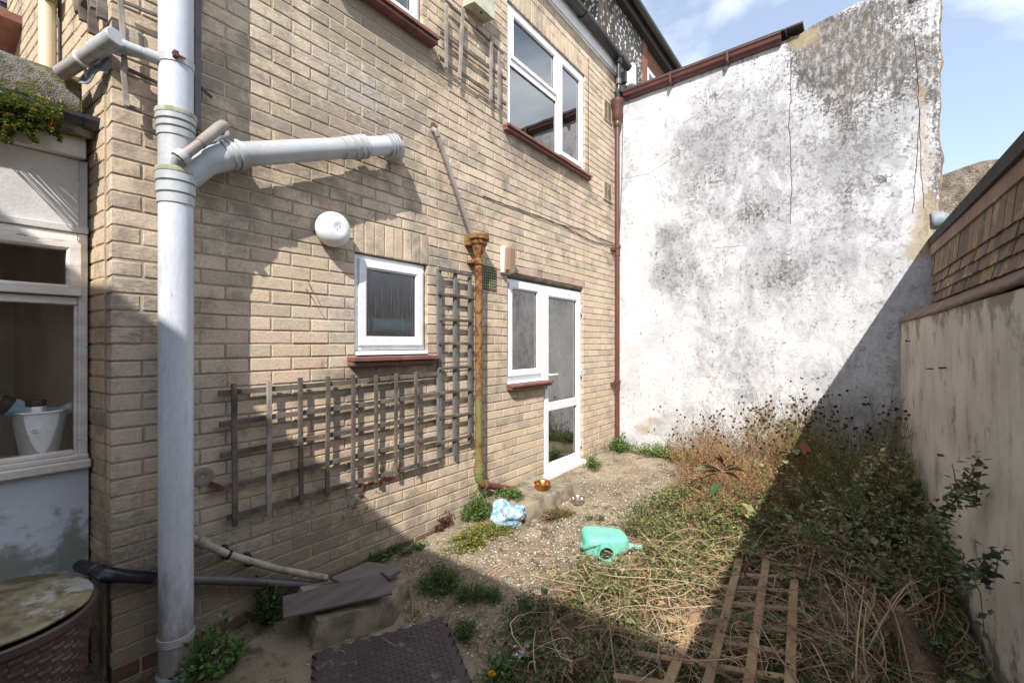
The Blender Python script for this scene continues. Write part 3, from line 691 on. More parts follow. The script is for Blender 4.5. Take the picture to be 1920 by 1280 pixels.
win = mb.build('window', None, lean, label='old white timber window with separate top light')
mb = MB(); fr = lp(152, 500)[0]; fg = lp(124, 500)[0]; fz0 = ztr + .022; fz1 = zt_ - .034
ring(mb, PL, wl, fr, fz0, fz1, fr - fg, -.05, .018, .01); mb.build('top_light_frame', M['old_white_paint'], win)
mb = MB(); mb.add([PL(wl + .02, -.02, fz0 + .03), PL(fg, -.02, fz0 + .03), PL(fg, -.02, fz1 - .03), PL(wl + .02, -.02, fz1 - .03)], [(0, 1, 2, 3)]); mb.build('pane', M['glass_old'], win)
mb = MB(); mb.add([PL(wl, -.035, zs_ + .02), PL(gR, -.035, zs_ + .02), PL(gR, -.035, ztr - .018), PL(wl, -.035, ztr - .018)], [(0, 1, 2, 3)]); mb.build('pane', M['glass_old'], win)
# boards over the window
zf = lp(185, 306)[1]; zfa = lp(185, 238)[1]
mb = MB(); mb.box((-1.6, LY + .02, zt_ + .002), (LX, LY + .1, zf - .003), .002); mb.box((-1.6, LY - .005, zt_ + .003), (LX, LY + .015, zt_ + .035), .003); mb.build('head_board', M['old_board'], lean)
mb = MB(); mb.box((-1.6, LY - .02, zf), (LX - .01, LY + .1, zfa + .03), .003); mb.build('fascia', M['old_board'], lean)
mb = MB(); gz0 = lp(185, 232, LY - .07)[1] + .004
gutter(mb, (-1.6, LY - .075, gz0 + .012), (LX + .02, LY - .075, gz0), .052, cap=(False, True))
pts = [Vector((LX - .03, LY - .075 + .058 * math.cos(q), gz0 - .058 * math.sin(q))) for q in [math.pi * i / 10 for i in range(11)]]
mb.rings([pts, [p + Vector((.055, 0, 0)) for p in pts]], cap=False); mb.build('gutter', M['black_plastic'], lean)
M['moss_slab'] = simple('mossy_grey_slab', (.19, .175, .15), (.07, .065, .055), .95, 14, 140, 1., bdist=.012, spots=.49, spot_c=(.085, .085, .022), spot_scale=7)
# mossy corrugated slab edge, worn lumpy
V = []; xs = np.arange(-1.6, LX - .005, .03); zt_s = lp(190, 150, LY - .03)[1]; zz = [gz0 + .012, gz0 + .035, gz0 + .45 * (zt_s - gz0), gz0 + .8 * (zt_s - gz0), zt_s]
F = []
prof = [(LY - .035, zz[0]), (LY - .045, zz[1]), (LY - .04, zz[2]), (LY - .035, zz[3]), (LY - .005, zz[4] - .012), (LY + .03, zz[4]), (LY + .9, zz[4] - .25)]
for i, x in enumerate(xs):
    for j, (y, z) in enumerate(prof):
        V.append((x, y + mnoise.noise(Vector((x * 9, z * 9, 1))) * .008, z + mnoise.noise(Vector((x * 7, j, 4))) * .006 * (j > 0) + (LX - x) * .0))
n = len(prof); F = [(i * n + j, (i + 1) * n + j, (i + 1) * n + j + 1, i * n + j + 1) for i in range(len(xs) - 1) for j in range(n - 1)]
rs = np_mesh('roof_slab', V, F, M['moss_slab'], lean, smooth=True)
mb = MB(); mb.rings([[Vector((xs[-1], y, z)) for y, z in prof[:6]] + [Vector((xs[-1], LY + .03, zz[0]))], [Vector((xs[-1] + .008, y, z)) for y, z in prof[:6]] + [Vector((xs[-1] + .008, LY + .03, zz[0]))]]); mb.build('roof_end', M['moss_slab'], lean)
# lead flashing crumpled where the lean-to roof meets the corner
def ribbon(name, rows, mat, parent, thick=.004):
    n = len(rows[0]); V = [p for r in rows for p in r]; F = [(i * n + j, i * n + j + 1, (i + 1) * n + j + 1, (i + 1) * n + j) for i in range(len(rows) - 1) for j in range(n - 1)]
    o = np_mesh(name, [tuple(v) for v in V], F, mat, parent, smooth=True); s = o.modifiers.new('s', 'SOLIDIFY'); s.thickness = thick; return o
rows = []
for i in range(13):
    t = i / 12; a = W(208 - 60 * t, 122 + 40 * t + 6 * math.sin(t * 11), -.03 + .18 * t); b = W(202 - 55 * t, 90 + 58 * t, .0 + .2 * t)
    rows.append([a, a.lerp(b, .5) + Vector((0, -.02 * math.sin(t * 14), 0)), b])
ribbon('flashing', rows, M['lead'], lean)
# room behind the window
mb = MB(); x0, x1, y0, y1, za, zb2 = -1.6, LX - .02, LY + .1, LY + 1.3, .6, 2.45
for q in ([(x0, y1, za), (x1 - .14, y1, za), (x1 - .14, y1, zb2), (x0, y1, zb2)], [(x1 - .01, y0 - .09, za), (x1 - .14, y1, za), (x1 - .14, y1, zb2), (x1 - .01, y0 - .09, zb2)], [(x0, y0, za), (x0, y1, za), (x0, y1, zb2), (x0, y0, zb2)], [(x0, y0, za), (x1, y0, za), (x1, y1, za), (x0, y1, za)], [(x0, y0, zb2), (x1, y0, zb2), (x1, y1, zb2), (x0, y1, zb2)]): mb.add(q, [(0, 1, 2, 3)])
mb.build('room_inside', M['sill_beige'], lean)
mb = MB(); mb.box((x0, LY + .07, zs_ - .04), (LX - .025, LY + .36, zs_ - .0175), .003); mb.build('inner_sill', M['old_white_paint'], lean)
mb = MB(); mb.box((-.25, LY + .9, 1.0), (.10, LY + .94, 1.42), .004); mb.box((-.22, LY + .895, 1.03), (.07, LY + .899, 1.39)); mb.build('picture_board', M['old_board'], lean)

# ================================================================== WHITE WALL at the end
def white_mat():
    m = new_mat('stained_white_render'); t = NT(m); v = t.coord()
    st = t.n('ShaderNodeSeparateColor'); t.l(t.attr('Stain'), st.inputs[0])
    c = t.mix(t.ramp(t.noise(v, 1.8, 6), .3, .7), (.60, .60, .615), (.47, .47, .49))
    # soft grey cloudy wash
    c = t.mix(t.math('MULTIPLY', t.ramp(t.math('ADD', t.noise(t.coord((1, 1.3, .8)), 3.1, 12, .80, .5), t.math('MULTIPLY', st.outputs[1], .17)), .42, .68), .78), c, (.25, .25, .262))
    # black mould speckle
    sp = t.ramp(t.math('ADD', t.math('ADD', t.math('MULTIPLY', t.noise(v, 24, 9, .8), .6), t.math('MULTIPLY', t.noise(v, 5, 9, .75, .4), .4)), t.math('MULTIPLY', st.outputs[1], .06)), .530, .60)
    c = t.mix(t.math('MULTIPLY', sp, .7), c, (.14, .14, .135))
    fs = t.ramp(t.noise(v, 75, 5, .7), .58, .68); fm = t.ramp(t.noise(v, 2.9, 5), .42, .6)
    c = t.mix(t.math('MULTIPLY', t.math('MULTIPLY', fs, fm), .38), c, (.32, .33, .35))
    # brown-black weathering, ragged and streaked
    sk = t.noise(t.coord((1, 7, .7)), 3.2, 9, .75); n2 = t.noise(v, 8, 10, .78, .3); n3 = t.noise(v, 34, 7, .75)
    ct = lambda x, k: t.math('MULTIPLY', t.math('SUBTRACT', x, .5), k)
    b = t.math('ADD', ct(sk, 1.8), t.math('ADD', ct(n2, 2.0), ct(n3, 3.2)))
    bm = t.ramp(t.math('ADD', b, t.math('MULTIPLY', st.outputs[0], .85)), .30, .62)
    brown = t.mix(t.ramp(t.noise(v, 1.7, 6, .6), .42, .58), (.052, .046, .042), (.125, .106, .085)); brown = t.mix(t.ramp(n3, .35, .65), brown, (.075, .065, .056))
    bm = t.math('MULTIPLY', bm, t.ramp(t.noise(t.coord((1, 1.6, .8)), 13, 11, .82), .40, .54, .42, 1.)); c = t.mix(t.math('MULTIPLY', bm, .93), c, brown)
    # ochre damp
    oc = t.ramp(t.math('ADD', t.noise(v, 4, 8, .7), t.math('MULTIPLY', st.outputs[2], .5)), .70, .95); c = t.mix(t.math('MULTIPLY', oc, .75), c, (.33, .26, .165))
    # white runs
    wr = t.ramp(t.noise(t.coord((1, 30, .8)), 1.6, 6, .8), .67, .72); c = t.mix(t.math('MULTIPLY', t.math('MULTIPLY', wr, bm), .75), c, (.62, .61, .60))
    h = t.math('ADD', t.math('ADD', t.noise(v, 45, 6, .7), t.math('MULTIPLY', t.noise(v, 7, 5), 1.5)), t.math('MULTIPLY', bm, -.5))
    t.out(c, .93, 0, t.bump(h, .5, .012), .2); return m
M['white_wall'] = white_mat()
WX = 5.58
wall_w = thing('white_wall', 'tall white rendered wall closing the yard, black and brown weather stains at its top', 'wall', (WX, -1.5, 0))
def ep(px, py): p = E(px, py, WX); return p.y, p.z
br = []; gy = []; oc = []
for px, py, rx, ry, k in ((1560, 110, 70, 50, 1.), (1620, 90, 60, 60, 1.), (1520, 100, 40, 60, .8), (1690, 110, 45, 60, .8), (1580, 170, 60, 35, .7), (1540, 50, 60, 25, .6), (1650, 20, 90, 25, .8), (1730, 130, 20, 80, .6), (1600, 210, 50, 40, .45), (1685, 170, 20, 60, .5), (1590, 360, 16, 30, .5), (1655, 338, 22, 12, .7), (1420, 402, 36, 20, .62), (1335, 185, 26, 16, .45), (1590, 240, 18, 20, .5), (1755, 260, 9, 200, .75), (1495, 60, 16, 20, .8), (1400, 110, 90, 12, .25), (1240, 500, 30, 26, .3), (1460, 520, 40, 22, .4), (1350, 330, 30, 20, .35), (1745, 400, 14, 60, .5), (1480, 490, 12, 8, .5)):
    p = ep(px, py); q = ep(px + rx, py); s = ep(px, py - ry); br.append((p[0], p[1], abs(q[0] - p[0]) + .01, abs(s[1] - p[1]), k))
for px, py, rx, ry, k in ((1350, 240, 60, 60, .8), (1320, 330, 60, 60, .7), (1450, 250, 60, 120, .6), (1260, 510, 60, 50, .9), (1470, 510, 70, 50, 1.), (1600, 420, 70, 90, .6), (1400, 400, 60, 40, .7), (1360, 640, 90, 40, .25), (1290, 260, 30, 40, .6), (1250, 440, 30, 20, .8), (1640, 260, 80, 80, .7), (1560, 300, 80, 80, .6), (1400, 720, 60, 50, .35), (1200, 500, 30, 200, -.7), (1220, 700, 50, 120, -.9), (1250, 210, 50, 60, -.6), (1500, 620, 110, 60, -.35)):
    p = ep(px, py); q = ep(px + rx, py); s = ep(px, py - ry); gy.append((p[0], p[1], abs(q[0] - p[0]) + .01, abs(s[1] - p[1]), k))
for px, py, rx, ry, k in ((1720, 450, 40, 60, .8), (1740, 380, 20, 80, .6), (1530, 80, 60, 40, .5), (1730, 200, 20, 120, .8), (1205, 805, 25, 16, .9), (1235, 790, 20, 10, .8), (1440, 60, 50, 14, .3), (1500, 70, 30, 30, .7), (1620, 20, 90, 24, .4)):
    p = ep(px, py); q = ep(px + rx, py); s = ep(px, py - ry); oc.append((p[0], p[1], abs(q[0] - p[0]) + .01, abs(s[1] - p[1]), k))
def topz(y):
    if y > -1.98: return 4.80
    return 4.84 + .02 * math.sin(y * 7) + (.05 * min(1, (-1.98 - y) / .7)) + mnoise.noise(Vector((y * 6, 0, 0))) * .03
YR = -3.15
ys = np.arange(.02, YR - .001, -.035); ys = np.append(ys, YR); nz_ = 130; V = []; S = []
for y in ys:
    for j in range(nz_ + 1):
        t = j / nz_; z = -.15 + (topz(y) + .15) * t; edge = max(0, 1 - (y - YR) / .04)
        yy = y - (mnoise.noise(Vector((z * 3, 2, 2))) * .035 + mnoise.noise(Vector((z * 14, 5, 2))) * .012 + .02) * edge if edge > 0 else y
        V.append((WX + mnoise.noise(Vector((y * 1.1, z * 1.1, 6))) * .012 + mnoise.noise(Vector((y * 5, z * 5, 6))) * .004 + .02 * edge, yy, z))
        S.append((blob(y, z, br), blob(y, z, gy), blob(y, z, oc)))
n = nz_ + 1; F = [(i * n + j, i * n + j + 1, (i + 1) * n + j + 1, (i + 1) * n + j) for i in range(len(ys) - 1) for j in range(nz_)]
fc = np_mesh('render_face', V, F, M['white_wall'], wall_w, smooth=True)
a = fc.data.color_attributes.new('Stain', 'FLOAT_COLOR', 'POINT'); a.data.foreach_set('color', np.array([(*s, 1) for s in S], dtype=np.float32).ravel())
M['rubble'] = simple('rough_brown_masonry', (.28, .19, .125), (.15, .10, .07), .95, 13, 60, 1., spots=.6, spot_c=(.42, .38, .33), spot_scale=10)
# core behind the face; its ragged right end and top show brick and mortar
V = []; F = []; zs2 = np.linspace(-.15, 4.86, 100)
for i, z in enumerate(zs2):
    e = mnoise.noise(Vector((z * 3, 2, 2))) * .035 + mnoise.noise(Vector((z * 14, 5, 2))) * .012 + .02
    for k, x in enumerate((WX + .018, WX + .05, WX + .13, WX + .24)):
        V.append((x, YR - e - (.0 if k == 0 else .012 + .02 * mnoise.noise(Vector((z * 9, k * 1.3, 0)))), z))
F = [(i * 4 + j, i * 4 + j + 1, (i + 1) * 4 + j + 1, (i + 1) * 4 + j) for i in range(len(zs2) - 1) for j in range(3)]
np_mesh('ragged_edge', V, F, M['rubble'], wall_w)
mb = MB(); mb.box((WX + .05, YR + .01, -.15), (WX + .24, .3, 4.79)); mb.build('wall_core', M['rubble'], wall_w)
V = []; F = []
for i, y in enumerate(np.append(np.arange(-1.9, YR, -.05), YR - .015)):
    for k, x in enumerate((WX + .004, WX + .03, WX + .15, WX + .25)): V.append((x, y, topz(y) - .004 + (.012 + mnoise.noise(Vector((y * 12, x * 12, 0))) * .016 if k else 0)))
ny = len(V) // 4; F = [(i * 4 + j, i * 4 + j + 1, (i + 1) * 4 + j + 1, (i + 1) * 4 + j) for i in range(ny - 1) for j in range(3)]
np_mesh('rough_top', V, F, M['rubble'], wall_w)
mb = MB()
p = E(1722, 10, WX - .05)
for i in range(7): mb.box((WX - .07 + .02 * i, -2.98 - .03 * (i % 3), 4.78 + .012 * i), (WX + .05 + .02 * i, -3.14 + .012 * i, 4.85 + .016 * i), .012)
mb.build('broken_bricks', M['rubble'], wall_w)
mb = MB()
def epath(pts, x=WX - .012): return [E(a, b, x) for a, b in pts]
def jit(pts, n, amp):
    out = []
    for a, b in zip(pts, pts[1:]):
        for i in range(n): out.append(Vector(a).lerp(Vector(b), i / n) + Vector((0, random.uniform(-amp, amp), random.uniform(-amp, amp) * .3)))
    return out + [Vector(pts[-1])]
def snap(p):
    return Vector((WX + mnoise.noise(Vector((p.y * 1.1, p.z * 1.1, 6))) * .012 + mnoise.noise(Vector((p.y * 5, p.z * 5, 6))) * .004 - .0005, p.y, p.z))
for pts, r in (([(1483, 115), (1482, 190), (1479, 230), (1482, 300), (1484, 345), (1482, 420)], .0032), ([(1724, 200), (1716, 330), (1712, 400)], .0026), ([(1724, 210), (1727, 300), (1732, 390)], .0026), ([(1165, 335), (1215, 325), (1275, 287)], .0016), ([(1340, 465), (1400, 459)], .0016), ([(1712, 60), (1720, 130), (1722, 200)], .003)):
    mb.tube([snap(p) for p in jit(epath(pts), 8, .006)], r, 4)
mb.build('crack', M['iron'], wall_w)
# gutter, tile edge
mb = MB(); g0 = E(1174, 186); g1 = E(1466, 78)
def ogee(mb, y0, y1, z, x):
    prof = [(0, .0), (-.095, .0), (-.10, -.012), (-.085, -.03), (-.075, -.06), (-.05, -.085), (-.01, -.095), (0, -.095)]
    mb.rings([[Vector((x + a, y, z + b)) for a, b in prof] for y in (y0, y1)])
ogee(mb, -.12, g1.y, 4.86, WX - .006)
for y in (-.75, -1.4): mb.box((WX - .112, y - .012, 4.745), (WX, y + .012, 4.875), .003)
mb.build('gutter', M['brown_paint'], wall_w)
mb = MB(); y = -.05
while y > -2.12:
    w = .16; mb.hexa([(WX - .09, y, 4.866), (WX - .09, y - w + .004, 4.866), (WX + .3, y - w + .004, 4.870), (WX + .3, y, 4.870), (WX - .09, y, 4.880 + random.uniform(0, .006)), (WX - .09, y - w + .004, 4.880 + random.uniform(0, .006)), (WX + .3, y - w + .004, 4.90), (WX + .3, y, 4.90)]); y -= w
mb.build('tile_edge', M['roof_tile_dark'], wall_w)

# ================================================================== RIGHT: neighbour's outbuilding
ND = Vector((math.cos(R(2.35)), math.sin(R(2.35)), 0)); NN = Vector((-ND.y, ND.x, 0))   # NN points into the yard
NO = Vector((5.56, -2.90, 0))
def PN(u, d, z): return NO - ND * u + NN * d + Vector((0, 0, z))     # u runs back towards the camera
def right_mat():
    m = new_mat('beige_streaked_render'); t = NT(m); v = t.coord()
    c = t.mix(t.ramp(t.noise(v, 2.5, 5), .35, .65), (.60, .565, .515), (.50, .465, .415))
    s = t.n('ShaderNodeSeparateXYZ'); t.l(v, s.inputs[0]); 
    st = t.ramp(t.math('ADD', t.math('MULTIPLY', t.noise(t.coord((4, 4, .9)), 2.2, 10, .75, .4), .6), t.math('MULTIPLY', t.noise(v, 2.6, 9, .72), .4)), .49, .66); c = t.mix(t.math('MULTIPLY', st, .62), c, (.25, .20, .15))
    top = t.ramp(s.outputs[2], 1.45, 1.75); g = t.ramp(t.math('ADD', t.noise(v, 5, 7, .7), t.math('MULTIPLY', top, .14)), .55, .68)
    c = t.mix(t.math('MULTIPLY', g, .7), c, (.19, .165, .10))
    lo = t.ramp(s.outputs[2], .55, .0); g2 = t.ramp(t.math('ADD', t.noise(v, 6, 7, .7), t.math('MULTIPLY', lo, .3)), .60, .75); c = t.mix(t.math('MULTIPLY', g2, .8), c, (.11, .09, .055))
    c = t.mix(t.ramp(t.noise(t.coord((1, 1, .5)), 30, 6, .7), .69, .73), c, (.16, .12, .10))
    t.out(c, .93, 0, t.bump(t.math('ADD', t.noise(v, 110, 5), t.noise(v, 14, 4)), .5, .006), .2); return m
M['right_render'] = right_mat()
out = thing('tile_hung_outbuilding', 'neighbouring flat roofed outbuilding hung with brown tiles above a beige wall', 'outbuilding', tuple(PN(3, -1.2, 0)))
gw = thing('boundary_wall', 'beige streaked rendered boundary wall with rounded coping along the right', 'wall', tuple(PN(3, 0, 0)))
V = []; us = np.arange(0, 7.0, .06); zs3 = np.linspace(-.15, 1.70, 40)
for u in us:
    for z in zs3: V.append(tuple(PN(u, mnoise.noise(Vector((u * 1.2, z * 1.2, 0))) * .010 + mnoise.noise(Vector((u * 5, z * 5, 0))) * .003, z)))
n = len(zs3); F = [(i * n + j, (i + 1) * n + j, (i + 1) * n + j + 1, i * n + j + 1) for i in range(len(us) - 1) for j in range(n - 1)]
np_mesh('render_face', V, F, M['right_render'], gw, smooth=True)
mb = MB(); mb.hexa([PN(0, -.01, -.15), PN(7, -.02, -.15), PN(7, -.24, -.15), PN(0, -.24, -.15), PN(0, -.012, 1.70), PN(7, -.012, 1.70), PN(7, -.24, 1.74), PN(0, -.24, 1.74)]); mb.build('wall_core', M['rubble'], gw)
V = []; us = np.arange(0, 7.0, .05); prof = [(-.01, 1.703), (.014, 1.704), (.024, 1.711), (.022, 1.724), (.006, 1.737), (-.06, 1.778), (-.15, 1.83), (-.235, 1.872)]
for u in us:
    k = .7 + .3 * mnoise.noise(Vector((u * 2.3, 0, 0)))
    for i, (d, z) in enumerate(prof): V.append(tuple(PN(u, d * (k if d > 0 else 1) + mnoise.noise(Vector((u * 9, i, 1))) * .010, z - .012 * math.sin(u * 1.3) * (i < 5) + mnoise.noise(Vector((u * 11, i * .7, 3))) * .012)))
n = len(prof); F = [(i * n + j, (i + 1) * n + j, (i + 1) * n + j + 1, i * n + j + 1) for i in range(len(us) - 1) for j in range(n - 1)]
M['coping'] = simple('worn_mauve_brown_coping', (.155, .10, .085), (.24, .165, .12), .85, 6, 80, .7, spots=.62, spot_c=(.20, .18, .09), spot_scale=9)
np_mesh('coping', V, F, M['coping'], gw, smooth=True)
for (px, py) in ((1705, 640), (1748, 690), (1773, 690), (1720, 700), (1745, 860)):
    pass
# tiles
M['wall_tile'] = simple('brown_hung_tile', (.185, .135, .10), (.12, .088, .066), .9, 5, 70, .6, spots=.52, spot_c=(.25, .215, .145), spot_scale=5, use_col=True)
mb = MB(); mb.col = []
OY = -.235
def tile(u0, u1, z0, z1, k):
    t = .012; o = OY + .002 + random.uniform(0, .006); c = random.choice([(1, 1, 1), (1.25, 1.2, 1.1), (.75, .72, .75), (1.1, .95, .85), (1.5, 1.4, 1.1)])
    vs = []; 
    nn = 4; bow = random.uniform(0, .004)
    for (zz_, oo) in ((z0, o + .022), (z1 + .03, o)):
        for tt in (0, t):
            for i in range(nn + 1):
                q = i / nn; vs.append(PN(u0 + (u1 - u0) * q, oo + tt - 4 * bow * (q - .5) ** 2, zz_ + (random.uniform(-.004, .004) if zz_ == z0 else 0)))
    b = len(mb.v); n = nn + 1; f = []
    for i in range(nn): f += [(n + i, n + i + 1, 3 * n + i + 1, 3 * n + i), (i, i + 1, n + i + 1, n + i)]
    f += [(0, n, 3 * n, 2 * n), (nn, n + nn, 3 * n + nn, 2 * n + nn)]
    mb.add(vs, f); mb.col += [c] * len(vs)
rows_z = [1.875, 1.955, 2.035, 2.115, 2.315]
for r in range(4):
    u = .09 - (r % 2) * .08
    while u < 7:
        w = .13 + random.uniform(-.005, .005); tile(max(u, .06), u + w - .003, rows_z[r], rows_z[r + 1], r); u += w
mb.build('hung_tiles', M['wall_tile'], out)
mb = MB(); mb.hexa([PN(.05, OY, 1.72), PN(7, OY, 1.72), PN(7, OY - 2.2, 1.72), PN(.05, OY - 2.2, 1.72), PN(.05, OY, 2.40), PN(7, OY, 2.40), PN(7, OY - 2.2, 2.40), PN(.05, OY - 2.2, 2.40)]); mb.build('wall_core', M['raw_board'], out)
mb = MB(); mb.hexa([PN(.03, OY, -.15), PN(7, OY, -.15), PN(7, OY - 2.2, -.15), PN(.03, OY - 2.2, -.15), PN(.03, OY, 1.715), PN(7, OY, 1.715), PN(7, OY - 2.2, 1.715), PN(.03, OY - 2.2, 1.715)]); mb.build('lower_wall', M['right_render'], out)
mb = MB(); mb.hexa([PN(.02, OY + .001, 2.31), PN(7, OY + .001, 2.31), PN(7, OY + .035, 2.31), PN(.02, OY + .035, 2.31), PN(.02, OY + .001, 2.415), PN(7, OY + .001, 2.415), PN(7, OY + .035, 2.415), PN(.02, OY + .035, 2.415)]); mb.build('fascia_board', M['raw_board'], out)
mb = MB(); mb.hexa([PN(-.01, OY - 2.3, 2.418), PN(7, OY - 2.3, 2.418), PN(7, OY + .11, 2.400), PN(-.01, OY + .04, 2.400), PN(-.01, OY - 2.3, 2.49), PN(7, OY - 2.3, 2.49), PN(7, OY + .125, 2.475), PN(-.01, OY + .05, 2.465)]); mb.build('roof', M['roof_felt'], out)
# little lead soaker by the white wall's edge
rows = [[E(1746 + 34 * t, 397 - 3 * math.sin(3.1 * t) + 4 * t, WX - .02 + .004 * math.sin(9 * t)), E(1747 + 31 * t, 411, WX - .024 + .005 * math.sin(5 * t)), E(1747 + 22 * t, 426 - 2 * t, WX - .02)] for t in (0, .25, .5, .75, 1)]
fl = ribbon('lead_patch', rows, M['lead'], out, .006)

# ================================================================== BEHIND
def flint_mat():
    m = new_mat('knapped_flint'); t = NT(m); v = t.coord((1, 1, .8)); vn = t.n('ShaderNodeTexVoronoi'); vn.inputs['Scale'].default_value = 17; t.l(v, vn.inputs['Vector'])
    s = t.n('ShaderNodeSeparateColor'); t.l(vn.outputs['Color'], s.inputs[0]); c = t.mix(t.ramp(s.outputs[0], .25, .45), (.12, .125, .13), (.62, .59, .53))
    e = t.ramp(vn.outputs['Distance'], .36, .50); c = t.mix(e, c, (.075, .07, .062)); t.out(c, .7, 0, t.bump(t.math('SUBTRACT', 1, e), .9, .03)); return m
M['flint'] = flint_mat()
fh = thing('flint_house', 'flint faced house rising behind the white wall under a black eaves gutter', 'house', (7.5, .35, 0))
FY = .35
def fp(px, py): p = W(px, py, FY); return p.x, p.z
xe = fp(1213, 100)[0]; mb = MB(); mb.box((5.83, FY, 0), (xe - .22, FY + .3, 6.9)); mb.build('flint_wall', M['flint'], fh)
mb = MB(); mb.box((xe - .2195, FY - .01, 0), (xe, FY + .3, 6.9)); mb.box((xe + 1.0, FY - .01, 0), (xe + 4, FY + .3, 6.9)); mb.box((xe, FY + .02, 0), (xe + 1.0, FY + .3, 5.4)); mb.box((xe, FY + .02, 6.45), (xe + 1., FY + .3, 6.9)); mb.build('brick_quoin', M['red_brick'], fh)
def PF(u, d, z): return Vector((u, FY - d, z))
mb = MB(); ring(mb, PF, xe + .03, xe + .98, 5.42, 6.43, .07, -.1, .0); mb.box((xe + .48, FY, 5.45), (xe + .53, FY + .08, 6.4)); wn_ = mb.build('window', M['upvc'], fh)
mb = MB(); mb.add([PF(xe + .05, -.06, 5.45), PF(xe + .95, -.06, 5.45), PF(xe + .95, -.06, 6.4), PF(xe + .05, -.06, 6.4)], [(0, 1, 2, 3)]); mb.build('pane', M['glass'], wn_)
mb = MB(); mb.box((xe, FY + .2, 5.4), (xe + 1, FY + .25, 6.5)); mb.build('blind', M['room'], fh)
mb = MB(); ztop = 6.92
mb.box((4.2, FY - .10, ztop - .14), (11.5, FY + .05, ztop), .004); mb.build('eaves_board', M['roof_tile_dark'], fh)
mb = MB(); gutter(mb, (4.2, FY - .17, ztop + .02), (11.6, FY - .17, ztop + .02), .065, cap=(True, True)); mb.build('gutter', M['black_plastic'], fh)
mb = MB(); mb.hexa([(4.2, FY - .14, ztop + .02), (11.5, FY - .14, ztop + .02), (11.5, FY + 2.5, ztop + .9), (4.2, FY + 2.5, ztop + .9), (4.2, FY - .14, ztop + .06), (11.5, FY - .14, ztop + .06), (11.5, FY + 2.5, ztop + .95), (4.2, FY + 2.5, ztop + .95)]); mb.build('roof', M['roof_tile_dark'], fh)
mb = MB()
for px in (1118, 1130, 1146): u = fp(px, 30)[0]; mb.tube([(u, FY - .05, 4.9), (u, FY - .05, 7)], .018, 8)
mb.build('downpipe', M['iron'], fh)
mb = MB(); mb.box((6.6, FY - .16, 5.6), (6.72, FY - .02, 5.95), .02); mb.build('meter_box', M['upvc'], fh)
# small lean roof left top corner: neighbour's tiled eave and hung slates
nh = thing('neighbour_house', 'neighbouring house corner with red clay tiled eave and grey hung slates', 'house', tuple(PS(2.2, 0, 0)))
mb = MB(); 
for i in range(26): 
    z = 1.8 + i * .15; mb.hexa([PS(2.15, .9, z), PS(2.15, -.3, z), PS(2.155, -.3, z), PS(2.155, .9, z), PS(2.17, .9, z + .16), PS(2.17, -.3, z + .16), PS(2.25, -.3, z + .16), PS(2.25, .9, z + .16)])
mb.build('hung_slates', M['hung_slate'], nh)
mb = MB(); mb.mat(M['terracotta'])
mb.hexa([PS(1.9, .0, 3.42), PS(1.9, 1.2, 3.42), PS(1.65, 1.2, 3.55), PS(1.65, .0, 3.55), PS(1.9, .0, 3.44), PS(1.9, 1.2, 3.44), PS(1.65, 1.2, 3.60), PS(1.65, .0, 3.60)])
mb.build('clay_eave', None, nh)
M['far_stone'] = simple('rough_grey_brown_stone', (.26, .21, .165), (.13, .105, .085), .95, 9, 50, 1., spots=.55, spot_c=(.36, .32, .27), spot_scale=14, bdist=.03)
bk = thing('far_gable', 'rough brown stone gable far behind the outbuilding roof', 'building', (8.6, -4.3, 0))
q = [E(1758, 332, 8.6), E(1800, 315, 8.6), E(1840, 303, 8.6), E(1872, 298, 8.6), E(1925, 290, 8.6)]
mb = MB()
tp = [Vector((8.6, q[0].y + .5, q[0].z - .05))] + q + [Vector((8.6, -8, q[-1].z))]
rr = [[Vector((8.6, p.y, 0)) for p in tp] , [p + Vector((0, 0, random.uniform(-.01, .01))) for p in tp], [p + Vector((.5, 0, 0)) for p in tp], [Vector((9.1, p.y, 0)) for p in tp]]
mb.rings(rr, cap=False, closed=False); mb.build('gable_wall', M['far_stone'], bk)
# the house at our back: only its shade reaches the yard
hb = thing('house_behind', 'rendered building behind the photographer whose shade falls over the near yard', 'house', (-2.7, -3.5, 0))
HZ = 4.45
mb = MB(); mb.box((-3.4, -9, -.15), (-2.2, .05, HZ)); mb.build('wall', M['right_render'], hb)

# ================================================================== PIPES
def place(px, py, y=0.0): return W(px, py, y)
SX, SY = .62, -.13
def sz(y): return 1.5 + (645 - y) / 412
st = thing('soil_pipe', 'fat pale vertical soil pipe with grey sockets and a long side branch', 'drainpipe', (SX, SY, 0))
PR = .0655
mb = MB(); mb.tube([(SX, SY, sz(1262)), (SX, SY, sz(380))], PR, 32); mb.tube([(SX, SY, sz(222)), (SX, SY, 6.2)], PR, 32); mb.build('pipe', M['pipe_paint'], st)
mb = MB()
mb.lathe((SX, SY, 0), [(PR, sz(386)), (PR + .005, sz(385)), (PR + .005, sz(369)), (PR - .001, sz(368)), (PR - .001, sz(366)), (PR + .008, sz(365)), (PR + .008, sz(348)), (PR + .002, sz(347)), (PR + .002, sz(345)), (PR + .011, sz(344)), (PR + .011, sz(328)), (PR + .001, sz(326)), (PR + .001, sz(262)), (PR + .006, sz(261)), (PR + .006, sz(249)), (PR - .001, sz(248)), (PR - .001, sz(246)), (PR + .008, sz(245)), (PR + .008, sz(236)), (PR, sz(235)), (PR, sz(233)), (PR + .011, sz(232)), (PR + .011, sz(222)), (PR, sz(220))], n=32)
mb.build('socket', M['socket'], st)
for a, b in ((329, 320), (222, 213)):
    mb = MB(); mb.lathe((SX, SY, 0), [(PR, sz(a)), (PR + .013, sz(a)), (PR + .014, sz((a + b) / 2)), (PR + .012, sz(b)), (PR, sz(b))], n=32); mb.build('socket_ring', M['moss_ring'], st)
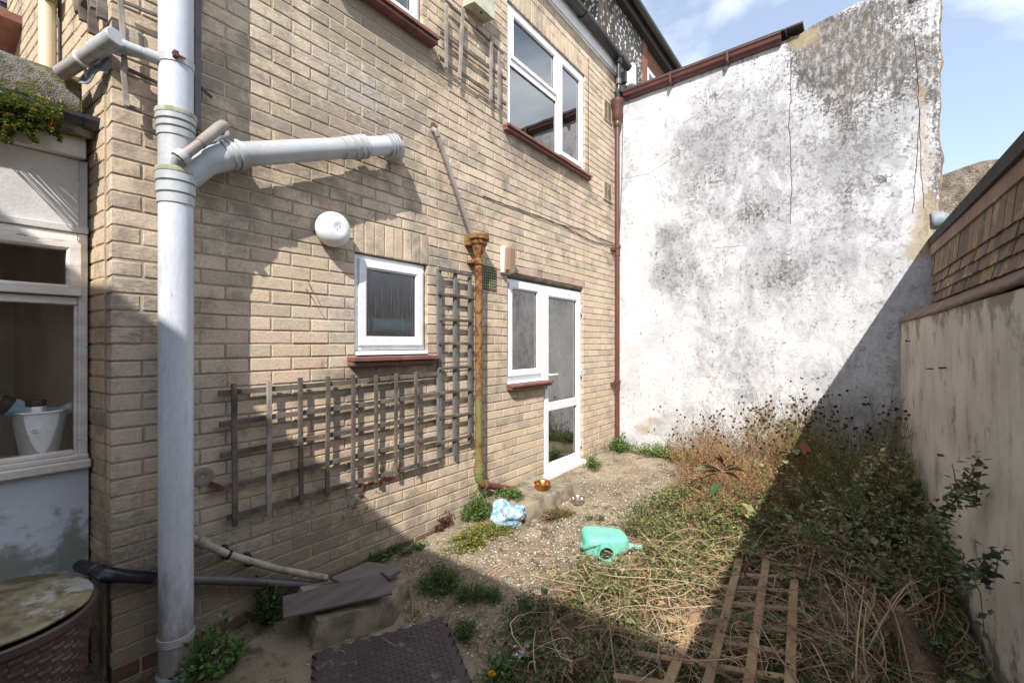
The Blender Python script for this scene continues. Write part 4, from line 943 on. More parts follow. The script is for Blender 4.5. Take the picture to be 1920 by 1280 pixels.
for y, mm in ((1190, 'grey_pipe'),):
    mb = MB(); mb.lathe((SX, SY, 0), [(PR, sz(y + 9)), (PR + .005, sz(y + 9)), (PR + .005, sz(y - 5)), (PR, sz(y - 5))], n=32); mb.box((SX - .02, SY + PR, sz(y + 8)), (SX + .02, 0, sz(y - 4))); mb.build('clip', M[mm], st)
mb = MB(); mb.lathe((SX, SY, 0), [(PR + .004, -.08), (PR + .016, -.06), (PR + .016, sz(1268)), (PR + .002, sz(1266))], n=32); mb.build('clay_collar', M['terracotta'], st)
mb = MB(); mb.lathe((SX, SY, 0), [(PR, sz(1266)), (PR + .012, sz(1266)), (PR + .010, sz(1255)), (PR, sz(1252))], n=32); mb.build('cement_collar', M['lead'], st)
# branch
B0 = Vector((SX, SY, sz(322))); B1 = place(385, 303, SY); B2 = place(440, 291, SY); B3 = place(690, 275, SY + .012); B4 = place(728, 273, SY + .012); B5 = B4 + Vector((.07, .01, .01)); B6 = B4 + Vector((.10, .17, .012))
br_r = .060
mb = MB(); mb.tube([B0 + Vector((0, 0, -.04)), B0.lerp(B1, .45) + Vector((0, 0, -.028)), B1, B1.lerp(B2, .6), B2], [br_r + .004] * 5, 28); mb.build('branch_bend', M['socket'], st)
dd = (B3 - B2).normalized()
def col(mb, c, d, r, a, b): mb.lathe(c, [(r - .006, a), (r, a), (r, b), (r - .006, b)], d, 28)
mb = MB(); mb.tube([B2, B2.lerp(B3, .86)], br_r, 28); mb.build('branch_pipe', M['grey_pipe'], st)
def sock(c, d, prof): mb = MB(); mb.lathe(c, [(br_r - .004, prof[0][1])] + prof + [(br_r - .004, prof[-1][1])], d, 28); mb.build('branch_socket', M['socket'], st)
sock(B2, dd, [(br_r + .006, -.055), (br_r + .006, -.03), (br_r + .012, -.028), (br_r + .012, -.012), (br_r + .006, -.010), (br_r + .006, .0), (br_r + .014, .002), (br_r + .014, .022), (br_r + .007, .024), (br_r + .007, .035)])
sock(B2.lerp(B3, .84), dd, [(br_r + .005, -.07), (br_r + .005, .0), (br_r + .010, .002), (br_r + .010, .02), (br_r + .006, .022), (br_r + .006, .05), (br_r + .013, .052), (br_r + .013, .073), (br_r + .007, .075), (br_r + .007, .086), (br_r + .013, .088), (br_r + .013, .105)])
mb = MB(); mb.tube([B2.lerp(B3, .86), B4], br_r, 28); mb.build('branch_pipe', M['pipe_paint'], st)
mb = MB(); mb.tube([B4 - dd * .02, B4 + dd * .02, B5, B5 + Vector((.03, .04, 0)), B6], br_r + .005, 28)
for q in (0, .03, .055): col(mb, B4 - dd * (.01 - q), dd, br_r + .011, 0, .016)
mb.build('wall_elbow', M['socket'], st)
# short stub pipe on the branch
mb = MB(); s0 = place(342, 294, SY - PR - .02); s1 = place(385, 262, SY - .09); s2 = place(418, 233, SY - .05)
mb.tube([s0, s0.lerp(s1, .9)], .0215, 18); mb.tube([s0.lerp(s1, .75), s1.lerp(s2, .8), s2 + Vector((.01, .02, .004))], .0245, 18); mb.tube([s2, s2 + Vector((.02, .12, 0))], .0225, 16)
mb.build('waste_stub', M['taupe_pipe'], st)
mb = MB(); col(mb, s0, (s1 - s0), .034, -.02, .012); mb.tube([s0 + Vector((-.01, .05, -.03)), s0], .032, 18); mb.build('boss', M['socket'], st)
mb = MB(); p0 = place(392, 262, -.10); p1 = place(424, 248, -.06); mb.tube([p0, p1], .018, 14); mb.build('stub_end', M['lamp_white'], st)
# upper left connection: thick pipe behind the corner, thin pipe joining the stack
rp = thing('upper_waste_pipe', 'pale grey waste pipe with capped tee joining the soil pipe at the house corner', 'pipe', tuple(place(205, 75, -.08)))
t0 = place(208, 76, -.09); t1 = place(115, 137, .22); 
mb = MB(); mb.tube([t0, t1], .030, 20); mb.build('pipe', M['pipe_paint'], rp)
d2 = (t0 - t1).normalized(); mb = MB(); col(mb, t0, d2, .036, -.10, .03); mb.lathe(t0 + d2 * .03, [(.038, -.02), (.038, .004), (.034, .008), (.001, .008)], d2, 20); mb.build('capped_tee', M['socket'], rp)
t2 = place(300, 112, -.13); t3 = Vector((SX - .02, SY - .01, t2.z - .01))
mb = MB(); mb.tube([t0 - d2 * .05, t2], .0165, 16); mb.build('thin_pipe', M['grey_pipe'], rp)
d3 = (t2 - t0).normalized(); mb = MB(); col(mb, t0, d3, .023, .0, .10); col(mb, t2, d3, .022, -.09, -.05); col(mb, t2, d3, .026, -.05, .03); mb.tube([t2, t3], .027, 16); mb.build('joint', M['socket'], rp)
mb = MB(); mb.lathe((SX, SY, 0), [(PR, sz(128)), (PR + .004, sz(128)), (PR + .004, sz(114)), (PR, sz(114))], n=28); mb.build('band', M['socket'], rp); mb = MB(); mb.box((SX - .03, SY - PR - .018, sz(124)), (SX - .01, SY - PR + .004, sz(112)), .003); mb.tube([(SX - .035, SY - PR - .012, sz(118)), (SX + .015, SY - PR - .014, sz(121))], .004, 6); mb.build('rusty_bolt', M['rust_red'], rp)
mb = MB(); c = t0.lerp(t1, .55); col(mb, c, d2, .034, -.006, .006); mb.tube([c, c + Vector((.02, .06, -.05))], .006, 6); mb.build('clip', M['lamp_white'], rp)

# grey diagonal waste pipe -> hopper
hp = thing('rusty_downpipe', 'rusty ochre iron downpipe with hopper head and a shoe turned along the wall', 'drainpipe', tuple(place(897, 880, -.08)))
hc = place(898, 470, -.085); hx, hy = hc.x, -.082
def hz(y): return 1.5 + (645 - y) / (FPX / ((Vector((hx, hy, 1.5)) - CP).dot(FW)))
mb = MB(); mb.tube([(hx, hy, hz(880)), (hx, hy, hz(490))], .031, 20); mb.build('pipe', M['rust'], hp)
mb = MB(); mb.sm = False
def octa(c, prof, n=8, ph=math.pi / 8):
    mb.rings([[Vector((c[0] + r * math.cos(ph + 2 * math.pi * j / n), c[1] + r * math.sin(ph + 2 * math.pi * j / n) * .9, z)) for j in range(n)] for r, z in prof])
octa((hx, hy), [(.036, hz(498)), (.046, hz(496)), (.046, hz(487)), (.036, hz(485)), (.040, hz(480)), (.062, hz(462)), (.080, hz(458)), (.084, hz(452)), (.100, hz(450)), (.102, hz(442)), (.094, hz(441)), (.085, hz(446))])
mb.box((hx - .06, hy, hz(494)), (hx + .06, 0, hz(488)), .003); mb.box((hx - .09, hy + .02, hz(462)), (hx + .09, -.001, hz(441)), .004)
mb.build('hopper', M['rust'], hp)
for y in (885, 868):
    pass
sh = place(905, 912, hy)
mb = MB(); mb.tube([(hx, hy, hz(868)), (hx, hy, hz(888)), (hx + .01, hy, hz(900)), (hx + .05, hy - .004, hz(910)), (hx + .10, hy - .008, hz(912))], [.038, .038, .036, .036, .036], 18)
mb.lathe((hx, hy, hz(886)), [(.031, 0), (.043, 0), (.044, .02), (.044, .045), (.031, .047)], n=20); mb.build('shoe', M['rust'], hp)
e0 = Vector((hx + .06, hy - .006, hz(911))); e1 = place(962, 918, -.07)
mb = MB(); mb.tube([e0, e1], .030, 18); col(mb, e0, (e1 - e0).normalized(), .042, .0, .035); mb.build('outlet', M['rust_red'], hp)
wpipe = thing('grey_waste_pipe', 'thin grey waste pipe running down the bricks into the rusty hopper', 'pipe', tuple(place(815, 242)))
a0 = place(813, 240, .0); a1 = place(818, 246, -.045); a2 = place(884, 440, -.075)
mb = MB(); mb.tube([a1, a2], .0165, 14); mb.build('pipe', M['taupe_pipe'], wpipe)
mb = MB(); mb.tube([a0 + Vector((0, .02, 0)), a1 + Vector((0, .012, .004)), a1, a1.lerp(a2, .05)], .021, 14); mb.build('elbow', M['taupe_pipe'], wpipe)
mb = MB(); q = place(813, 238); mb.lathe(q, [(.03, -.01), (.034, .004), (.02, .008)], (0, -1, 0), 9); mb.build('cement_patch', M['rust_red'], wpipe)

# brown pipe in the corner
bp = thing('brown_downpipe', 'red brown painted iron downpipe with ornate hopper in the corner by the white wall', 'drainpipe', (5.47, -.10, 0))
bx, by = W(1157.5, 600, -.075).x, -.075
def bz(y): return 1.5 + (645 - y) / (FPX / ((Vector((bx, by, 1.5)) - CP).dot(FW)))
mb = MB(); mb.tube([(bx, by, bz(832)), (bx, by, bz(225))], .031, 18); mb.build('pipe', M['brown_paint'], bp)
for y in (470, 722):
    mb = MB(); mb.lathe((bx, by, 0), [(.031, bz(y + 10)), (.037, bz(y + 10)), (.037, bz(y - 4)), (.046, bz(y - 4)), (.046, bz(y - 9)), (.031, bz(y - 9))], n=18); mb.box((bx - .06, by, bz(y)), (bx + .06, 0, bz(y - 5)), .002); mb.build('collar', M['brown_paint'], bp)
mb = MB(); mb.lathe((bx, by, 0), [(.031, bz(240)), (.042, bz(238)), (.042, bz(230)), (.036, bz(228)), (.050, bz(224)), (.066, bz(216)), (.072, bz(206)), (.080, bz(203)), (.080, bz(199)), (.088, bz(197)), (.090, bz(189)), (.080, bz(189)), (.07, bz(195))], n=20); mb.build('hopper', M['brown_paint'], bp)
bl = thing('black_downpipe', 'black plastic swan neck pipe dropping from the roof gutter into the brown hopper', 'drainpipe', (5.42, GY, 5.2))
g_ = (5.42, GY, 5.21)
mb = MB(); mb.tube([(5.42, GY, 5.23), (5.42, GY, 5.05), (5.43, GY, 4.88), (bx - .01, by + .005, 4.83), (bx + .02, by, 4.78), (bx, by, bz(200))], [.028, .028, .030, .038, .040, .038], 16); mb.build('pipe', M['black_plastic'], bl)
mb = MB(); mb.lathe((5.42, GY, 5.0), [(.028, -.07), (.036, -.07), (.037, 0), (.028, .0)], n=16); mb.build('socket', M['dark_pipe'], bl)
mb = MB(); mb.box((5.50, -.16, 4.98), (5.555, -.01, 5.14), .01); tag(mb.build('junction_box', M['black_plastic'], loc=(5.53, -.08, 4.98)), 'small black box under the gutter end at the top of the corner pipe', 'box')

# pipes low on the wall
lpipe = thing('cream_waste_pipe', 'dirty cream waste pipe sloping down the wall beside the fat soil pipe', 'pipe', tuple(place(365, 1012, -.04)))
c0 = place(345, 1003, -.03); c1 = place(376, 1015, -.06); c2 = place(430, 1040, -.065); c3 = place(520, 1066, -.07); c4 = place(611, 1083, -.085)
mb = MB(); mb.tube([c0, c1, c2, c3, c4], .0185, 16, cap=True); mb.build('pipe', M['dirty_cream'], lpipe)
mb = MB(); col(mb, c1, c2 - c1, .026, -.02, .035); mb.build('socket', M['dirty_cream'], lpipe)
for c, n_ in ((place(427, 1039, -.06), 0), (place(470, 1053, -.06), 1)):
    mb = MB(); col(mb, c, c2 - c1, .024, -.008, .008); mb.box((c.x - .012, -.04, c.z - .03), (c.x + .012, 0, c.z + .035), .003); mb.build('clip', M['wire'], lpipe)
dpipe = thing('dark_waste_pipe', 'dark waste pipe with flaking tar running behind the soil pipe to the drain slab', 'pipe', tuple(place(300, 1083, -.05)))
p_ = [place(150, 1060, .2), place(180, 1068, .05), place(200, 1077, -.05), place(300, 1084, -.055)]
mb = MB(); mb.tube([p_[0], p_[1], p_[2], p_[2].lerp(p_[3], .3), p_[3]], [.026, .028, .032, .027, .026], 16); mb.build('tarred_bend', M['tar'], dpipe)
mb = MB(); mb.tube([p_[3], place(450, 1088, -.06), place(590, 1097, -.075)], .0225, 16); mb.build('pipe', M['dark_pipe'], dpipe)
mb = MB(); mb.lathe(place(381, 894), [(.045, -.01), (.048, .004), (.03, .008), (.012, .003), (.008, -.01)], (0, -1, 0), 11); tag(mb.build('pipe_stub', M['taupe_pipe'], loc=tuple(place(381, 894))), 'blocked pipe hole with cement ring in the bricks left of the trellis', 'pipe end')

# side wall cream pipe and cable
cp = thing('cream_downpipe', 'cream plastic downpipe on the side wall above the lean-to roof', 'drainpipe', tuple(PS(1, .05, 2.6)))
def SP(px, py, d=0.0):
    n = SN; p0 = Vector((CORNER, 0, 0)) + SN * d; r = ray(px, py); t = (p0 - CP).dot(n) / r.dot(n); return CP + r * t
c0 = SP(89, 60, .05)
mb = MB(); mb.tube([(c0.x, c0.y, 2.55), (c0.x, c0.y, 6)], .034, 18); mb.build('pipe', M['cream_pipe'], cp)
mb = MB(); c1 = SP(92, 2, .05); mb.lathe((c0.x, c0.y, c1.z), [(.034, -.0), (.039, .0), (.039, .06), (.034, .06)], n=18); mb.box((c0.x - .03, c0.y - .10, c1.z + .0), (c0.x + .03, c0.y - .02, c1.z + .05), .01); mb.build('socket', M['flood_box'], cp)
mb = MB(); k = SP(111, 60, .01); mb.tube([(k.x, k.y, 2.6), (k.x, k.y, 3.2), (k.x, k.y, 6)], .006, 6); tag(mb.build('cable', M['wire'], loc=(k.x, k.y, 2.6)), 'black cable running up the side wall right of the cream downpipe', 'cable')

# ================================================================== LAMPS
wl_ = thing('round_wall_lamp', 'round white bulkhead lamp with a dished face on the brick wall', 'wall lamp', tuple(place(620, 437)))
c = place(615, 433, 0); ax = Vector((0, -1, 0))
mb = MB(); mb.lathe(c, [(.085, -.004), (.085, .012), (.07, .02), (.07, .03)], ax, 32); mb.build('back_plate', M['dark_pipe'], wl_)
mb = MB(); mb.lathe(c, [(.07, .014), (.092, .018), (.101, .032), (.105, .052), (.104, .072), (.098, .092), (.086, .108), (.068, .119), (.050, .124), (.036, .1245), (.026, .122), (.016, .119), (.001, .118)], ax, 40); mb.build('cover', M['lamp_white'], wl_)
mb = MB()
for a, b in ((.010, .008), (-.008, -.010)): mb.lathe(c + Vector((a, -.116, b)), [(.006, 0), (.006, .004), (.002, .0055)], ax, 8)
mb.build('screw', M['socket'], wl_)
bk_ = thing('bulkhead_lamp', 'upright bulkhead lamp with ribbed clear lens above the glazed door', 'wall lamp', tuple(place(948, 495)))
b0 = wp(937, 465)[0]; b1 = b0 + .125; bt = wp(940, 462)[1]; bb = wp(940, 513)[1]
mb = MB(); mb.box((b0, 0, bb), (b1, -.045, bt), .008); mb.build('base', M['upvc_dirty'], bk_)
mb = MB(); mb.box((b0 + .004, -.0455, bb + .006), (b1 - .004, -.105, bt - .004), .022); mb.build('lens', M['lens'], bk_)
fb = thing('floodlight', 'greenish cream flood lamp box under the top edge, above the broken trellis', 'wall lamp', tuple(place(888, 10)))
f0 = wp(868, 0)[0]; f1 = wp(906, 0)[0]; zb3 = wp(890, 36)[1]
mb = MB(); mb.hexa([(f0, 0, zb3 + .02), (f1, 0, zb3 + .02), (f1, -.13, zb3), (f0, -.13, zb3), (f0, 0, zb3 + .32), (f1, 0, zb3 + .32), (f1, -.13, zb3 + .32), (f0, -.13, zb3 + .32)]); mb.build('box', M['flood_box'], fb)
mb = MB(); mb.lathe(((f0 + f1) / 2, -.09, zb3 + .006), [(.01, .004), (.01, -.006), (.004, -.006)], n=10); mb.build('cable_gland', M['wire'], fb)
mb = MB(); 
pts = [place(905, 368, -.006), place(960, 388, -.008), place(1010, 405, -.006), place(1060, 425, -.008), place(1110, 452, -.012), place(1150, 462, -.01)]
pts2 = []
for a, b in zip(pts, pts[1:]):
    for i in range(5): pts2.append(a.lerp(b, i / 5) + Vector((0, random.uniform(-.003, .003), random.uniform(-.005, .005))))
mb.tube(pts2 + [pts[-1]], .0045, 6); mb.tube([place(1050, 421, -.008), place(1095, 430, -.008), place(1120, 446, -.01), place(1152, 458, -.01)], .004, 6)
tag(mb.build('cable', M['wire'], loc=tuple(pts[0])), 'black cable sagging across the bricks to the brown corner pipe', 'cable')
mb = MB(); a = E(1168, 200, WX - .01); mb.tube([a, E(1166, 330, WX - .012), E(1162, 430, WX - .015), E(1158, 470, WX - .05)], .004, 6); tag(mb.build('cable', M['wire'], loc=tuple(a)), 'thin cable hanging down the white wall beside the brown corner pipe', 'cable')
mb = MB(); mb.tube([place(1104, 110, -.006), place(1103, 190, -.006), place(1103, 330, -.006)], .0035, 6); tag(mb.build('cable', M['iron'], loc=tuple(place(1104, 110))), 'thin brown cable clipped upright beside the large upstairs window', 'cable')
for pts in (([(575, 523), (586, 548)]), ([(573, 541), (590, 566)])):
    mb = MB(); a = place(*pts[0], -.002); b = place(*pts[1], -.05); mb.tube([a, a.lerp(b, .5) + Vector((0, 0, .006)), b], .002, 5)
    tag(mb.build('wall_nail', M['iron'], loc=tuple(a)), 'thin bent wire sticking out of the bricks under the round lamp, ' + ('upper of two' if pts[0][1] < 530 else 'lower of two'), 'nail', 'wires sticking out of the brick wall')
# hooks on the boundary wall
def NP(px, py, d=0.0):
    p0 = NO + NN * d; r = ray(px, py); t = (p0 - CP).dot(NN) / r.dot(NN); return CP + r * t
for i, (px, py, lab) in enumerate(((1706, 640, 'highest rusty nail pair, near the corner of the boundary wall'), (1749, 691, 'left of two rusty nails level on the boundary wall'), (1773, 689, 'right of two rusty nails level on the boundary wall'), (1770, 853, 'small nail low on the boundary wall above the bramble'))):
    mb = MB(); p = NP(px, py)
    for k in (-.02, .012): mb.tube([p + ND * k, p + ND * k + NN * .03 + Vector((0, 0, random.uniform(-.006, .012)))], .004, 6)
    mb.tube([p - ND * .03 + NN * .015, p + ND * .03 + NN * .018], .0025, 5)
    tag(mb.build('wall_nail', M['iron'], loc=tuple(p)), lab, 'nail', 'nails in the boundary wall')

# ================================================================== TRELLISES
UPY = (0, -1, 0)
def lath(mb, p, q, w=.028, h=.014): mb.bar(p, q, w, h, up=UPY, bev=.002, wob=.0016, seg=7)
tr = thing('wall_trellis', 'wide weathered grey batten trellis fixed low on the brick wall', 'trellis', tuple(place(650, 900, -.03)), 'garden trellises')
def crop6(x, y): return 380 + x / 2.064, 380 + y / 2.064
H_ = [((60, 738), (905, 663)), ((65, 857), (915, 740)), ((68, 977), (915, 820)), ((70, 1105), (915, 905)), ((95, 1218), (920, 990))]
for a, b in H_:
    mb = MB(); lath(mb, place(*crop6(*a), -.035), place(*crop6(*b), -.035)); mb.build('rail', M['wood_grey'], tr)
for x, t_, b_ in ((122, 700, 1250), (258, 688, 1206), (377, 677, 1167), (485, 671, 1133), (583, 665, 1104), (670, 665, 1082), (750, 660, 1055), (826, 654, 1030)):
    mb = MB(); p = place(*crop6(x, t_), -.049); q = place(*crop6(x + random.uniform(-2, 2), b_), -.049); q.x = p.x + random.uniform(-.008, .008); lath(mb, p, q, .026, .014); mb.build('upright', M['wood_grey'] if x != 258 else M['wood_light'], tr)
mb = MB(); 
for x, y in ((826, 830), (377, 905), (915, 740)): 
    p = place(*crop6(x, y), -.055); mb.tube([p + Vector((-.012, 0, .02)), p + Vector((.015, -.006, 0)), p + Vector((-.01, .004, -.02)), p + Vector((.0, 0, -.10))], .0014, 5)
mb.build('garden_wire', M['lead'], tr)
t2_ = thing('narrow_trellis', 'narrow upright dark trellis panel left of the rusty downpipe', 'trellis', tuple(place(855, 680, -.03)), 'garden trellises')
for x, t_, b_, x2 in ((915, 255, 985, 915), (977, 270, 980, 974), (1034, 288, 925, 1033)):
    mb = MB(); p = place(*crop6(x, t_), -.035); q = place(*crop6(x2, b_), -.035); lath(mb, p, q, .038 if x == 915 else .030, .020); mb.build('upright', M['wood_slate'], t2_)
for a, b in (((915, 256), (1042, 282)), ((912, 352), (1050, 369)), ((918, 451), (1045, 459)), ((914, 544), (1049, 546)), ((915, 641), (1041, 634)), ((910, 738), (1050, 721)), ((918, 830), (1041, 814)), ((905, 932), (1050, 898))):
    mb = MB(); lath(mb, place(*crop6(*a), -.050), place(*crop6(*b), -.053), .022, .016); mb.build('rung', M['wood_grey'], t2_)
mb = MB(); p = place(*crop6(1032, 905), -.06)
for i in range(5): mb.tube([p + Vector((random.uniform(-.02, .02), 0, .03)), p + Vector((random.uniform(-.03, .03), -.01, -.03)), p + Vector((random.uniform(-.03, .03), -.005, -random.uniform(.06, .15)))], .0016, 5)
mb.build('garden_wire', M['wire'], t2_)
def crop2(x, y): return 480 + x / 2.977, y / 2.977
t3_ = thing('broken_trellis', 'broken thin trellis high on the wall under the flood lamp', 'trellis', tuple(place(880, 120, -.03)), 'garden trellises')
for a, b in (((1063, 20), (1062, 380)), ((1157, 50), (1135, 440)), ((1314, 200), (1310, 560)), ((1357, 290), (1356, 590))):
    mb = MB(); lath(mb, place(*crop2(*a), -.05), place(*crop2(*b), -.05), .032, .014); mb.build('upright', M['wood_light'], t3_)
for a, b in (((1055, 0), (1380, 300)), ((1030, 180), (1395, 445)), ((1030, 328), (1395, 586))):
    mb = MB(); lath(mb, place(*crop2(*a), -.036), place(*crop2(*b), -.036), .024, .012); mb.build('rail', M['wood_grey'], t3_)
t4_ = thing('corner_trellis', 'old split trellis at the house corner behind the soil pipe, top left', 'trellis', tuple(place(270, 100, -.03)), 'garden trellises')
for a, b in (((226, 0), (235, 130)), ((231, 128), (238, 199))):
    mb = MB(); lath(mb, place(*a, -.05), place(*b, -.05), .02, .012); mb.build('upright', M['wood_light'], t4_)
mb = MB(); lath(mb, place(371, -30, -.04), place(370, 244, -.04), .026, .016); mb.build('upright', M['wood_slate'], t4_)
for a, b in (((228, 2), (372, 62)), ((235, 128), (372, 190)), ((238, 198), (372, 252)), ((360, 150), (398, 184))):
    mb = MB(); lath(mb, place(*a, -.035), place(*b, -.035), .016, .010); mb.build('rail', M['wood_grey'], t4_)
t5_ = thing('loose_laths', 'loose split laths hanging at the top of the side wall', 'trellis', tuple(SP(155, 20, .03)), 'garden trellises')
for (a, b) in (((142, -20), (150, 26)), ((156, -20), (158, 40)), ((177, -10), (179, 18)), ((190, -10), (191, 36)), ((174, 0), (175, 65)), ((172, -12), (160, 14))):
    mb = MB(); lath(mb, SP(*a, .04), SP(*b, .04), .035, .018); mb.build('lath', M['wood_grey'], t5_)
mb = MB(); lath(mb, place(395, 907, -.03), place(418, 915, -.03), .024, .03); tag(mb.build('wooden_stub', M['rust_red'], loc=tuple(place(400, 908, -.02))), 'reddish wooden stub poking from the bricks at the left end of the wide trellis', 'batten')

# fallen pine trellis in the weeds
ft = thing('fallen_trellis', 'tan softwood trellis lying flat among dry stems in the right foreground', 'trellis', tuple(G(1400, 1180, .1)), 'garden trellises')
TZ = .125
for a, b in (((1386, 1050), (1318, 1320)), ((1437, 1052), (1398, 1320)), ((1490, 1076), (1479, 1320)), ((1306, 1150), (1235, 1330))):
    mb = MB(); mb.bar(G(*a, TZ + .012), G(*b, TZ + .012), .040, .018, (0, 0, 1), .003, .002, 6); mb.build('long_batten', M['wood_pine'], ft)
for a, b in (((1400, 1079), (1500, 1084)), ((1345, 1100), (1502, 1110)), ((1330, 1128), (1500, 1143)), ((1236, 1157), (1500, 1186)), ((1252, 1189), (1500, 1228)), ((1195, 1226), (1495, 1275)), ((1150, 1268), (1500, 1325))):
    mb = MB(); mb.bar(G(*a, TZ - .008), G(*b, TZ - .008), .034, .018, (0, 0, 1), .003, .0012, 6); mb.build('cross_batten', M['wood_pine'], ft)

# ================================================================== THINGS ON THE GROUND
def lump(name, prof_top, zt, zb, mat, parent=None, loc=None, amp=.01, n=3):
    """rounded block from a top outline (list of (x,y)) sunk to zb"""
    c = Vector((sum(p[0] for p in prof_top) / len(prof_top), sum(p[1] for p in prof_top) / len(prof_top)))
    m = len(prof_top) * 6; out_ = []
    for i in range(len(prof_top)):
        a = Vector(prof_top[i]); b = Vector(prof_top[(i + 1) % len(prof_top)])
        for k in range(6): out_.append(a.lerp(b, k / 6))
    rings = []
    for s, z in ((1.10, zb), (1.08, zb + (zt - zb) * .3), (1.05, zb + (zt - zb) * .6), (1.02, zb + (zt - zb) * .85), (.97, zt - .002), (.85, zt + .003), (.5, zt + .005), (.02, zt + .005)):
        rings.append([Vector((c.x + (p.x - c.x) * s, c.y + (p.y - c.y) * s, z)) for p in out_])
    rings = [[p + Vector([mnoise.noise(Vector((p.x * 8 + k * 9, p.y * 8, p.z * 8))) * amp for k in range(3)]) for p in r] for r in rings]
    mb = MB(); mb.sm = True; mb.rings(rings, cap=True); return mb.build(name, mat, parent, loc)
# drain surround
pl = thing('drain_surround', 'rounded worn concrete drain surround against the wall, covered by slates', 'drain', tuple(G(660, 1150)))
top = [G(592, 1165, .13).xy, G(735, 1125, .13).xy, G(765, 1078, .13).xy, G(700, 1050, .13).xy, G(560, 1100, .13).xy]
lump('concrete_block', top, .135, -.12, M['concrete'], pl, amp=.018)
def slab(name, pts, zs_, t, mat, label, cat, group=None):
    q = [G(px, py, z) for (px, py), z in zip(pts, zs_)]; mb = MB(); m = len(q)
    mb.rings([[p - Vector((0, 0, t)) for p in q], q]); return tag(mb.build(name, mat, loc=tuple(q[0])), label, cat, group)
slab('slate_board', [(530, 1117), (712, 1073), (728, 1090), (735, 1111), (690, 1121), (531, 1157)], [.165, .20, .195, .185, .18, .15], .009, M['slate_board'], 'dark brown flat board lying tilted across the concrete drain surround', 'board')
slab('stone_slab', [(620, 1082), (690, 1052), (742, 1060), (752, 1068), (728, 1080), (716, 1072), (640, 1092)], [.165, .17, .165, .16, .16, .165, .165], .018, M['slate_pale'], 'pale worn slab tucked behind the dark board at the wall', 'slab')
# step by the door
sp_ = thing('concrete_step', 'low stained concrete step beside the glazed door', 'step', (3.25, -.25, .08))
lump('step_block', [(2.86, -.455), (3.60, -.465), (3.61, -.01), (2.85, -.01)], gz(3.2) + .115, -.06, M['concrete'], sp_, amp=.006)
# rubber mat
A = G(830, 1160, .012); B = G(622, 1216, .012); u_ = (B - A); u_.z = 0; SZ = u_.length; u_.normalize(); v_ = Vector((-u_.y, u_.x, 0))
if (CP - A).dot(v_) < 0: v_ = -v_
mat_ = thing('rubber_mat', 'dark brown interlocking rubber mat with raised diagonal tread', 'mat', tuple(A))
def MP(a, b, z=0): p = A + u_ * a + v_ * b; return Vector((p.x, p.y, gz(p.x) + .020 + z + .003 * math.sin(a * 9) * math.sin(b * 7)))
S2 = .62; edge = []
def side(p0, dr, nr):
    n = 9; w = S2 / n; o = []
    for i in range(n):
        for k in range(8):
            t = k / 8; x = i * w + w * t; bump_ = .016 * math.sin(math.pi * 2 * t) ; sk = .010 * math.sin(math.pi * 4 * t)
            o.append((p0[0] + dr[0] * (x + sk) + nr[0] * bump_, p0[1] + dr[1] * (x + sk) + nr[1] * bump_))
    return o
outl = side((0, 0), (1, 0), (0, -1)) + side((S2, 0), (0, 1), (1, 0)) + side((S2, S2), (-1, 0), (0, 1)) + side((0, S2), (0, -1), (-1, 0))
V = []; F = []; 
mb = MB(); n = len(outl)
inner = [(S2 / 2 + (a - S2 / 2) * .93, S2 / 2 + (b - S2 / 2) * .93) for a, b in outl]
mb.rings([[MP(a, b, -.014) for a, b in outl], [MP(a, b, -.001) for a, b in outl], [MP(a, b, 0) for a, b in inner], [MP(S2 / 2 + (a - S2 / 2) * .5, S2 / 2 + (b - S2 / 2) * .5) for a, b in outl], [MP(S2 / 2 + (a - S2 / 2) * .01, S2 / 2 + (b - S2 / 2) * .01) for a, b in outl]])
M['rubber'] = simple('brown_rubber', (.070, .052, .052), (.052, .038, .040), .62, 5, 80, .2, spots=.57, spot_c=(.17, .145, .14), spot_scale=9)
mb.build('mat_base', M['rubber'], mat_)
mb = MB(); g = .026; N_ = int((S2 - .04) / g)
for i in range(N_):
    for j in range(N_):
        ca, cb = .03 + g * (i + .5), .03 + g * (j + .5); s = 1 if (i + j) % 2 else -1; ln, wd = .013, .0042
        d_ = Vector((1, s)).normalized() if True else 0; e_ = Vector((-d_.y, d_.x))
        pts = [(-ln, 0), (-ln * .6, -wd), (ln * .6, -wd), (ln, 0), (ln * .6, wd), (-ln * .6, wd)]
        lo = [MP(ca + d_.x * a + e_.x * b, cb + d_.y * a + e_.y * b, -.001) for a, b in pts]; hi = [MP(ca + d_.x * a * .75 + e_.x * b * .6, cb + d_.y * a * .75 + e_.y * b * .6, .0035) for a, b in pts]
        mb.rings([lo, hi])
mb.build('tread', M['rubber'], mat_)
# bowls
def bowl(name, c, r, h, mat, label):
    mb = MB(); mb.lathe(c, [(.001, .003), (r * .70, .003), (r * .78, 0), (r * .82, .006), (r * .90, h * .8), (r * 1.0, h), (r * 1.06, h + .002), (r * 1.06, h + .005), (r * .98, h + .004), (r * .87, h * .78), (r * .78, .009), (r * .6, .006), (.001, .006)], n=36)
    tag(mb.build(name, mat, loc=tuple(c)), label, 'bowl', 'metal pet bowls')
cb = G(1083, 944); cb.z = gz(cb.x) + .004; bowl('steel_bowl', cb, .062, .048, M['steel'], 'small steel bowl on the gravel in front of the concrete step')
cb = G(1017, 916, .12); cb.z = gz(3.2) + .120; bowl('gold_bowl', cb, .075, .055, M['brass'], 'gold coloured metal bowl on the concrete step')
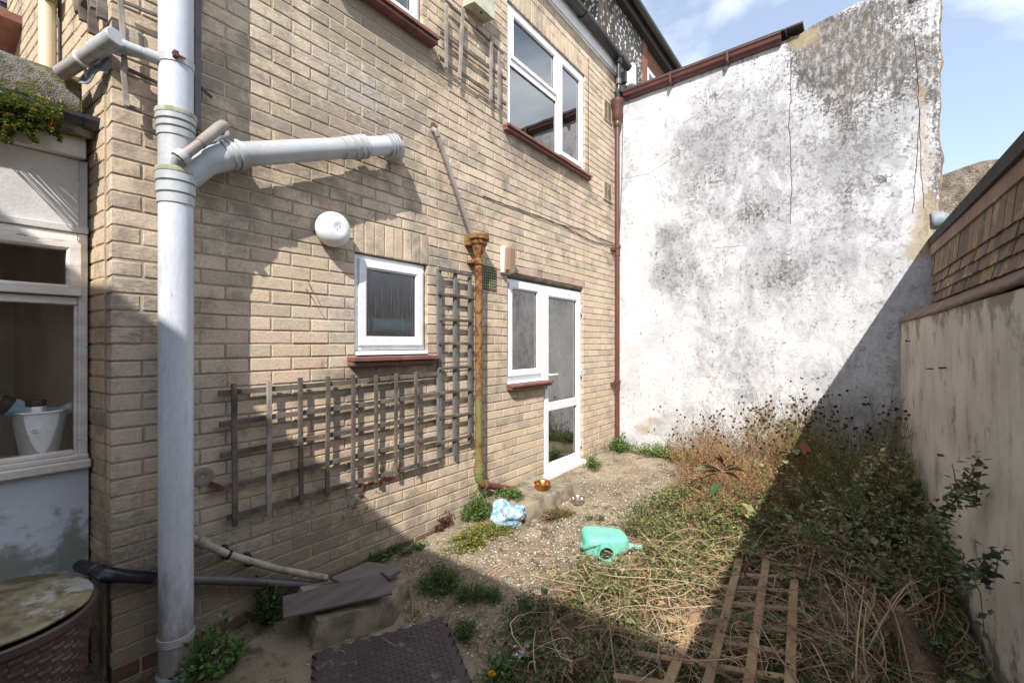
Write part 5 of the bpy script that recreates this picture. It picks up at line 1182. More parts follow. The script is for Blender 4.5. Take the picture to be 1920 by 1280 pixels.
# watering can lying on its side
wc = G(1135, 1036); wc.z = gz(wc.x)
can = thing('watering_can', 'mint green plastic watering can lying on its side on the gravel', 'watering can', tuple(wc))
cr_ = Matrix.Rotation(TH - R(90), 3, 'Z')   # local x = to the right in the picture, y = away
def C(x, y, z): return wc + cr_ @ Vector((x, y, 0)) + Vector((0, 0, z))
def superell(cx, cy, cz, rx, ry, rz, e1=.55, e2=.6, nu=28, nv=18, dent=None):
    V = []; F = []
    sg = lambda a, e: math.copysign(abs(a) ** e, a)
    for j in range(nv + 1):
        la = -math.pi / 2 + math.pi * j / nv
        for i in range(nu):
            lo = 2 * math.pi * i / nu; x = rx * sg(math.cos(la), e1) * sg(math.cos(lo), e2); y = ry * sg(math.cos(la), e1) * sg(math.sin(lo), e2); z = rz * sg(math.sin(la), e1)
            if dent: x, y, z = dent(x, y, z)
            V.append((cx + x, cy + y, cz + z))
    F = [(j * nu + i, j * nu + (i + 1) % nu, (j + 1) * nu + (i + 1) % nu, (j + 1) * nu + i) for j in range(nv) for i in range(nu)]
    return V, F
def dent(x, y, z):
    k = 1 - .10 * (x / .16) ; return x, y * k, z * (1 - .16 * (x / .16)) - .012 * math.exp(-((x + .02) ** 2 + (y + .02) ** 2) / .004) * (z > 0)
V, F = superell(0, .03, .070, .160, .120, .068, .42, .5, dent=dent)
V = [tuple(C(*v)) for v in V]; bodyo = np_mesh('body', V, F, M['mint'], can, smooth=True)
# open mouth facing the viewer: neck tube with rim and dark inside
n0 = C(-.020, -.045, .062); n1 = C(-.022, -.135, .058); dn = (n1 - n0).normalized()
mb = MB(); mb.sm = True
mb.lathe(n0, [(.030, 0), (.052, .03), (.052, (n1 - n0).length), (.056, (n1 - n0).length + .004), (.056, (n1 - n0).length + .012), (.047, (n1 - n0).length + .012), (.044, (n1 - n0).length - .01), (.040, .035), (.001, .035)], dn, 28)
mb.build('neck', M['mint'], can)
mb = MB(); mb.lathe(n1 - dn * .012, [(.0435, .0), (.0435, .002), (.001, .002)], dn, 20); mb.build('dark_mouth', M['dark_hole'], can)
# handle arching along the left, spout to the right
mb = MB(); mb.tube([C(-.05, -.085, .11), C(-.10, -.10, .105), C(-.145, -.075, .075), C(-.165, -.02, .05), C(-.15, .04, .06)], [.015, .017, .017, .016, .014], 14); mb.build('handle', M['mint'], can)
mb = MB(); mb.tube([C(.10, .0, .06), C(.15, -.01, .055), C(.20, -.02, .052), C(.25, -.03, .055)], [.034, .024, .017, .015], 16); mb.build('spout', M['mint'], can)
# blue and white bag
bg_c = G(955, 985); bg_c.z = gz(bg_c.x)
V, F = superell(0, 0, .075, .125, .085, .085, .95, .95, 56, 36)
def crump(v):
    p = Vector(v); n = mnoise.noise(p * 11) * .036 + mnoise.noise(p * 34) * .012 + abs(mnoise.noise(p * 19 + Vector((3, 3, 3)))) * .038
    d = Vector((p.x, p.y, p.z - .08)).normalized(); return bg_c + cr_ @ Vector((p.x + d.x * n, p.y + d.y * n, 0)) + Vector((0, 0, max(.002, p.z + d.z * n)))
def bag_mat():
    m = new_mat('blue_flower_print_plastic'); t = NT(m); v = t.coord(); vn = t.n('ShaderNodeTexVoronoi'); vn.inputs['Scale'].default_value = 21; t.l(v, vn.inputs['Vector'])
    w = t.n('ShaderNodeTexVoronoi'); w.inputs['Scale'].default_value = 62; t.l(v, w.inputs['Vector'])
    c = t.mix(t.ramp(t.noise(v, 16, 6), .44, .56), (.16, .33, .50), (.40, .48, .55)); c = t.mix(t.ramp(vn.outputs['Distance'], .34, .28), c, (.60, .66, .71)); c = t.mix(t.ramp(vn.outputs['Distance'], .21, .13), c, (.02, .07, .20))
    c = t.mix(t.math('MULTIPLY', t.ramp(w.outputs['Distance'], .28, .16), t.ramp(t.noise(v, 14, 2), .42, .5)), c, (.03, .10, .27)); t.out(c, .32, 0, t.bump(t.noise(v, 40, 4), .6, .01), .5); return m
M['bag'] = bag_mat()
tag(np_mesh('plastic_bag', [tuple(crump(v)) for v in V], F, M['bag'], None, tuple(bg_c), smooth=True), 'crumpled blue and white flower printed plastic bag in the weeds by the wall', 'bag')
rows = []
for i in range(10):
    t = i / 9; rows.append([bg_c + cr_ @ Vector((-.13 + .2 * t, .03 - .02 * j, 0)) + Vector((0, 0, .16 + .05 * math.sin(t * 5 + j) - .018 * j + .02 * mnoise.noise(Vector((t * 6, j, 0))))) for j in range(5)])
bo = np_mesh('twisted_bag_neck', [tuple(p) for r in rows for p in r], [(i * 5 + j, i * 5 + j + 1, (i + 1) * 5 + j + 1, (i + 1) * 5 + j) for i in range(9) for j in range(4)], M['bag'], bpy.data.objects['plastic_bag'], smooth=True)
# torn white paper
pc = G(975, 1236)
pp = thing('torn_paper', 'scraps of torn white paper on the gravel near the rubber mat', 'litter', tuple(pc))
mb = MB()
for i in range(26):
    if i < 17: c = pc + Vector((random.gauss(0, .022), random.gauss(0, .022), .012 + random.random() * .025))
    else: c = pc + Vector((random.gauss(0, .075), random.gauss(0, .06), .012))
    c.z += gz(c.x) * 0; r = random.uniform(.010, .022); q = Matrix.Rotation(random.uniform(0, 6), 3, 'Z') @ Matrix.Rotation(random.uniform(-.7, .7), 3, 'X')
    pts = [c + q @ Vector((r * math.cos(a) * random.uniform(.6, 1.2), r * math.sin(a) * random.uniform(.6, 1.1), random.uniform(-.002, .004))) for a in (0, 1.2, 2.4, 3.7, 5)]
    mb.rings([pts, [p + Vector((0, 0, .0008)) for p in pts]])
mb.build('scraps', M['paper'], pp)

# bin
bc = Vector((.09, -.075, -.02)); bn = thing('garden_bin', 'dark brown woven pattern plastic bin at the left edge, its stained lid ajar', 'bin', tuple(bc))
V = []; C_ = []; nu, nv = 336, 132; BH = .50
cells_u, cells_v = 84, 22
for j in range(nv + 1):
    t = j / nv; z = -.02 + BH * t; r0 = .215 + .045 * t
    for i in range(nu):
        a = 2 * math.pi * i / nu; cu = i / nu * cells_u; cv = t * cells_v; k = (math.floor(cu / 2) + math.floor(cv)) % 2
        fu = (cu / 2) % 1; fv = cv % 1; d = .0045 * math.sin(math.pi * fv) if k else .0045 * math.sin(math.pi * fu) * .8 - .002
        if t > .94: d = .006
        r = r0 + d; V.append((bc.x + r * math.cos(a), bc.y + r * math.sin(a), bc.z + z + .02))
F = [(j * nu + i, j * nu + (i + 1) % nu, (j + 1) * nu + (i + 1) % nu, (j + 1) * nu + i) for j in range(nv) for i in range(nu)]
np_mesh('body', V, F, M['bin'], bn)
mb = MB(); zt4 = bc.z + BH
mb.lathe((bc.x, bc.y, zt4), [(.262, -.03), (.272, -.028), (.274, .0), (.270, .004), (.255, .002), (.25, -.03)], n=64); mb.build('rim', M['bin'], bn)
mb = MB(); mb.lathe((bc.x, bc.y, zt4 - .03), [(.25, 0), (.24, -.004), (.001, -.005)], n=48); mb.build('dark_inside', M['dark_hole'], bn)
lc = Vector((bc.x - .005, bc.y + .03, zt4 + .030)); ax = Vector((.045, -.03, 1)).normalized()
mb = MB(); u = ax.orthogonal().normalized(); w = ax.cross(u); n = 72; rings = []
for r, h in ((.262, -.012), (.270, -.010), (.272, -.003), (.268, .003), (.25, .007), (.235, .006), (.225, .012), (.18, .022), (.12, .026), (.06, .029), (.003, .030)):
    rings.append([lc + ax * (h + mnoise.noise(Vector((r * 9 * math.cos(2 * math.pi * j / n), r * 9 * math.sin(2 * math.pi * j / n), 0))) * .006) + (u * math.cos(2 * math.pi * j / n) + w * math.sin(2 * math.pi * j / n)) * r for j in range(n)])
mb.sm = True; mb.rings(rings); mb.build('lid', M['lid'], bn)

# in the lean-to window: pot with tubs
pot = thing('white_bucket', 'white plastic bucket standing inside the old lean-to window', 'bucket', tuple(place(75, 838, .36)))
def pz(px, py, y=.37): return W(px, py, y)
pb = pz(75, 838); zt5 = pz(75, 768).z; rb = abs(pz(112, 838).x - pz(40, 838).x) / 2; rt = abs(pz(128, 768).x - pz(20, 768).x) / 2
zi = zs_ - .0175
mb = MB(); mb.lathe((pb.x, pb.y, 0), [(.001, zi + .002), (rb - .006, zi + .002), (rb, zi + .006), (rb + (rt - rb) * .25, zi + .006 + (zt5 - zi) * .24), (rb + (rt - rb) * .5, zi + .006 + (zt5 - zi) * .48), (rb + (rt - rb) * .75, zi + .006 + (zt5 - zi) * .72), (rt - .004, zt5 - .010), (rt + .003, zt5 - .008), (rt + .003, zt5), (rt - .003, zt5), (rb - .004, zi + .02), (.001, zi + .02)], n=40); mb.build('body', M['white_pot'], pot)
mb = MB(); 
oc_ = Vector((pb.x - .015, pb.y - (rt + rb) / 2 - .0015, (zi + zt5) / 2 + .03)); ringp = [oc_ + Vector((.016 * math.cos(2 * math.pi * i / 20), 0, .009 * math.sin(2 * math.pi * i / 20))) for i in range(21)]
mb.tube(ringp, .0008, 5); mb.tube([oc_ + Vector((-.006, 0, 0)), oc_ + Vector((.006, 0, 0))], .0012, 5); mb.build('stamped_mark', M['dark_cap'], pot)
def tub(name, c, ax, r, h, m1, m2, label):
    o = thing(name, label, 'tub', tuple(c), 'tubs in the white bucket'); mb = MB(); mb.lathe(c, [(r * .9, 0), (r, .006), (r, h * .75), (r * .97, h * .78)], ax, 24); mb.build('body', m1, o)
    mb = MB(); mb.lathe(Vector(c) + Vector(ax).normalized() * h * .78, [(r * .98, 0), (r * 1.0, .004), (r * 1.0, h * .2), (r * .96, h * .22)], ax, 24); mb.build('cap', m2, o); return o
tub('blue_tub', pz(84, 784) + Vector((0, .0, .0)), Vector((-.80, -.1, .50)), .040, .165, M['cyan_pot'], M['dark_cap'], 'pale blue tub with dark cap leaning left in the white bucket')
t7 = tub('white_tub', pz(66, 800) + Vector((0, -.035, .0)), Vector((.0, .0, 1)), .034, .125, M['white_pot'], M['dark_cap'], 'white tub with dark cap standing in the white bucket')
tub('blue_tube', pz(78, 786) + Vector((0, .0, .0)), Vector((.85, .1, .36)), .026, .115, M['cyan_pot'], M['white_pot'], 'pale blue tube lying towards the right rim of the white bucket')
def text(name, s, size, loc, rot, mat, parent, ext=.0006):
    cu = bpy.data.curves.new(name, 'FONT'); cu.body = s; cu.size = size; cu.extrude = ext; cu.align_x = 'CENTER'
    me_ = bpy.data.objects.new(name, cu); COL.objects.link(me_); dg = bpy.context.evaluated_depsgraph_get(); me = bpy.data.meshes.new_from_object(me_.evaluated_get(dg)); bpy.data.objects.remove(me_)
    o = bpy.data.objects.new(name, me); COL.objects.link(o); me.materials.clear(); me.materials.append(mat); o.parent = parent; o.location = Vector(loc) - WOFF[parent.name]; o.rotation_euler = rot; return o
tw_ = pz(66, 770) + Vector((.0, -.072, -.012)); text('label_text', 'LARGE SIZE', .011, tw_, (R(90), 0, 0), M['dark_cap'], t7)
nt = thing('yellow_flower_ornament', 'small yellow flower ornament at the left edge inside the lean-to window', 'ornament', tuple(pz(5, 752)))
mb = MB(); mb.lathe(pz(6, 750) , [(.001, .006), (.011, .005), (.015, 0), (.011, -.005), (.001, -.006)], (0, -1, 0), 8); mb.build('flower', M['yellow'], nt)
mb = MB(); mb.tube([pz(6, 750), pz(2, 790), Vector((pz(2, 790).x - .01, .42, zi))], .003, 6); mb.build('stalk', M['twig'] if False else M['moss_ring'], nt)

# ================================================================== PLANTS
LT = np.array([[0, 0, 0], [.45, .30, .07], [.5, 0, -.03], [.45, -.30, .07], [1, 0, .0]], dtype=float)   # base, left, mid, right, tip
LF = np.array([[0, 2, 4, 1], [0, 3, 4, 2]])
def leaf_cloud(pos, size, dirs, col, tilt=.5, narrow=1.0, rng=RNG):
    """pos (n,3) leaf bases, dirs (n,3) pointing direction, size (n,), col (n,3)"""
    n = len(pos); d = dirs / (np.linalg.norm(dirs, axis=1, keepdims=True) + 1e-9); up = np.tile([0, 0, 1.0], (n, 1)) + rng.normal(0, tilt, (n, 3))
    s = np.cross(up, d); s /= (np.linalg.norm(s, axis=1, keepdims=True) + 1e-9); u = np.cross(d, s)
    V = pos[:, None, :] + size[:, None, None] * (LT[None, :, 0:1] * d[:, None, :] + LT[None, :, 1:2] * narrow * s[:, None, :] + LT[None, :, 2:3] * u[:, None, :])
    F = (np.arange(n)[:, None, None] * 5 + LF[None]).reshape(-1, 4)
    C = np.repeat(np.clip(col, .005, 1), 5, axis=0); return V.reshape(-1, 3), F, C
def stems(p0, p1, r, col, bow=.2, seg=4, sides=3, rng=RNG, sag=None):
    """curved thin stems; p0,p1 (n,3), r (n,)"""
    n = len(p0); ts = np.linspace(0, 1, seg + 1); L_ = np.linalg.norm(p1 - p0, axis=1, keepdims=True); off = rng.normal(0, 1, (n, 3)) * L_ * bow
    if sag is not None: off[:, 2] = sag * L_[:, 0]
    P = p0[:, None, :] * (1 - ts)[None, :, None] + p1[:, None, :] * ts[None, :, None] + off[:, None, :] * (4 * ts * (1 - ts))[None, :, None] * .5
    d = (p1 - p0) / (L_ + 1e-9); a = np.cross(d, rng.normal(0, 1, (n, 3))); a /= (np.linalg.norm(a, axis=1, keepdims=True) + 1e-9); b = np.cross(d, a)
    an = np.arange(sides) * 2 * math.pi / sides; taper = (1 - .55 * ts)
    V = P[:, :, None, :] + (r[:, None] * taper[None])[:, :, None, None] * (np.cos(an)[None, None, :, None] * a[:, None, None, :] + np.sin(an)[None, None, :, None] * b[:, None, None, :])
    k = (seg + 1) * sides; F = []
    for i in range(seg):
        for j in range(sides): F.append((i * sides + j, i * sides + (j + 1) % sides, (i + 1) * sides + (j + 1) % sides, (i + 1) * sides + j))
    F = (np.arange(n)[:, None, None] * k + np.array(F)[None]).reshape(-1, 4); C = np.repeat(np.clip(col, .005, 1), k, axis=0); return V.reshape(-1, 3), F, C
def cat3(parts):
    V = []; F = []; C = []; o = 0
    for v, f, c in parts: V.append(v); F.append(f + o); C.append(c); o += len(v)
    return np.concatenate(V), np.concatenate(F), np.concatenate(C)
def pal_pick(pal, n, jit=.12, rng=RNG):
    w = np.array([p[3] for p in pal], float); w /= w.sum(); idx = rng.choice(len(pal), n, p=w); c = np.array([p[:3] for p in pal])[idx]; return c * rng.normal(1, jit, (n, 1)) * rng.normal(1, .05, (n, 3))
GREEN = [(.085, .16, .035, 4), (.12, .21, .045, 3), (.06, .12, .028, 3), (.17, .25, .06, 1)]
DARKG = [(.03, .07, .02, 4), (.05, .10, .028, 3), (.022, .05, .018, 2)]
YGREEN = [(.32, .35, .07, 4), (.26, .25, .05, 2), (.13, .17, .04, 3), (.28, .18, .06, 1)]
OLIVE = [(.075, .09, .03, 4), (.10, .12, .035, 3), (.05, .06, .025, 3), (.14, .12, .06, 1)]
def clump(name, label, c, r, h, n, ls, pal, seed, nst=None, stemc=(.08, .10, .03), cat='weed', group=None, tilt=.5, narrow=1., outward=.6, ell=1.0, lean=(0, 0)):
    rng = np.random.default_rng(seed); c = Vector(c); t = thing(name, label, cat, tuple(c), group)
    nst = nst or max(5, n // 12); an = rng.uniform(0, 2 * math.pi, nst); rr = r * np.sqrt(rng.uniform(0, 1, nst)); hh = h * (1 - .75 * (rr / r) ** 2) * rng.uniform(.55, 1.1, nst)
    tips = np.stack([c.x + rr * np.cos(an) + lean[0] * hh, c.y + rr * np.sin(an) * ell + lean[1] * hh, c.z + hh], 1); tips[:, 1] = np.minimum(tips[:, 1], -.015) if c.y > -.5 else tips[:, 1]
    base = np.stack([c.x + rr * .25 * np.cos(an), c.y + rr * .25 * np.sin(an) * ell, np.full(nst, c.z - .005)], 1)
    sv = stems(base, tips, np.full(nst, .0022), np.tile(stemc, (nst, 1)) * rng.normal(1, .1, (nst, 1)), .12, 3, 3, rng)
    np_mesh('stems', sv[0], sv[1], M['leaf'], t, None, sv[2])
    k = rng.integers(0, nst, n); s = rng.uniform(.35, 1.08, n)[:, None]; pos = base[k] * (1 - s) + tips[k] * s + rng.normal(0, ls * .55, (n, 3)); pos[:, 2] = np.maximum(pos[:, 2], c.z + .003)
    if c.y > -.5: pos[:, 1] = np.minimum(pos[:, 1], -.012)
    d = rng.normal(0, 1, (n, 3)); d[:, 2] = np.abs(d[:, 2]) * .4; d += outward * (pos - np.array(c)) / r
    lv = leaf_cloud(pos, ls * rng.uniform(.55, 1.3, n), d, pal_pick(pal, n, .15, rng), tilt, narrow, rng)
    np_mesh('leaves', lv[0], lv[1], M['leaf'], t, None, lv[2]); return t
def gp(px, py): p = G(px, py); return (p.x, p.y, gz(p.x))

GRP = 'green weeds growing from the yard floor'
clump('leafy_weed', 'bushy green weed at the foot of the fat soil pipe', gp(400, 1262), .13, .24, 520, .030, GREEN, 1, group=GRP, ell=.8)
clump('leafy_weed', 'dark green weed at the wall left of the drain surround', gp(505, 1165), .14, .24, 420, .026, DARKG, 2, group=GRP, ell=.6)
clump('creeping_weed', 'low weed strip between wall base and the pale slab', gp(712, 1050), .22, .09, 420, .019, GREEN, 3, group=GRP, ell=.35)
clump('creeping_weed', 'low green mat in the shade of the wall, right of the pale slab', gp(775, 1033), .13, .06, 240, .018, GREEN, 4, group=GRP, ell=.4)
RED = [(.12, .045, .035, 4), (.09, .05, .035, 3), (.16, .075, .04, 2), (.10, .11, .04, 1)]
clump('purple_weed', 'withered purple brown weed against the sunlit wall base', gp(826, 992), .11, .15, 380, .017, RED, 5, stemc=(.10, .04, .03), group=GRP, ell=.7)
clump('leafy_weed', 'bright green leafy weed left of the blue bag', gp(893, 975), .15, .27, 950, .021, GREEN, 6, group=GRP, ell=.8)
YEL = [(.28, .26, .045, 3), (.19, .23, .045, 4), (.26, .17, .05, 1), (.10, .13, .03, 2)]
clump('yellow_ground_plant', 'yellowish creeping plant in front of the bag', gp(905, 1005), .40, .07, 3600, .015, YEL, 7, nst=260, group=GRP, ell=.45)
clump('yellow_ground_plant', 'mossy creeping plant spilling over the shoe of the rusty pipe', gp(950, 952), .24, .20, 1500, .015, YEL, 8, nst=90, group=GRP, ell=.8)
clump('leafy_weed', 'green weed on the concrete step left of the gold bowl', (2.93, -.22, .19), .14, .07, 300, .026, GREEN, 9, group=GRP)
clump('rusty_ground_plant', 'red brown creeping plant at the corner of the concrete step', gp(1045, 968), .24, .06, 1300, .014, [(.17, .10, .04, 3), (.12, .12, .04, 2), (.22, .13, .06, 2)], 10, nst=80, group=GRP, ell=.5)
clump('leafy_weed', 'round green weed at the right foot of the glazed door', gp(1112, 878), .13, .14, 420, .026, GREEN, 11, group=GRP)
clump('leafy_weed', 'green weed in the corner below the brown downpipe', (5.3, -.17, .12), .22, .24, 600, .032, GREEN, 12, group=GRP, ell=.6)
clump('creeping_weed', 'green weed strip along the foot of the white wall', (5.40, -.75, .12), .30, .17, 1700, .028, [(.17, .24, .055, 4), (.11, .17, .04, 3), (.24, .27, .08, 2)], 13, nst=160, group=GRP, ell=2.1)
FERN = [(.09, .18, .045, 4), (.13, .22, .055, 3), (.04, .08, .02, 2), (.12, .13, .04, 1)]
clump('feathery_weed', 'largest feathery green weed in the shaded gravel', gp(825, 1100), .15, .13, 3200, .013, FERN, 14, nst=150, group=GRP, narrow=.7)
clump('feathery_weed', 'feathery weed just right of the largest one in the shade', gp(884, 1122), .10, .09, 1500, .013, FERN, 15, nst=90, group=GRP, narrow=.7)
clump('feathery_weed', 'small feathery weed at the end of the row in the shade', gp(922, 1122), .07, .07, 700, .012, FERN, 16, nst=60, group=GRP, narrow=.7)
clump('feathery_weed', 'feathery weed at the right corner of the rubber mat', gp(875, 1190), .08, .08, 800, .014, FERN, 17, nst=60, group=GRP, narrow=.6)
clump('feathery_weed', 'sprawling green weed between the row of weeds and the dry stems', gp(990, 1155), .15, .10, 420, .020, DARKG, 18, nst=40, group=GRP)
clump('creeping_weed', 'small patch of green in the sun near the steel bowl', gp(1118, 972), .08, .03, 120, .017, OLIVE, 19, group=GRP)
clump('creeping_weed', 'tiny yellow green weed by the left corner of the rubber mat', gp(782, 1160), .04, .05, 90, .013, YGREEN, 20, group=GRP)
clump('leafy_weed', 'green weed with dandelion at the bottom edge by the mat', gp(945, 1275), .14, .07, 420, .024, GREEN, 21, group=GRP)
clump('moss_tuft', 'brown moss tuft left of the watering can', gp(1073, 1021), .045, .015, 200, .008, [(.16, .09, .03, 2), (.12, .07, .03, 2)], 22, group=GRP)
dn_ = G(922, 1266, .06); dd_ = thing('dandelion', 'single yellow dandelion flower at the bottom edge of the yard', 'flower', (dn_.x, dn_.y, gz(dn_.x)))
mb = MB()
for k in range(46):
    a = random.uniform(0, 6.28); t = random.uniform(.1, .9); d = Vector((math.cos(a) * t, math.sin(a) * t, 1 - t * .75)).normalized(); s = d.cross(Vector((0, 0, 1))).normalized() * .0028; p = dn_; q = p + d * .019
    mb.add([p - s * .5, p + s * .5, q + s, q - s], [(0, 1, 2, 3)])
mb.build('petals', M['yellow'], dd_); mb = MB(); mb.tube([(dn_.x, dn_.y, gz(dn_.x)), dn_ - Vector((0, 0, .004))], [.0025, .003], 6); mb.lathe(dn_ - Vector((0, 0, .008)), [(.002, 0), (.006, .004), (.006, .009)], n=8); mb.build('stalk', M['moss_ring'], dd_)

# sedum hanging over the lean-to gutter
def sedum():
    rng = np.random.default_rng(31); t = thing('sedum', 'thick green and reddish sedum spilling over the lean-to gutter', 'plant', tuple(W(60, 210, .18)))
    P_ = []; 
    while len(P_) < 620:
        px = rng.uniform(-40, 140); u = (px + 40) / 180; top = 158 + 48 * u ** 1.3; bot = (262 if px < 112 else 215) - 20 * u + 14 * math.sin(px * .13) + 8 * math.sin(px * .41)
        if bot < top + 4: continue
        py = top + (bot - top) * rng.uniform(0, 1) ** 1.1; q = (py - top) / 90; y = LY - (.06 + .12 * min(1, q * 5)) + rng.uniform(-.015, .03); P_.append(tuple(W(px, py, y)))
    V = []; F = []; C = []; parts = []
    P_ = np.array(P_); n = len(P_)
    for ring_ in range(4):
        k = 6; 
        for j in range(k):
            a = 2 * math.pi * (j + ring_ * .5) / k; e = .15 + ring_ * .28
            out_ = np.array([0, -1, .35]); out_ = out_ / np.linalg.norm(out_); a1 = np.array([1, 0, 0]); b1 = np.cross(out_, a1)
            d = out_[None] * math.sin(e) * 1.0 + (a1 * math.cos(a) + b1 * math.sin(a))[None] * math.cos(e) + rng.normal(0, .18, (n, 3))
            c = pal_pick([(.13, .165, .035, 5), (.09, .12, .025, 4), (.20, .18, .04, 3), (.22, .11, .04, .5)], n, .12, np.random.default_rng(5))
            parts.append(leaf_cloud(P_, np.full(n, .0165 - ring_ * .002), d, c * (1 + .06 * ring_), .2, 1.0, rng))
    V, F, C = cat3(parts); np_mesh('rosettes', V, F, M['leaf'], t, None, C)
    mb = MB(); 
    for p in P_[::3]: mb.tube([Vector(p), Vector((p[0] + rng.uniform(-.02, .02), LY - .03, p[2] + .05))], .003, 4)
    mb.build('stalks', M['bark'], t)
    V, F = superell(0, 0, 0, .5, .045, .06, .8, .8, 60, 12); 
    np_mesh('dark_mat', [(W(40, 190, .2).x - .16 + x * .95, .215 + y, W(40, 205, .2).z + z + mnoise.noise(Vector((x * 20, y * 20, z * 20))) * .015) for x, y, z in V if True], F, M['moss_slab'], t)
sedum()

# pebbles lying loose
def pebbles(n=9500):
    rng = np.random.default_rng(41); P_ = []
    while len(P_) < n:
        x = rng.uniform(1.2, 5.3); y = rng.uniform(-2.4, -.05); w = .25 + math.exp(-((x - 1.9) ** 2 / .3 + (y + .8) ** 2 / .35)) + .8 * math.exp(-((x - 3.2) ** 2 / 1.5 + (y + 1.1) ** 2 / .35))
        if rng.uniform() < w: P_.append((x, y))
    P_ = np.array(P_); s = rng.uniform(.003, .0095, n); base = np.array([[1, 0, 0], [.2, .9, 0], [-.9, .3, 0], [-.4, -.8, 0], [.6, -.6, 0], [.3, .1, .7], [-.3, 0, .6]])
    rot = rng.uniform(0, 6.28, n); cs, sn = np.cos(rot), np.sin(rot)
    b = base[None] * rng.uniform(.6, 1.3, (n, 7, 3)); V = np.stack([b[..., 0] * cs[:, None] - b[..., 1] * sn[:, None], b[..., 0] * sn[:, None] + b[..., 1] * cs[:, None], b[..., 2]], -1) * s[:, None, None]
    z = 0.025 * P_[:, 0] - .02; nz_ = np.array([mnoise.noise(Vector((x * 1.3, y * 1.3, 3))) * .012 + mnoise.noise(Vector((x * 6, y * 6, 8))) * .004 for x, y in P_])
    V += np.stack([P_[:, 0], P_[:, 1], z + nz_ + .001], 1)[:, None, :]
    F = np.array([(0, 1, 5), (1, 6, 5), (1, 2, 6), (2, 3, 6), (3, 5, 6), (3, 4, 5), (4, 0, 5)]); F = (np.arange(n)[:, None, None] * 7 + F[None]).reshape(-1, 3)
    v = rng.uniform(.35, 1.15, (n, 1)); tint = np.where(rng.uniform(0, 1, (n, 1)) < .3, np.array([[.8, .62, .45]]), np.array([[1, .97, .93]])); C = np.repeat(v * tint, 7, axis=0)
    tag(np_mesh('gravel', V.reshape(-1, 3), F, M['pebble'], None, (2.5, -1, 0), C), 'loose pale chippings scattered on the concrete', 'gravel', kind='stuff')
pebbles()

# ground regions covered in stems and leaves, described by an outline on the ground
def inside(poly, x, y):
    c = False; j = len(poly) - 1
    for i in range(len(poly)):
        xi, yi = poly[i]; xj, yj = poly[j]
        if (yi > y) != (yj > y) and x < (xj - xi) * (y - yi) / (yj - yi) + xi: c = not c
        j = i
    return c
def gpoly(pts): return [tuple(G(*p).xy) for p in pts]
def sample(poly, n, rng, soft=.06):
    xs_ = [p[0] for p in poly]; ys_ = [p[1] for p in poly]; o = []
    while len(o) < n:
        x = rng.uniform(min(xs_) - soft, max(xs_) + soft); y = rng.uniform(min(ys_) - soft, max(ys_) + soft)
        if inside(poly, x + rng.normal(0, soft), y + rng.normal(0, soft)) and (x - wc.x + .06) ** 2 + (y - wc.y + .05) ** 2 > .05: o.append((x, y))
    return np.array(o)
WALLY = lambda x: -2.90 + .041 * (x - 5.56) + .03
POLY_DRY = gpoly([(1010, 1120), (1120, 1085), (1220, 1010), (1330, 985), (1500, 960), (1660, 960), (1760, 1010), (1850, 1100), (1930, 1300), (1500, 1420), (1100, 1400), (960, 1290), (980, 1210)])
def dry_stems():
    rng = np.random.default_rng(51); n = 4800; xy = sample(POLY_DRY, n, rng, .05); xy[:, 1] = np.maximum(xy[:, 1], WALLY(xy[:, 0]))
    z = .025 * xy[:, 0] - .02 + rng.uniform(0, 1, n) ** 1.5 * np.where(xy[:, 0] > 2.35, .10, .17) + .004; a = np.where(rng.uniform(0, 1, n) < .45, rng.normal(.6, .5, n), rng.uniform(0, 6.28, n)); L_ = rng.uniform(.06, .42, n)
    d = np.stack([np.cos(a), np.sin(a), rng.normal(0, .16, n)], 1); p0 = np.column_stack([xy, z]) - d * L_[:, None] / 2; p1 = p0 + d * L_[:, None]
    for p in (p0, p1): p[:, 2] = np.maximum(p[:, 2], .025 * p[:, 0] - .012); p[:, 1] = np.maximum(p[:, 1], WALLY(p[:, 0]))
    c = pal_pick([(1.0, 1.0, 1.0, 4), (.65, .6, .55, 3), (1.25, 1.25, 1.2, 1.5), (.45, .33, .28, 2)], n, .12, rng)
    return stems(p0, p1, np.clip(.0013 * np.exp(rng.normal(0, .5, n)), .0006, .0045), c, .34, 5, 3, rng)
v = dry_stems(); tag(np_mesh('dry_stems', v[0], v[1], M['dry_stem'], None, (2.2, -2, 0), v[2]), 'tangled pale dry stems matted over the right side of the yard', 'dry stems', kind='stuff')
def woody():
    rng = np.random.default_rng(52); pts0 = []; pts1 = []
    c0 = G(1735, 1290, .05)
    for i in range(60):
        o = G(rng.uniform(1560, 1760), rng.uniform(1180, 1330), .02); q = G(rng.uniform(1520, 1780), rng.uniform(1040, 1150), .25 + rng.uniform(0, .12)); pts0.append(tuple(o)); pts1.append(tuple(q))
    p0 = np.array(pts0); p1 = np.array(pts1); p0[:, 1] = np.maximum(p0[:, 1], WALLY(p0[:, 0])); p1[:, 1] = np.maximum(p1[:, 1], WALLY(p1[:, 0]))
    return stems(p0, p1, rng.uniform(.002, .0055, 60), pal_pick([(.9, .85, .8, 3), (.55, .48, .42, 2)], 60, .1, rng), .35, 7, 6, rng)
v = woody(); tag(np_mesh('woody_stems', v[0], v[1], M['dry_stem'], None, tuple(G(1650, 1200)), v[2]), 'thick bare climber stems arching up beside the boundary wall', 'stems', kind='stuff')
sc0 = G(1745, 1330, .0); st_ = thing('stump', 'old brown woody stump leaning under the bramble by the boundary wall', 'stump', tuple(sc0))
mb = MB(); mb.sm = True; pts = [G(1740, 1330, .0), G(1728, 1280, .05), G(1722, 1230, .12), G(1700, 1180, .2), G(1680, 1140, .27)]
for p in pts: p.y = max(p.y, WALLY(p.x) + .06)
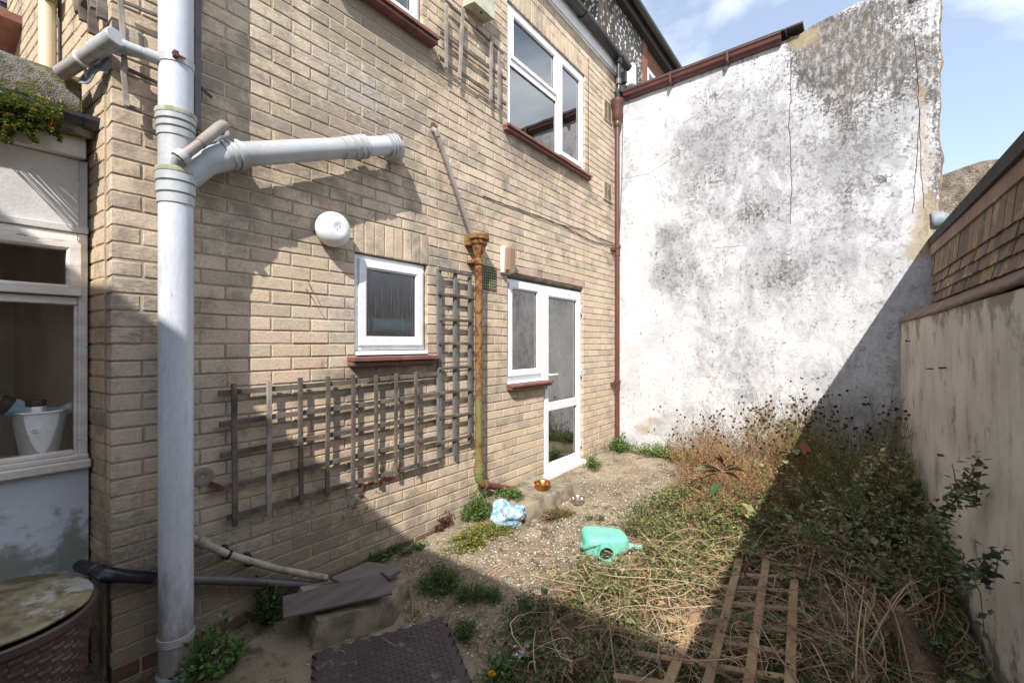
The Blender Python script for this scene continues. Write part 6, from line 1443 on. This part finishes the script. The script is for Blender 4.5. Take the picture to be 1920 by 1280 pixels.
for p0_, rr in ((pts, [.075, .065, .055, .046, .03]),):
    mb.tube(p0_, rr, 16)
mb.v = [tuple(Vector(q) + Vector((1, 1, .3)) * mnoise.noise(Vector(q) * 18) * .014) for q in mb.v]; mb.build('trunk', M['bark'], st_)

def leaf_mass(name, label, poly, n, ls, hfun, pal, seed, tilt=.7, narrow=1., sm_n=None, cat='ground cover'):
    rng = np.random.default_rng(seed); xy = sample(poly, n, rng, .05)
    clus = np.array([mnoise.noise(Vector((x * 5, y * 5, seed))) + .5 * mnoise.noise(Vector((x * 13, y * 13, seed))) for x, y in xy]); keep = (rng.uniform(-.55, .35, n) < clus) & ((xy[:, 0] - wc.x + .10) ** 2 + (xy[:, 1] - wc.y + .06) ** 2 > .25 ** 2); xy = xy[keep]; n = len(xy)
    xy[:, 1] = np.maximum(xy[:, 1], WALLY(xy[:, 0])); h = np.array([hfun(x, y) for x, y in xy]); z = .025 * xy[:, 0] - .015 + h * rng.uniform(.25, 1.0, n) ** .8
    d = rng.normal(0, 1, (n, 3)); d[:, 2] *= .45; v1 = leaf_cloud(np.column_stack([xy, z]), ls * rng.uniform(.5, 1.4, n), d, pal_pick(pal, n, .18, rng), tilt, narrow, rng)
    parts = [v1]
    m = n // 9; k = rng.integers(0, n, m); p1 = np.column_stack([xy[k], z[k]]); p0 = p1.copy(); p0[:, :2] += rng.normal(0, .07, (m, 2)); p0[:, 2] = .025 * p0[:, 0] - .02; p0[:, 1] = np.maximum(p0[:, 1], WALLY(p0[:, 0]))
    parts.append(stems(p0, p1, np.full(m, .0016), np.tile([.13, .10, .05], (m, 1)) * rng.normal(1, .2, (m, 1)), .15, 3, 3, rng))
    V, F, C = cat3(parts); return tag(np_mesh(name, V, F, M['leaf'], None, tuple(G(1500, 1050)), C), label, cat, kind='stuff')
def hump(cx, cy, rx, ry, h): return lambda x, y: h * math.exp(-((x - cx) / rx) ** 2 - ((y - cy) / ry) ** 2)
P1 = gpoly([(1060, 1075), (1130, 1040), (1175, 1005), (1200, 960), (1290, 930), (1420, 945), (1500, 1000), (1480, 1070), (1390, 1085), (1300, 1120), (1200, 1160), (1060, 1170)])
leaf_mass('ground_cover', 'olive green trailing ground cover in the sun around the watering can', P1, 19000, .023, lambda x, y: .17 + .05 * mnoise.noise(Vector((x * 4, y * 4, 0))), [(.13, .15, .045, 4), (.17, .19, .06, 3), (.09, .11, .035, 3), (.24, .21, .09, 1.5), (.20, .13, .07, 1)], 61)
cen = G(1560, 1010, .15)
P2 = gpoly([(1400, 1010), (1500, 960), (1640, 950), (1740, 960), (1800, 1020), (1830, 1100), (1760, 1160), (1560, 1120), (1420, 1090)])
hh2 = hump(G(1640, 1060).x, G(1640, 1060).y, .75, .5, .26)
leaf_mass('bramble_mass', 'dense grey green shrub leaves heaped in the shade by the boundary wall', P2, 9000, .024, lambda x, y: .08 + hh2(x, y) + .07 * mnoise.noise(Vector((x * 3, y * 3, 5))), [(.22, .235, .11, 4), (.16, .185, .08, 3), (.30, .28, .16, 2), (.40, .35, .23, 1), (.20, .13, .08, 1)], 62, .9)
P3 = gpoly([(960, 1150), (1100, 1120), (1300, 1130), (1500, 1100), (1800, 1130), (1900, 1300), (1500, 1400), (1000, 1380), (940, 1240)])
leaf_mass('ground_cover', 'scattered green sprigs growing through the dry stems in front', P3, 9500, .022, lambda x, y: .12 + .10 * mnoise.noise(Vector((x * 5, y * 5, 2))), GREEN + DARKG + OLIVE, 63, .6)

# the shrub with dark seed heads in front of the white wall
def seed_shrub(name, label, poly, nst, hmax, colA, seed, heads, leafpal, nleaf, ls, hprof, group='seed head shrubs'):
    rng = np.random.default_rng(seed); c = np.mean(np.array(poly), 0); t = thing(name, label, 'shrub', (c[0], c[1], gz(c[0])), group)
    xy = sample(poly, nst, rng, .04); xy[:, 1] = np.maximum(xy[:, 1], WALLY(xy[:, 0])); z0 = .025 * xy[:, 0] - .02
    H = np.array([hprof(x, y) for x, y in xy]) * rng.uniform(.55, 1.08, nst); off = rng.normal(0, .45, (nst, 2)) * H[:, None]
    p0 = np.column_stack([xy, z0]); p1 = np.column_stack([xy + off, z0 + H]); p1[:, 0] = np.minimum(p1[:, 0], 5.52); p1[:, 1] = np.maximum(p1[:, 1], WALLY(p1[:, 0]))
    parts = [stems(p0, p1, rng.uniform(.0018, .0040, nst), pal_pick(colA, nst, .1, rng), .12, 5, 3, rng)]
    # twigs
    m = nst * 7; k = rng.integers(0, nst, m); s = rng.uniform(.35, .98, m)[:, None]; b0 = p0[k] * (1 - s) + p1[k] * s; L_ = rng.uniform(.06, .22, m) * (H[k] ** .5)
    d = rng.normal(0, 1, (m, 3)); d[:, 2] = np.abs(d[:, 2]) + .35; d /= np.linalg.norm(d, axis=1, keepdims=True); b1 = b0 + d * L_[:, None]; b1[:, 0] = np.minimum(b1[:, 0], 5.54); b1[:, 1] = np.maximum(b1[:, 1], WALLY(b1[:, 0]))
    parts.append(stems(b0, b1, np.full(m, .0014), pal_pick(colA, m, .15, rng), .14, 3, 3, rng))
    m2 = m * 2; k2 = rng.integers(0, m, m2); s = rng.uniform(.4, 1, m2)[:, None]; c0 = b0[k2] * (1 - s) + b1[k2] * s; d = rng.normal(0, 1, (m2, 3)); d[:, 2] = np.abs(d[:, 2]) * .6 + .2; c1 = c0 + d / np.linalg.norm(d, axis=1, keepdims=True) * rng.uniform(.02, .07, m2)[:, None]
    parts.append(stems(c0, c1, np.full(m2, .0008), pal_pick(colA, m2, .15, rng), .1, 2, 3, rng))
    V, F, C = cat3(parts); np_mesh('stems', V, F, M['leaf'], t, None, C)
    # seed heads on twig tips, more towards the top
    idx = np.argsort(-(b1[:, 2] + rng.normal(0, .12, m)))[:heads * 2]; idx = rng.choice(idx, heads, replace=False); hp_ = b1[idx]
    parts = []
    for q in range(8):
        dd = rng.normal(0, 1, (heads, 3)); parts.append(leaf_cloud(hp_ - dd / np.linalg.norm(dd, axis=1, keepdims=True) * .004, rng.uniform(.016, .026, heads), dd, pal_pick([(.05, .022, .014, 4), (.09, .035, .018, 2), (.03, .016, .012, 2)], heads, .15, rng), 1., 1.5, rng))
    V, F, C = cat3(parts); np_mesh('seed_heads', V, F, M['petal'], t, None, C)
    # small leaves through the lower volume
    k = rng.integers(0, m2, nleaf); w = rng.uniform(0, 1, nleaf) ** 1.2; pos = c1[k] + rng.normal(0, .02, (nleaf, 3)); pos[:, 2] = z0[0] + (pos[:, 2] - z0[0]) * (.45 + .52 * w); pos[:, 1] = np.maximum(pos[:, 1], WALLY(pos[:, 0]) + .01); pos[:, 0] = np.minimum(pos[:, 0], 5.54)
    lv = leaf_cloud(pos, ls * rng.uniform(.5, 1.4, nleaf), rng.normal(0, 1, (nleaf, 3)), pal_pick(leafpal, nleaf, .2, rng), .9, 1., rng)
    np_mesh('leaves', lv[0], lv[1], M['petal'], t, None, lv[2]); return t
RUSTY = [(.44, .20, .12, 4), (.32, .115, .075, 3), (.42, .24, .11, 2), (.22, .20, .06, 1.3), (.13, .06, .035, 2)]
STK = [(.36, .27, .12, 3), (.24, .14, .08, 2), (.42, .34, .16, 2)]
PA = [(4.15, -1.30), (5.42, -.95), (5.5, -2.15), (4.0, -2.15), (3.55, -1.85), (3.5, -1.45)]
seed_shrub('seed_head_shrub', 'russet twiggy shrub with dark brown seed heads in the sun before the white wall', PA, 420, .75, STK, 71, 260, RUSTY, 34000, .014, lambda x, y: (.17 + .66 * max(0, (x - 3.9) / 1.6)) * (.55 + .55 * min(1, max(0, (-y - .95) / 1.1))))
PB = [(4.3, -2.05), (5.5, -2.05), (5.5, -2.85), (3.9, -2.9), (3.7, -2.4)]
seed_shrub('seed_head_shrub', 'green stemmed shrub with seed heads in the shaded corner by the boundary wall', PB, 260, .85, [(.24, .23, .07, 3), (.17, .15, .06, 2), (.18, .09, .05, 1)], 72, 120, YGREEN + [(.12, .07, .04, 3)], 20000, .013, lambda x, y: .30 + .62 * min(1, max(0, (x - 3.9) / 1.4)))

# rose seedling with big leaves
def rose():
    c = G(1350, 960, .0); base = Vector((c.x, c.y, gz(c.x))); t = thing('rose_seedling', 'young rose stem with broad green and red leaves in front of the russet shrub', 'plant', tuple(base)); D = (base - CP).dot(FW)
    def Q(px, py, dd=0): d = ray(px, py); return CP + d * (D + dd)
    mb = MB(); mb.tube([base, Q(1355, 930), Q(1352, 905), Q(1356, 870)], [.004, .0035, .003, .002], 6); mb.tube([base + Vector((.02, 0, 0)), Q(1346, 920), Q(1344, 895)], [.003, .003, .002], 6); mb.build('stem', M['bark'], t)
    L_ = [((1352, 880), (1300, 872), .05, 'g'), ((1350, 884), (1316, 866), .04, 'd'), ((1345, 888), (1312, 893), .035, 'd'), ((1350, 886), (1320, 880), .02, 'g'), ((1356, 880), (1377, 868), -.01, 'g'), ((1358, 882), (1392, 876), .03, 'o'), ((1356, 886), (1383, 890), .0, 'g'), ((1354, 872), (1350, 848), 0, 'r'), ((1356, 870), (1340, 852), 0, 'r'), ((1354, 866), (1362, 858), 0, 'r'), ((1352, 905), (1330, 925), -.03, 'b'), ((1350, 925), (1326, 935), -.05, 'b'), ((1400, 930), (1436, 928), -.04, 'b'), ((1380, 925), (1400, 935), 0, 'b'), ((1505, 850), (1515, 828), .1, 'p'), ((1495, 852), (1490, 838), .1, 'g'), ((1480, 850), (1462, 846), .1, 'm'), ((1518, 826), (1527, 822), .1, 'p')]
    colr = {'g': (.18, .21, .09), 'd': (.15, .10, .06), 'o': (.24, .22, .11), 'r': (.24, .05, .035), 'b': (.06, .12, .045), 'p': (.34, .12, .07), 'm': (.20, .035, .045)}
    V = []; F = []; C = []
    for (a, b, dz, k) in L_:
        A_ = Q(*a); B_ = Q(*b, dz); d = B_ - A_; L0 = d.length * 1.0; d.normalize(); s = d.cross(Vector((0, 0, 1))).normalized(); tl = random.uniform(-.6, .6); s = (s + Vector((0, 0, tl))).normalized(); u = s.cross(d)
        bb = len(V); n = 7
        for i in range(n + 1):
            q = i / n; w = L0 * .27 * math.sin(math.pi * min(1, q * .97 + .03)) ** .8
            for j, sg in enumerate((-1, 0, 1)): V.append(tuple(A_ + d * L0 * q + s * w * sg + u * (abs(sg) * w * .3 - .2 * L0 * q * q))); C.append(colr[k])
        for i in range(n):
            for j in range(2): F.append((bb + i * 3 + j, bb + i * 3 + j + 1, bb + (i + 1) * 3 + j + 1, bb + (i + 1) * 3 + j))
    np_mesh('leaves', V, F, M['leaf'], t, None, np.array(C), smooth=True)
rose()
# bramble sprays against the right wall
def spray(name, label, path, nl, ls, pal, seed, d0=.05, tipr=.0015):
    rng = np.random.default_rng(seed); pts = [NP(px, py, d) for px, py, d in path]; t = thing(name, label, 'bramble', tuple(pts[0]), 'bramble sprays by the boundary wall')
    mb = MB(); mb.tube(pts, [.0035 - (.0035 - tipr) * i / (len(pts) - 1) for i in range(len(pts))], 6); mb.build('stem', M['bark'], t)
    seg = rng.integers(0, len(pts) - 1, nl); s = rng.uniform(0, 1, nl); pos = np.array([tuple(pts[i].lerp(pts[i + 1], q)) for i, q in zip(seg, s)]) + rng.normal(0, .018, (nl, 3)); dmin = np.array([(Vector(p) - NO).dot(NN) for p in pos]); pos += np.array(NN)[None] * np.maximum(0, .015 - dmin)[:, None]
    d = rng.normal(0, 1, (nl, 3)); d[:, 2] *= .5; d += np.array(NN)[None] * .6
    v = leaf_cloud(pos, ls * rng.uniform(.6, 1.4, nl), d, pal_pick(pal, nl, .18, rng), .5, 1., rng); np_mesh('leaves', v[0], v[1], M['leaf'], t, None, v[2])
    # twiggy thorny tips
    return t
BR = [(.09, .135, .05, 4), (.06, .095, .04, 3), (.14, .17, .07, 2), (.11, .05, .035, 1)]
spray('bramble_spray', 'upper bramble spray reaching up the boundary wall with bare red tip', [(1700, 1010, .10), (1740, 985, .12), (1775, 955, .10), (1808, 915, .08), (1822, 885, .07), (1836, 855, .06)], 90, .032, BR, 81)
spray('bramble_spray', 'leafy end of the bramble spray curling against the boundary wall', [(1775, 955, .09), (1800, 930, .07), (1825, 905, .05), (1832, 925, .04), (1820, 945, .03)], 150, .028, BR, 82)
spray('bramble_spray', 'bramble shoot with dark leaves sticking out lowest on the right', [(1760, 1020, .12), (1800, 1040, .12), (1822, 1080, .10), (1838, 1110, .09), (1846, 1190, .06)], 60, .032, BR, 83)
spray('bramble_spray', 'small bunch of dark leaves at the far right of the brambles', [(1790, 1078, .12), (1830, 1085, .10), (1862, 1082, .09), (1870, 1060, .08), (1871, 1038, .07)], 70, .036, [(.04, .06, .045, 3), (.06, .08, .05, 2), (.09, .11, .06, 1)], 84)
spray('bramble_spray', 'middle bramble stems climbing out of the leaf heap', [(1730, 1120, .15), (1770, 1060, .14), (1778, 1010, .12), (1770, 960, .10)], 170, .030, BR, 85)
spray('bramble_spray', 'bare bramble twig standing above the leafy sprays', [(1795, 925, .08), (1790, 890, .07), (1785, 868, .07)], 3, .02, BR, 86)
# twigs on the gravel
rng = np.random.default_rng(90)
for i, (a, b, lab) in enumerate((((905, 1090), (960, 1050), 'curved twig lying across the shade edge on the gravel'), ((1030, 1075), (1110, 1115), 'forked twig on the sunny gravel left of the ground cover'), ((775, 1165), (790, 1110), 'pale dry stem bent over beside the drain surround'), ((900, 1225), (925, 1180), 'pale curved stem beside the mat corner weed'))):
    p0, p1 = G(*a, .012), G(*b, .012); n = 4; A_ = np.array([tuple(p0)] * n); B_ = np.array([tuple(p1)] * n) + rng.normal(0, .04, (n, 3)) * [1, 1, .2]; v = stems(A_, B_, np.full(n, .002), np.tile([.9, .8, .7], (n, 1)), .25, 6, 4, rng, sag=.02)
    tag(np_mesh('dry_twig', v[0], v[1], M['dry_stem'], None, tuple(p0), v[2]), lab, 'twig', 'twigs on the gravel')

def litter():
    rng = np.random.default_rng(95); n = 800; P_ = []
    while len(P_) < n:
        x, y = rng.uniform(1.0, 4.6), rng.uniform(-2.2, -.05)
        if rng.uniform() < .15 + math.exp(-(y / .25) ** 2) + math.exp(-((x - 2.0) ** 2 / .4 + (y + 1.2) ** 2 / .3)) + 1.2 * math.exp(-((x - 1.35) ** 2 / .12 + (y + .55) ** 2 / .10)): P_.append((x, y, .025 * x - .012))
    p0 = np.array(P_); a = rng.uniform(0, 6.28, n); L_ = rng.uniform(.02, .16, n) ** 1.0; p1 = p0 + np.stack([np.cos(a) * L_, np.sin(a) * L_, rng.uniform(-.002, .012, n)], 1); p1[:, 1] = np.minimum(p1[:, 1], -.01)
    v = stems(p0, p1, rng.uniform(.0006, .0018, n), pal_pick([(.9, .85, .8, 2), (.5, .4, .35, 3), (.3, .22, .18, 2)], n, .1, rng), .35, 4, 3, rng)
    k = 900; q = p0[rng.integers(0, n, k)] + rng.normal(0, .05, (k, 3)) * [1, 1, 0]; q[:, 1] = np.minimum(q[:, 1], -.02)
    d = rng.normal(0, 1, (k, 3)); d[:, 2] *= .15; w = leaf_cloud(q, rng.uniform(.006, .018, k), d, pal_pick([(.5, .38, .28, 2), (.25, .16, .10, 3), (.9, .75, .5, 1)], k, .15, rng), .4, 1., rng)
    V, F, C = cat3([v, w]); tag(np_mesh('leaf_litter', V, F, M['dry_stem'], None, (2.2, -1, 0), C), 'dry leaf litter and stem bits blown over the concrete', 'litter', kind='stuff')
litter()

def shoots(name, label, poly, n, lmin, lmax, per, ls, pal, seed, cat='shrub', loc=None, up=.75, group=None, stuff=False):
    rng = np.random.default_rng(seed); xy = sample(poly, n, rng, .04); xy[:, 1] = np.maximum(xy[:, 1], WALLY(xy[:, 0]) + .02); c = xy.mean(0); t = None if stuff else thing(name, label, cat, (c[0], c[1], gz(c[0])), group)
    a = rng.uniform(0, 6.28, n); L_ = rng.uniform(lmin, lmax, n); ts = np.linspace(0, 1, 8); z0 = .025 * xy[:, 0] - .02
    el = rng.normal(up, .3, n); dx = np.cos(a) * np.cos(el); dy = np.sin(a) * np.cos(el); dz = np.abs(np.sin(el)); g = rng.uniform(.35, .8, n)
    P = np.stack([xy[:, 0:1] + dx[:, None] * L_[:, None] * ts, xy[:, 1:2] + dy[:, None] * L_[:, None] * ts, z0[:, None] + L_[:, None] * (dz[:, None] * ts * 1.25 - g[:, None] * ts ** 2 * .8)], -1)
    P[..., 2] = np.maximum(P[..., 2], z0[:, None] + .02); P[..., 1] = np.maximum(P[..., 1], WALLY(P[..., 0]) + .01)
    parts = []
    for i in range(7): parts.append(stems(P[:, i], P[:, i + 1], np.full(n, .0026 - .00025 * i), np.tile([.20, .15, .08], (n, 1)) * rng.normal(1, .15, (n, 1)), .02, 1, 3, rng))
    V, F, C = cat3(parts)
    if not stuff: np_mesh('stems', V, F, M['leaf'], t, None, C)
    m = n * per; k = rng.integers(0, n, m); s = rng.uniform(.8, 6.999, m); i = s.astype(int); f = (s - i)[:, None]; pos = P[k, i] * (1 - f) + P[k, i + 1] * f; d = rng.normal(0, 1, (m, 3)); d[:, 2] *= .6; d += (P[k, i + 1] - P[k, i]) / (np.linalg.norm(P[k, i + 1] - P[k, i], axis=1, keepdims=True) + 1e-6) * .7
    pos = pos + rng.normal(0, ls * .35, (m, 3)); pos[:, 1] = np.maximum(pos[:, 1], WALLY(pos[:, 0]) + .01)
    sz_ = ls * np.exp(rng.normal(0, .38, m)); base = pal_pick(pal, n, .22, rng)[k] * rng.normal(1, .14, (m, 1)); v = leaf_cloud(pos, sz_, d, base, .7, .9, rng)
    if stuff: V, F, C = cat3([(V, F, C), v]); return tag(np_mesh(name, V, F, M['leaf'], None, (c[0], c[1], gz(c[0])), C), label, cat, kind='stuff')
    np_mesh('leaves', v[0], v[1], M['leaf'], t, None, v[2]); return t
SH = [(.22, .24, .11, 4), (.15, .18, .075, 3), (.31, .29, .16, 2), (.12, .13, .06, 2), (.24, .15, .08, .7)]
shoots('climber_shrub', 'tangled leafy climber with arching shoots in the shade against the boundary wall', gpoly([(1450, 1030), (1560, 985), (1680, 975), (1770, 1010), (1820, 1090), (1740, 1150), (1560, 1110)]), 290, .25, .68, 44, .029, SH, 101)
shoots('climber_shrub', 'lower leafy shoots sprawling between the russet shrub and the fallen trellis', gpoly([(1290, 1000), (1420, 975), (1500, 1020), (1480, 1070), (1330, 1080)]), 110, .15, .36, 40, .021, [(.17, .20, .06, 4), (.12, .15, .05, 3), (.25, .25, .10, 2)], 102, stuff=True)
shoots('bramble_shoots', 'leafy shoots at the bottom right corner under the climber', gpoly([(1640, 1160), (1820, 1120), (1870, 1250), (1700, 1330), (1560, 1300)]), 46, .15, .38, 26, .024, [(.13, .18, .06, 4), (.09, .13, .05, 3), (.2, .22, .09, 1)], 103, cat='bramble', stuff=True)
shoots('green_sprigs', 'green leafy sprigs through the straw left of the fallen trellis', gpoly([(1080, 1100), (1200, 1060), (1260, 1100), (1230, 1180), (1080, 1170)]), 60, .08, .2, 26, .018, [(.15, .19, .06, 4), (.11, .15, .05, 3), (.25, .25, .10, 1)], 104, cat='weed', stuff=True)

def straw_over():
    rng = np.random.default_rng(111); poly = gpoly([(1190, 1090), (1330, 1050), (1520, 1060), (1640, 1120), (1700, 1330), (1150, 1340)]); n = 300; xy = sample(poly, n, rng, .05); z = .025 * xy[:, 0] - .02 + rng.uniform(.10, .19, n)
    a = rng.normal(2.2, 1.0, n); L_ = rng.uniform(.15, .6, n); d = np.stack([np.cos(a), np.sin(a), rng.normal(0, .06, n)], 1); p0 = np.column_stack([xy, z]) - d * L_[:, None] / 2; p1 = p0 + d * L_[:, None]
    for p in (p0, p1): p[:, 1] = np.maximum(p[:, 1], WALLY(p[:, 0]))
    v1 = stems(p0, p1, rng.uniform(.001, .0028, n), pal_pick([(1.1, 1.05, 1., 4), (.75, .68, .6, 3)], n, .12, rng), .3, 6, 3, rng)
    k = 1100; q = sample(gpoly([(1080, 1060), (1330, 1020), (1540, 1040), (1700, 1330), (1000, 1340)]), k, rng); qq = np.column_stack([q, .025 * q[:, 0] - .02 + rng.uniform(.02, .17, k)]); qq[:, 1] = np.maximum(qq[:, 1], WALLY(qq[:, 0])); d = rng.normal(0, 1, (k, 3)); d[:, 2] *= .3
    v2 = leaf_cloud(qq, rng.uniform(.015, .06, k), d, pal_pick([(.95, .8, .65, 3), (.6, .45, .35, 3), (1.2, 1.1, .95, 1)], k, .15, rng), .6, .35, rng)
    V, F, C = cat3([v1, v2]); tag(np_mesh('dry_stems', V, F, M['dry_stem'], None, (1.9, -2, 0), C), 'bleached straw and dead leaf blades lying across the fallen trellis', 'dry stems', kind='stuff')
straw_over()

shoots('climber_shrub', 'taller loose leafy stems at the back of the climber heap under the seed heads', gpoly([(1500, 985), (1640, 950), (1760, 965), (1800, 1030), (1600, 1040)]), 90, .40, .80, 40, .030, [(.27, .29, .14, 4), (.19, .22, .09, 3), (.36, .33, .19, 2), (.26, .16, .09, 1)], 105, up=1.0)
shoots('green_sprigs', 'low green and straw coloured sprigs in the shade at the bottom of the yard', gpoly([(960, 1180), (1100, 1140), (1300, 1190), (1500, 1230), (1640, 1330), (1000, 1340)]), 150, .08, .26, 24, .021, [(.14, .19, .07, 4), (.10, .14, .05, 3), (.25, .25, .12, 1), (.3, .24, .15, 1)], 106, cat='weed', stuff=True)
shoots('green_sprigs', 'sunlit sprigs scattered through the straw beyond the fallen trellis', gpoly([(1130, 1060), (1300, 1030), (1420, 1060), (1330, 1130), (1180, 1130)]), 110, .08, .22, 24, .020, [(.22, .26, .09, 4), (.15, .19, .07, 3), (.32, .31, .14, 2)], 107, cat='weed', stuff=True)
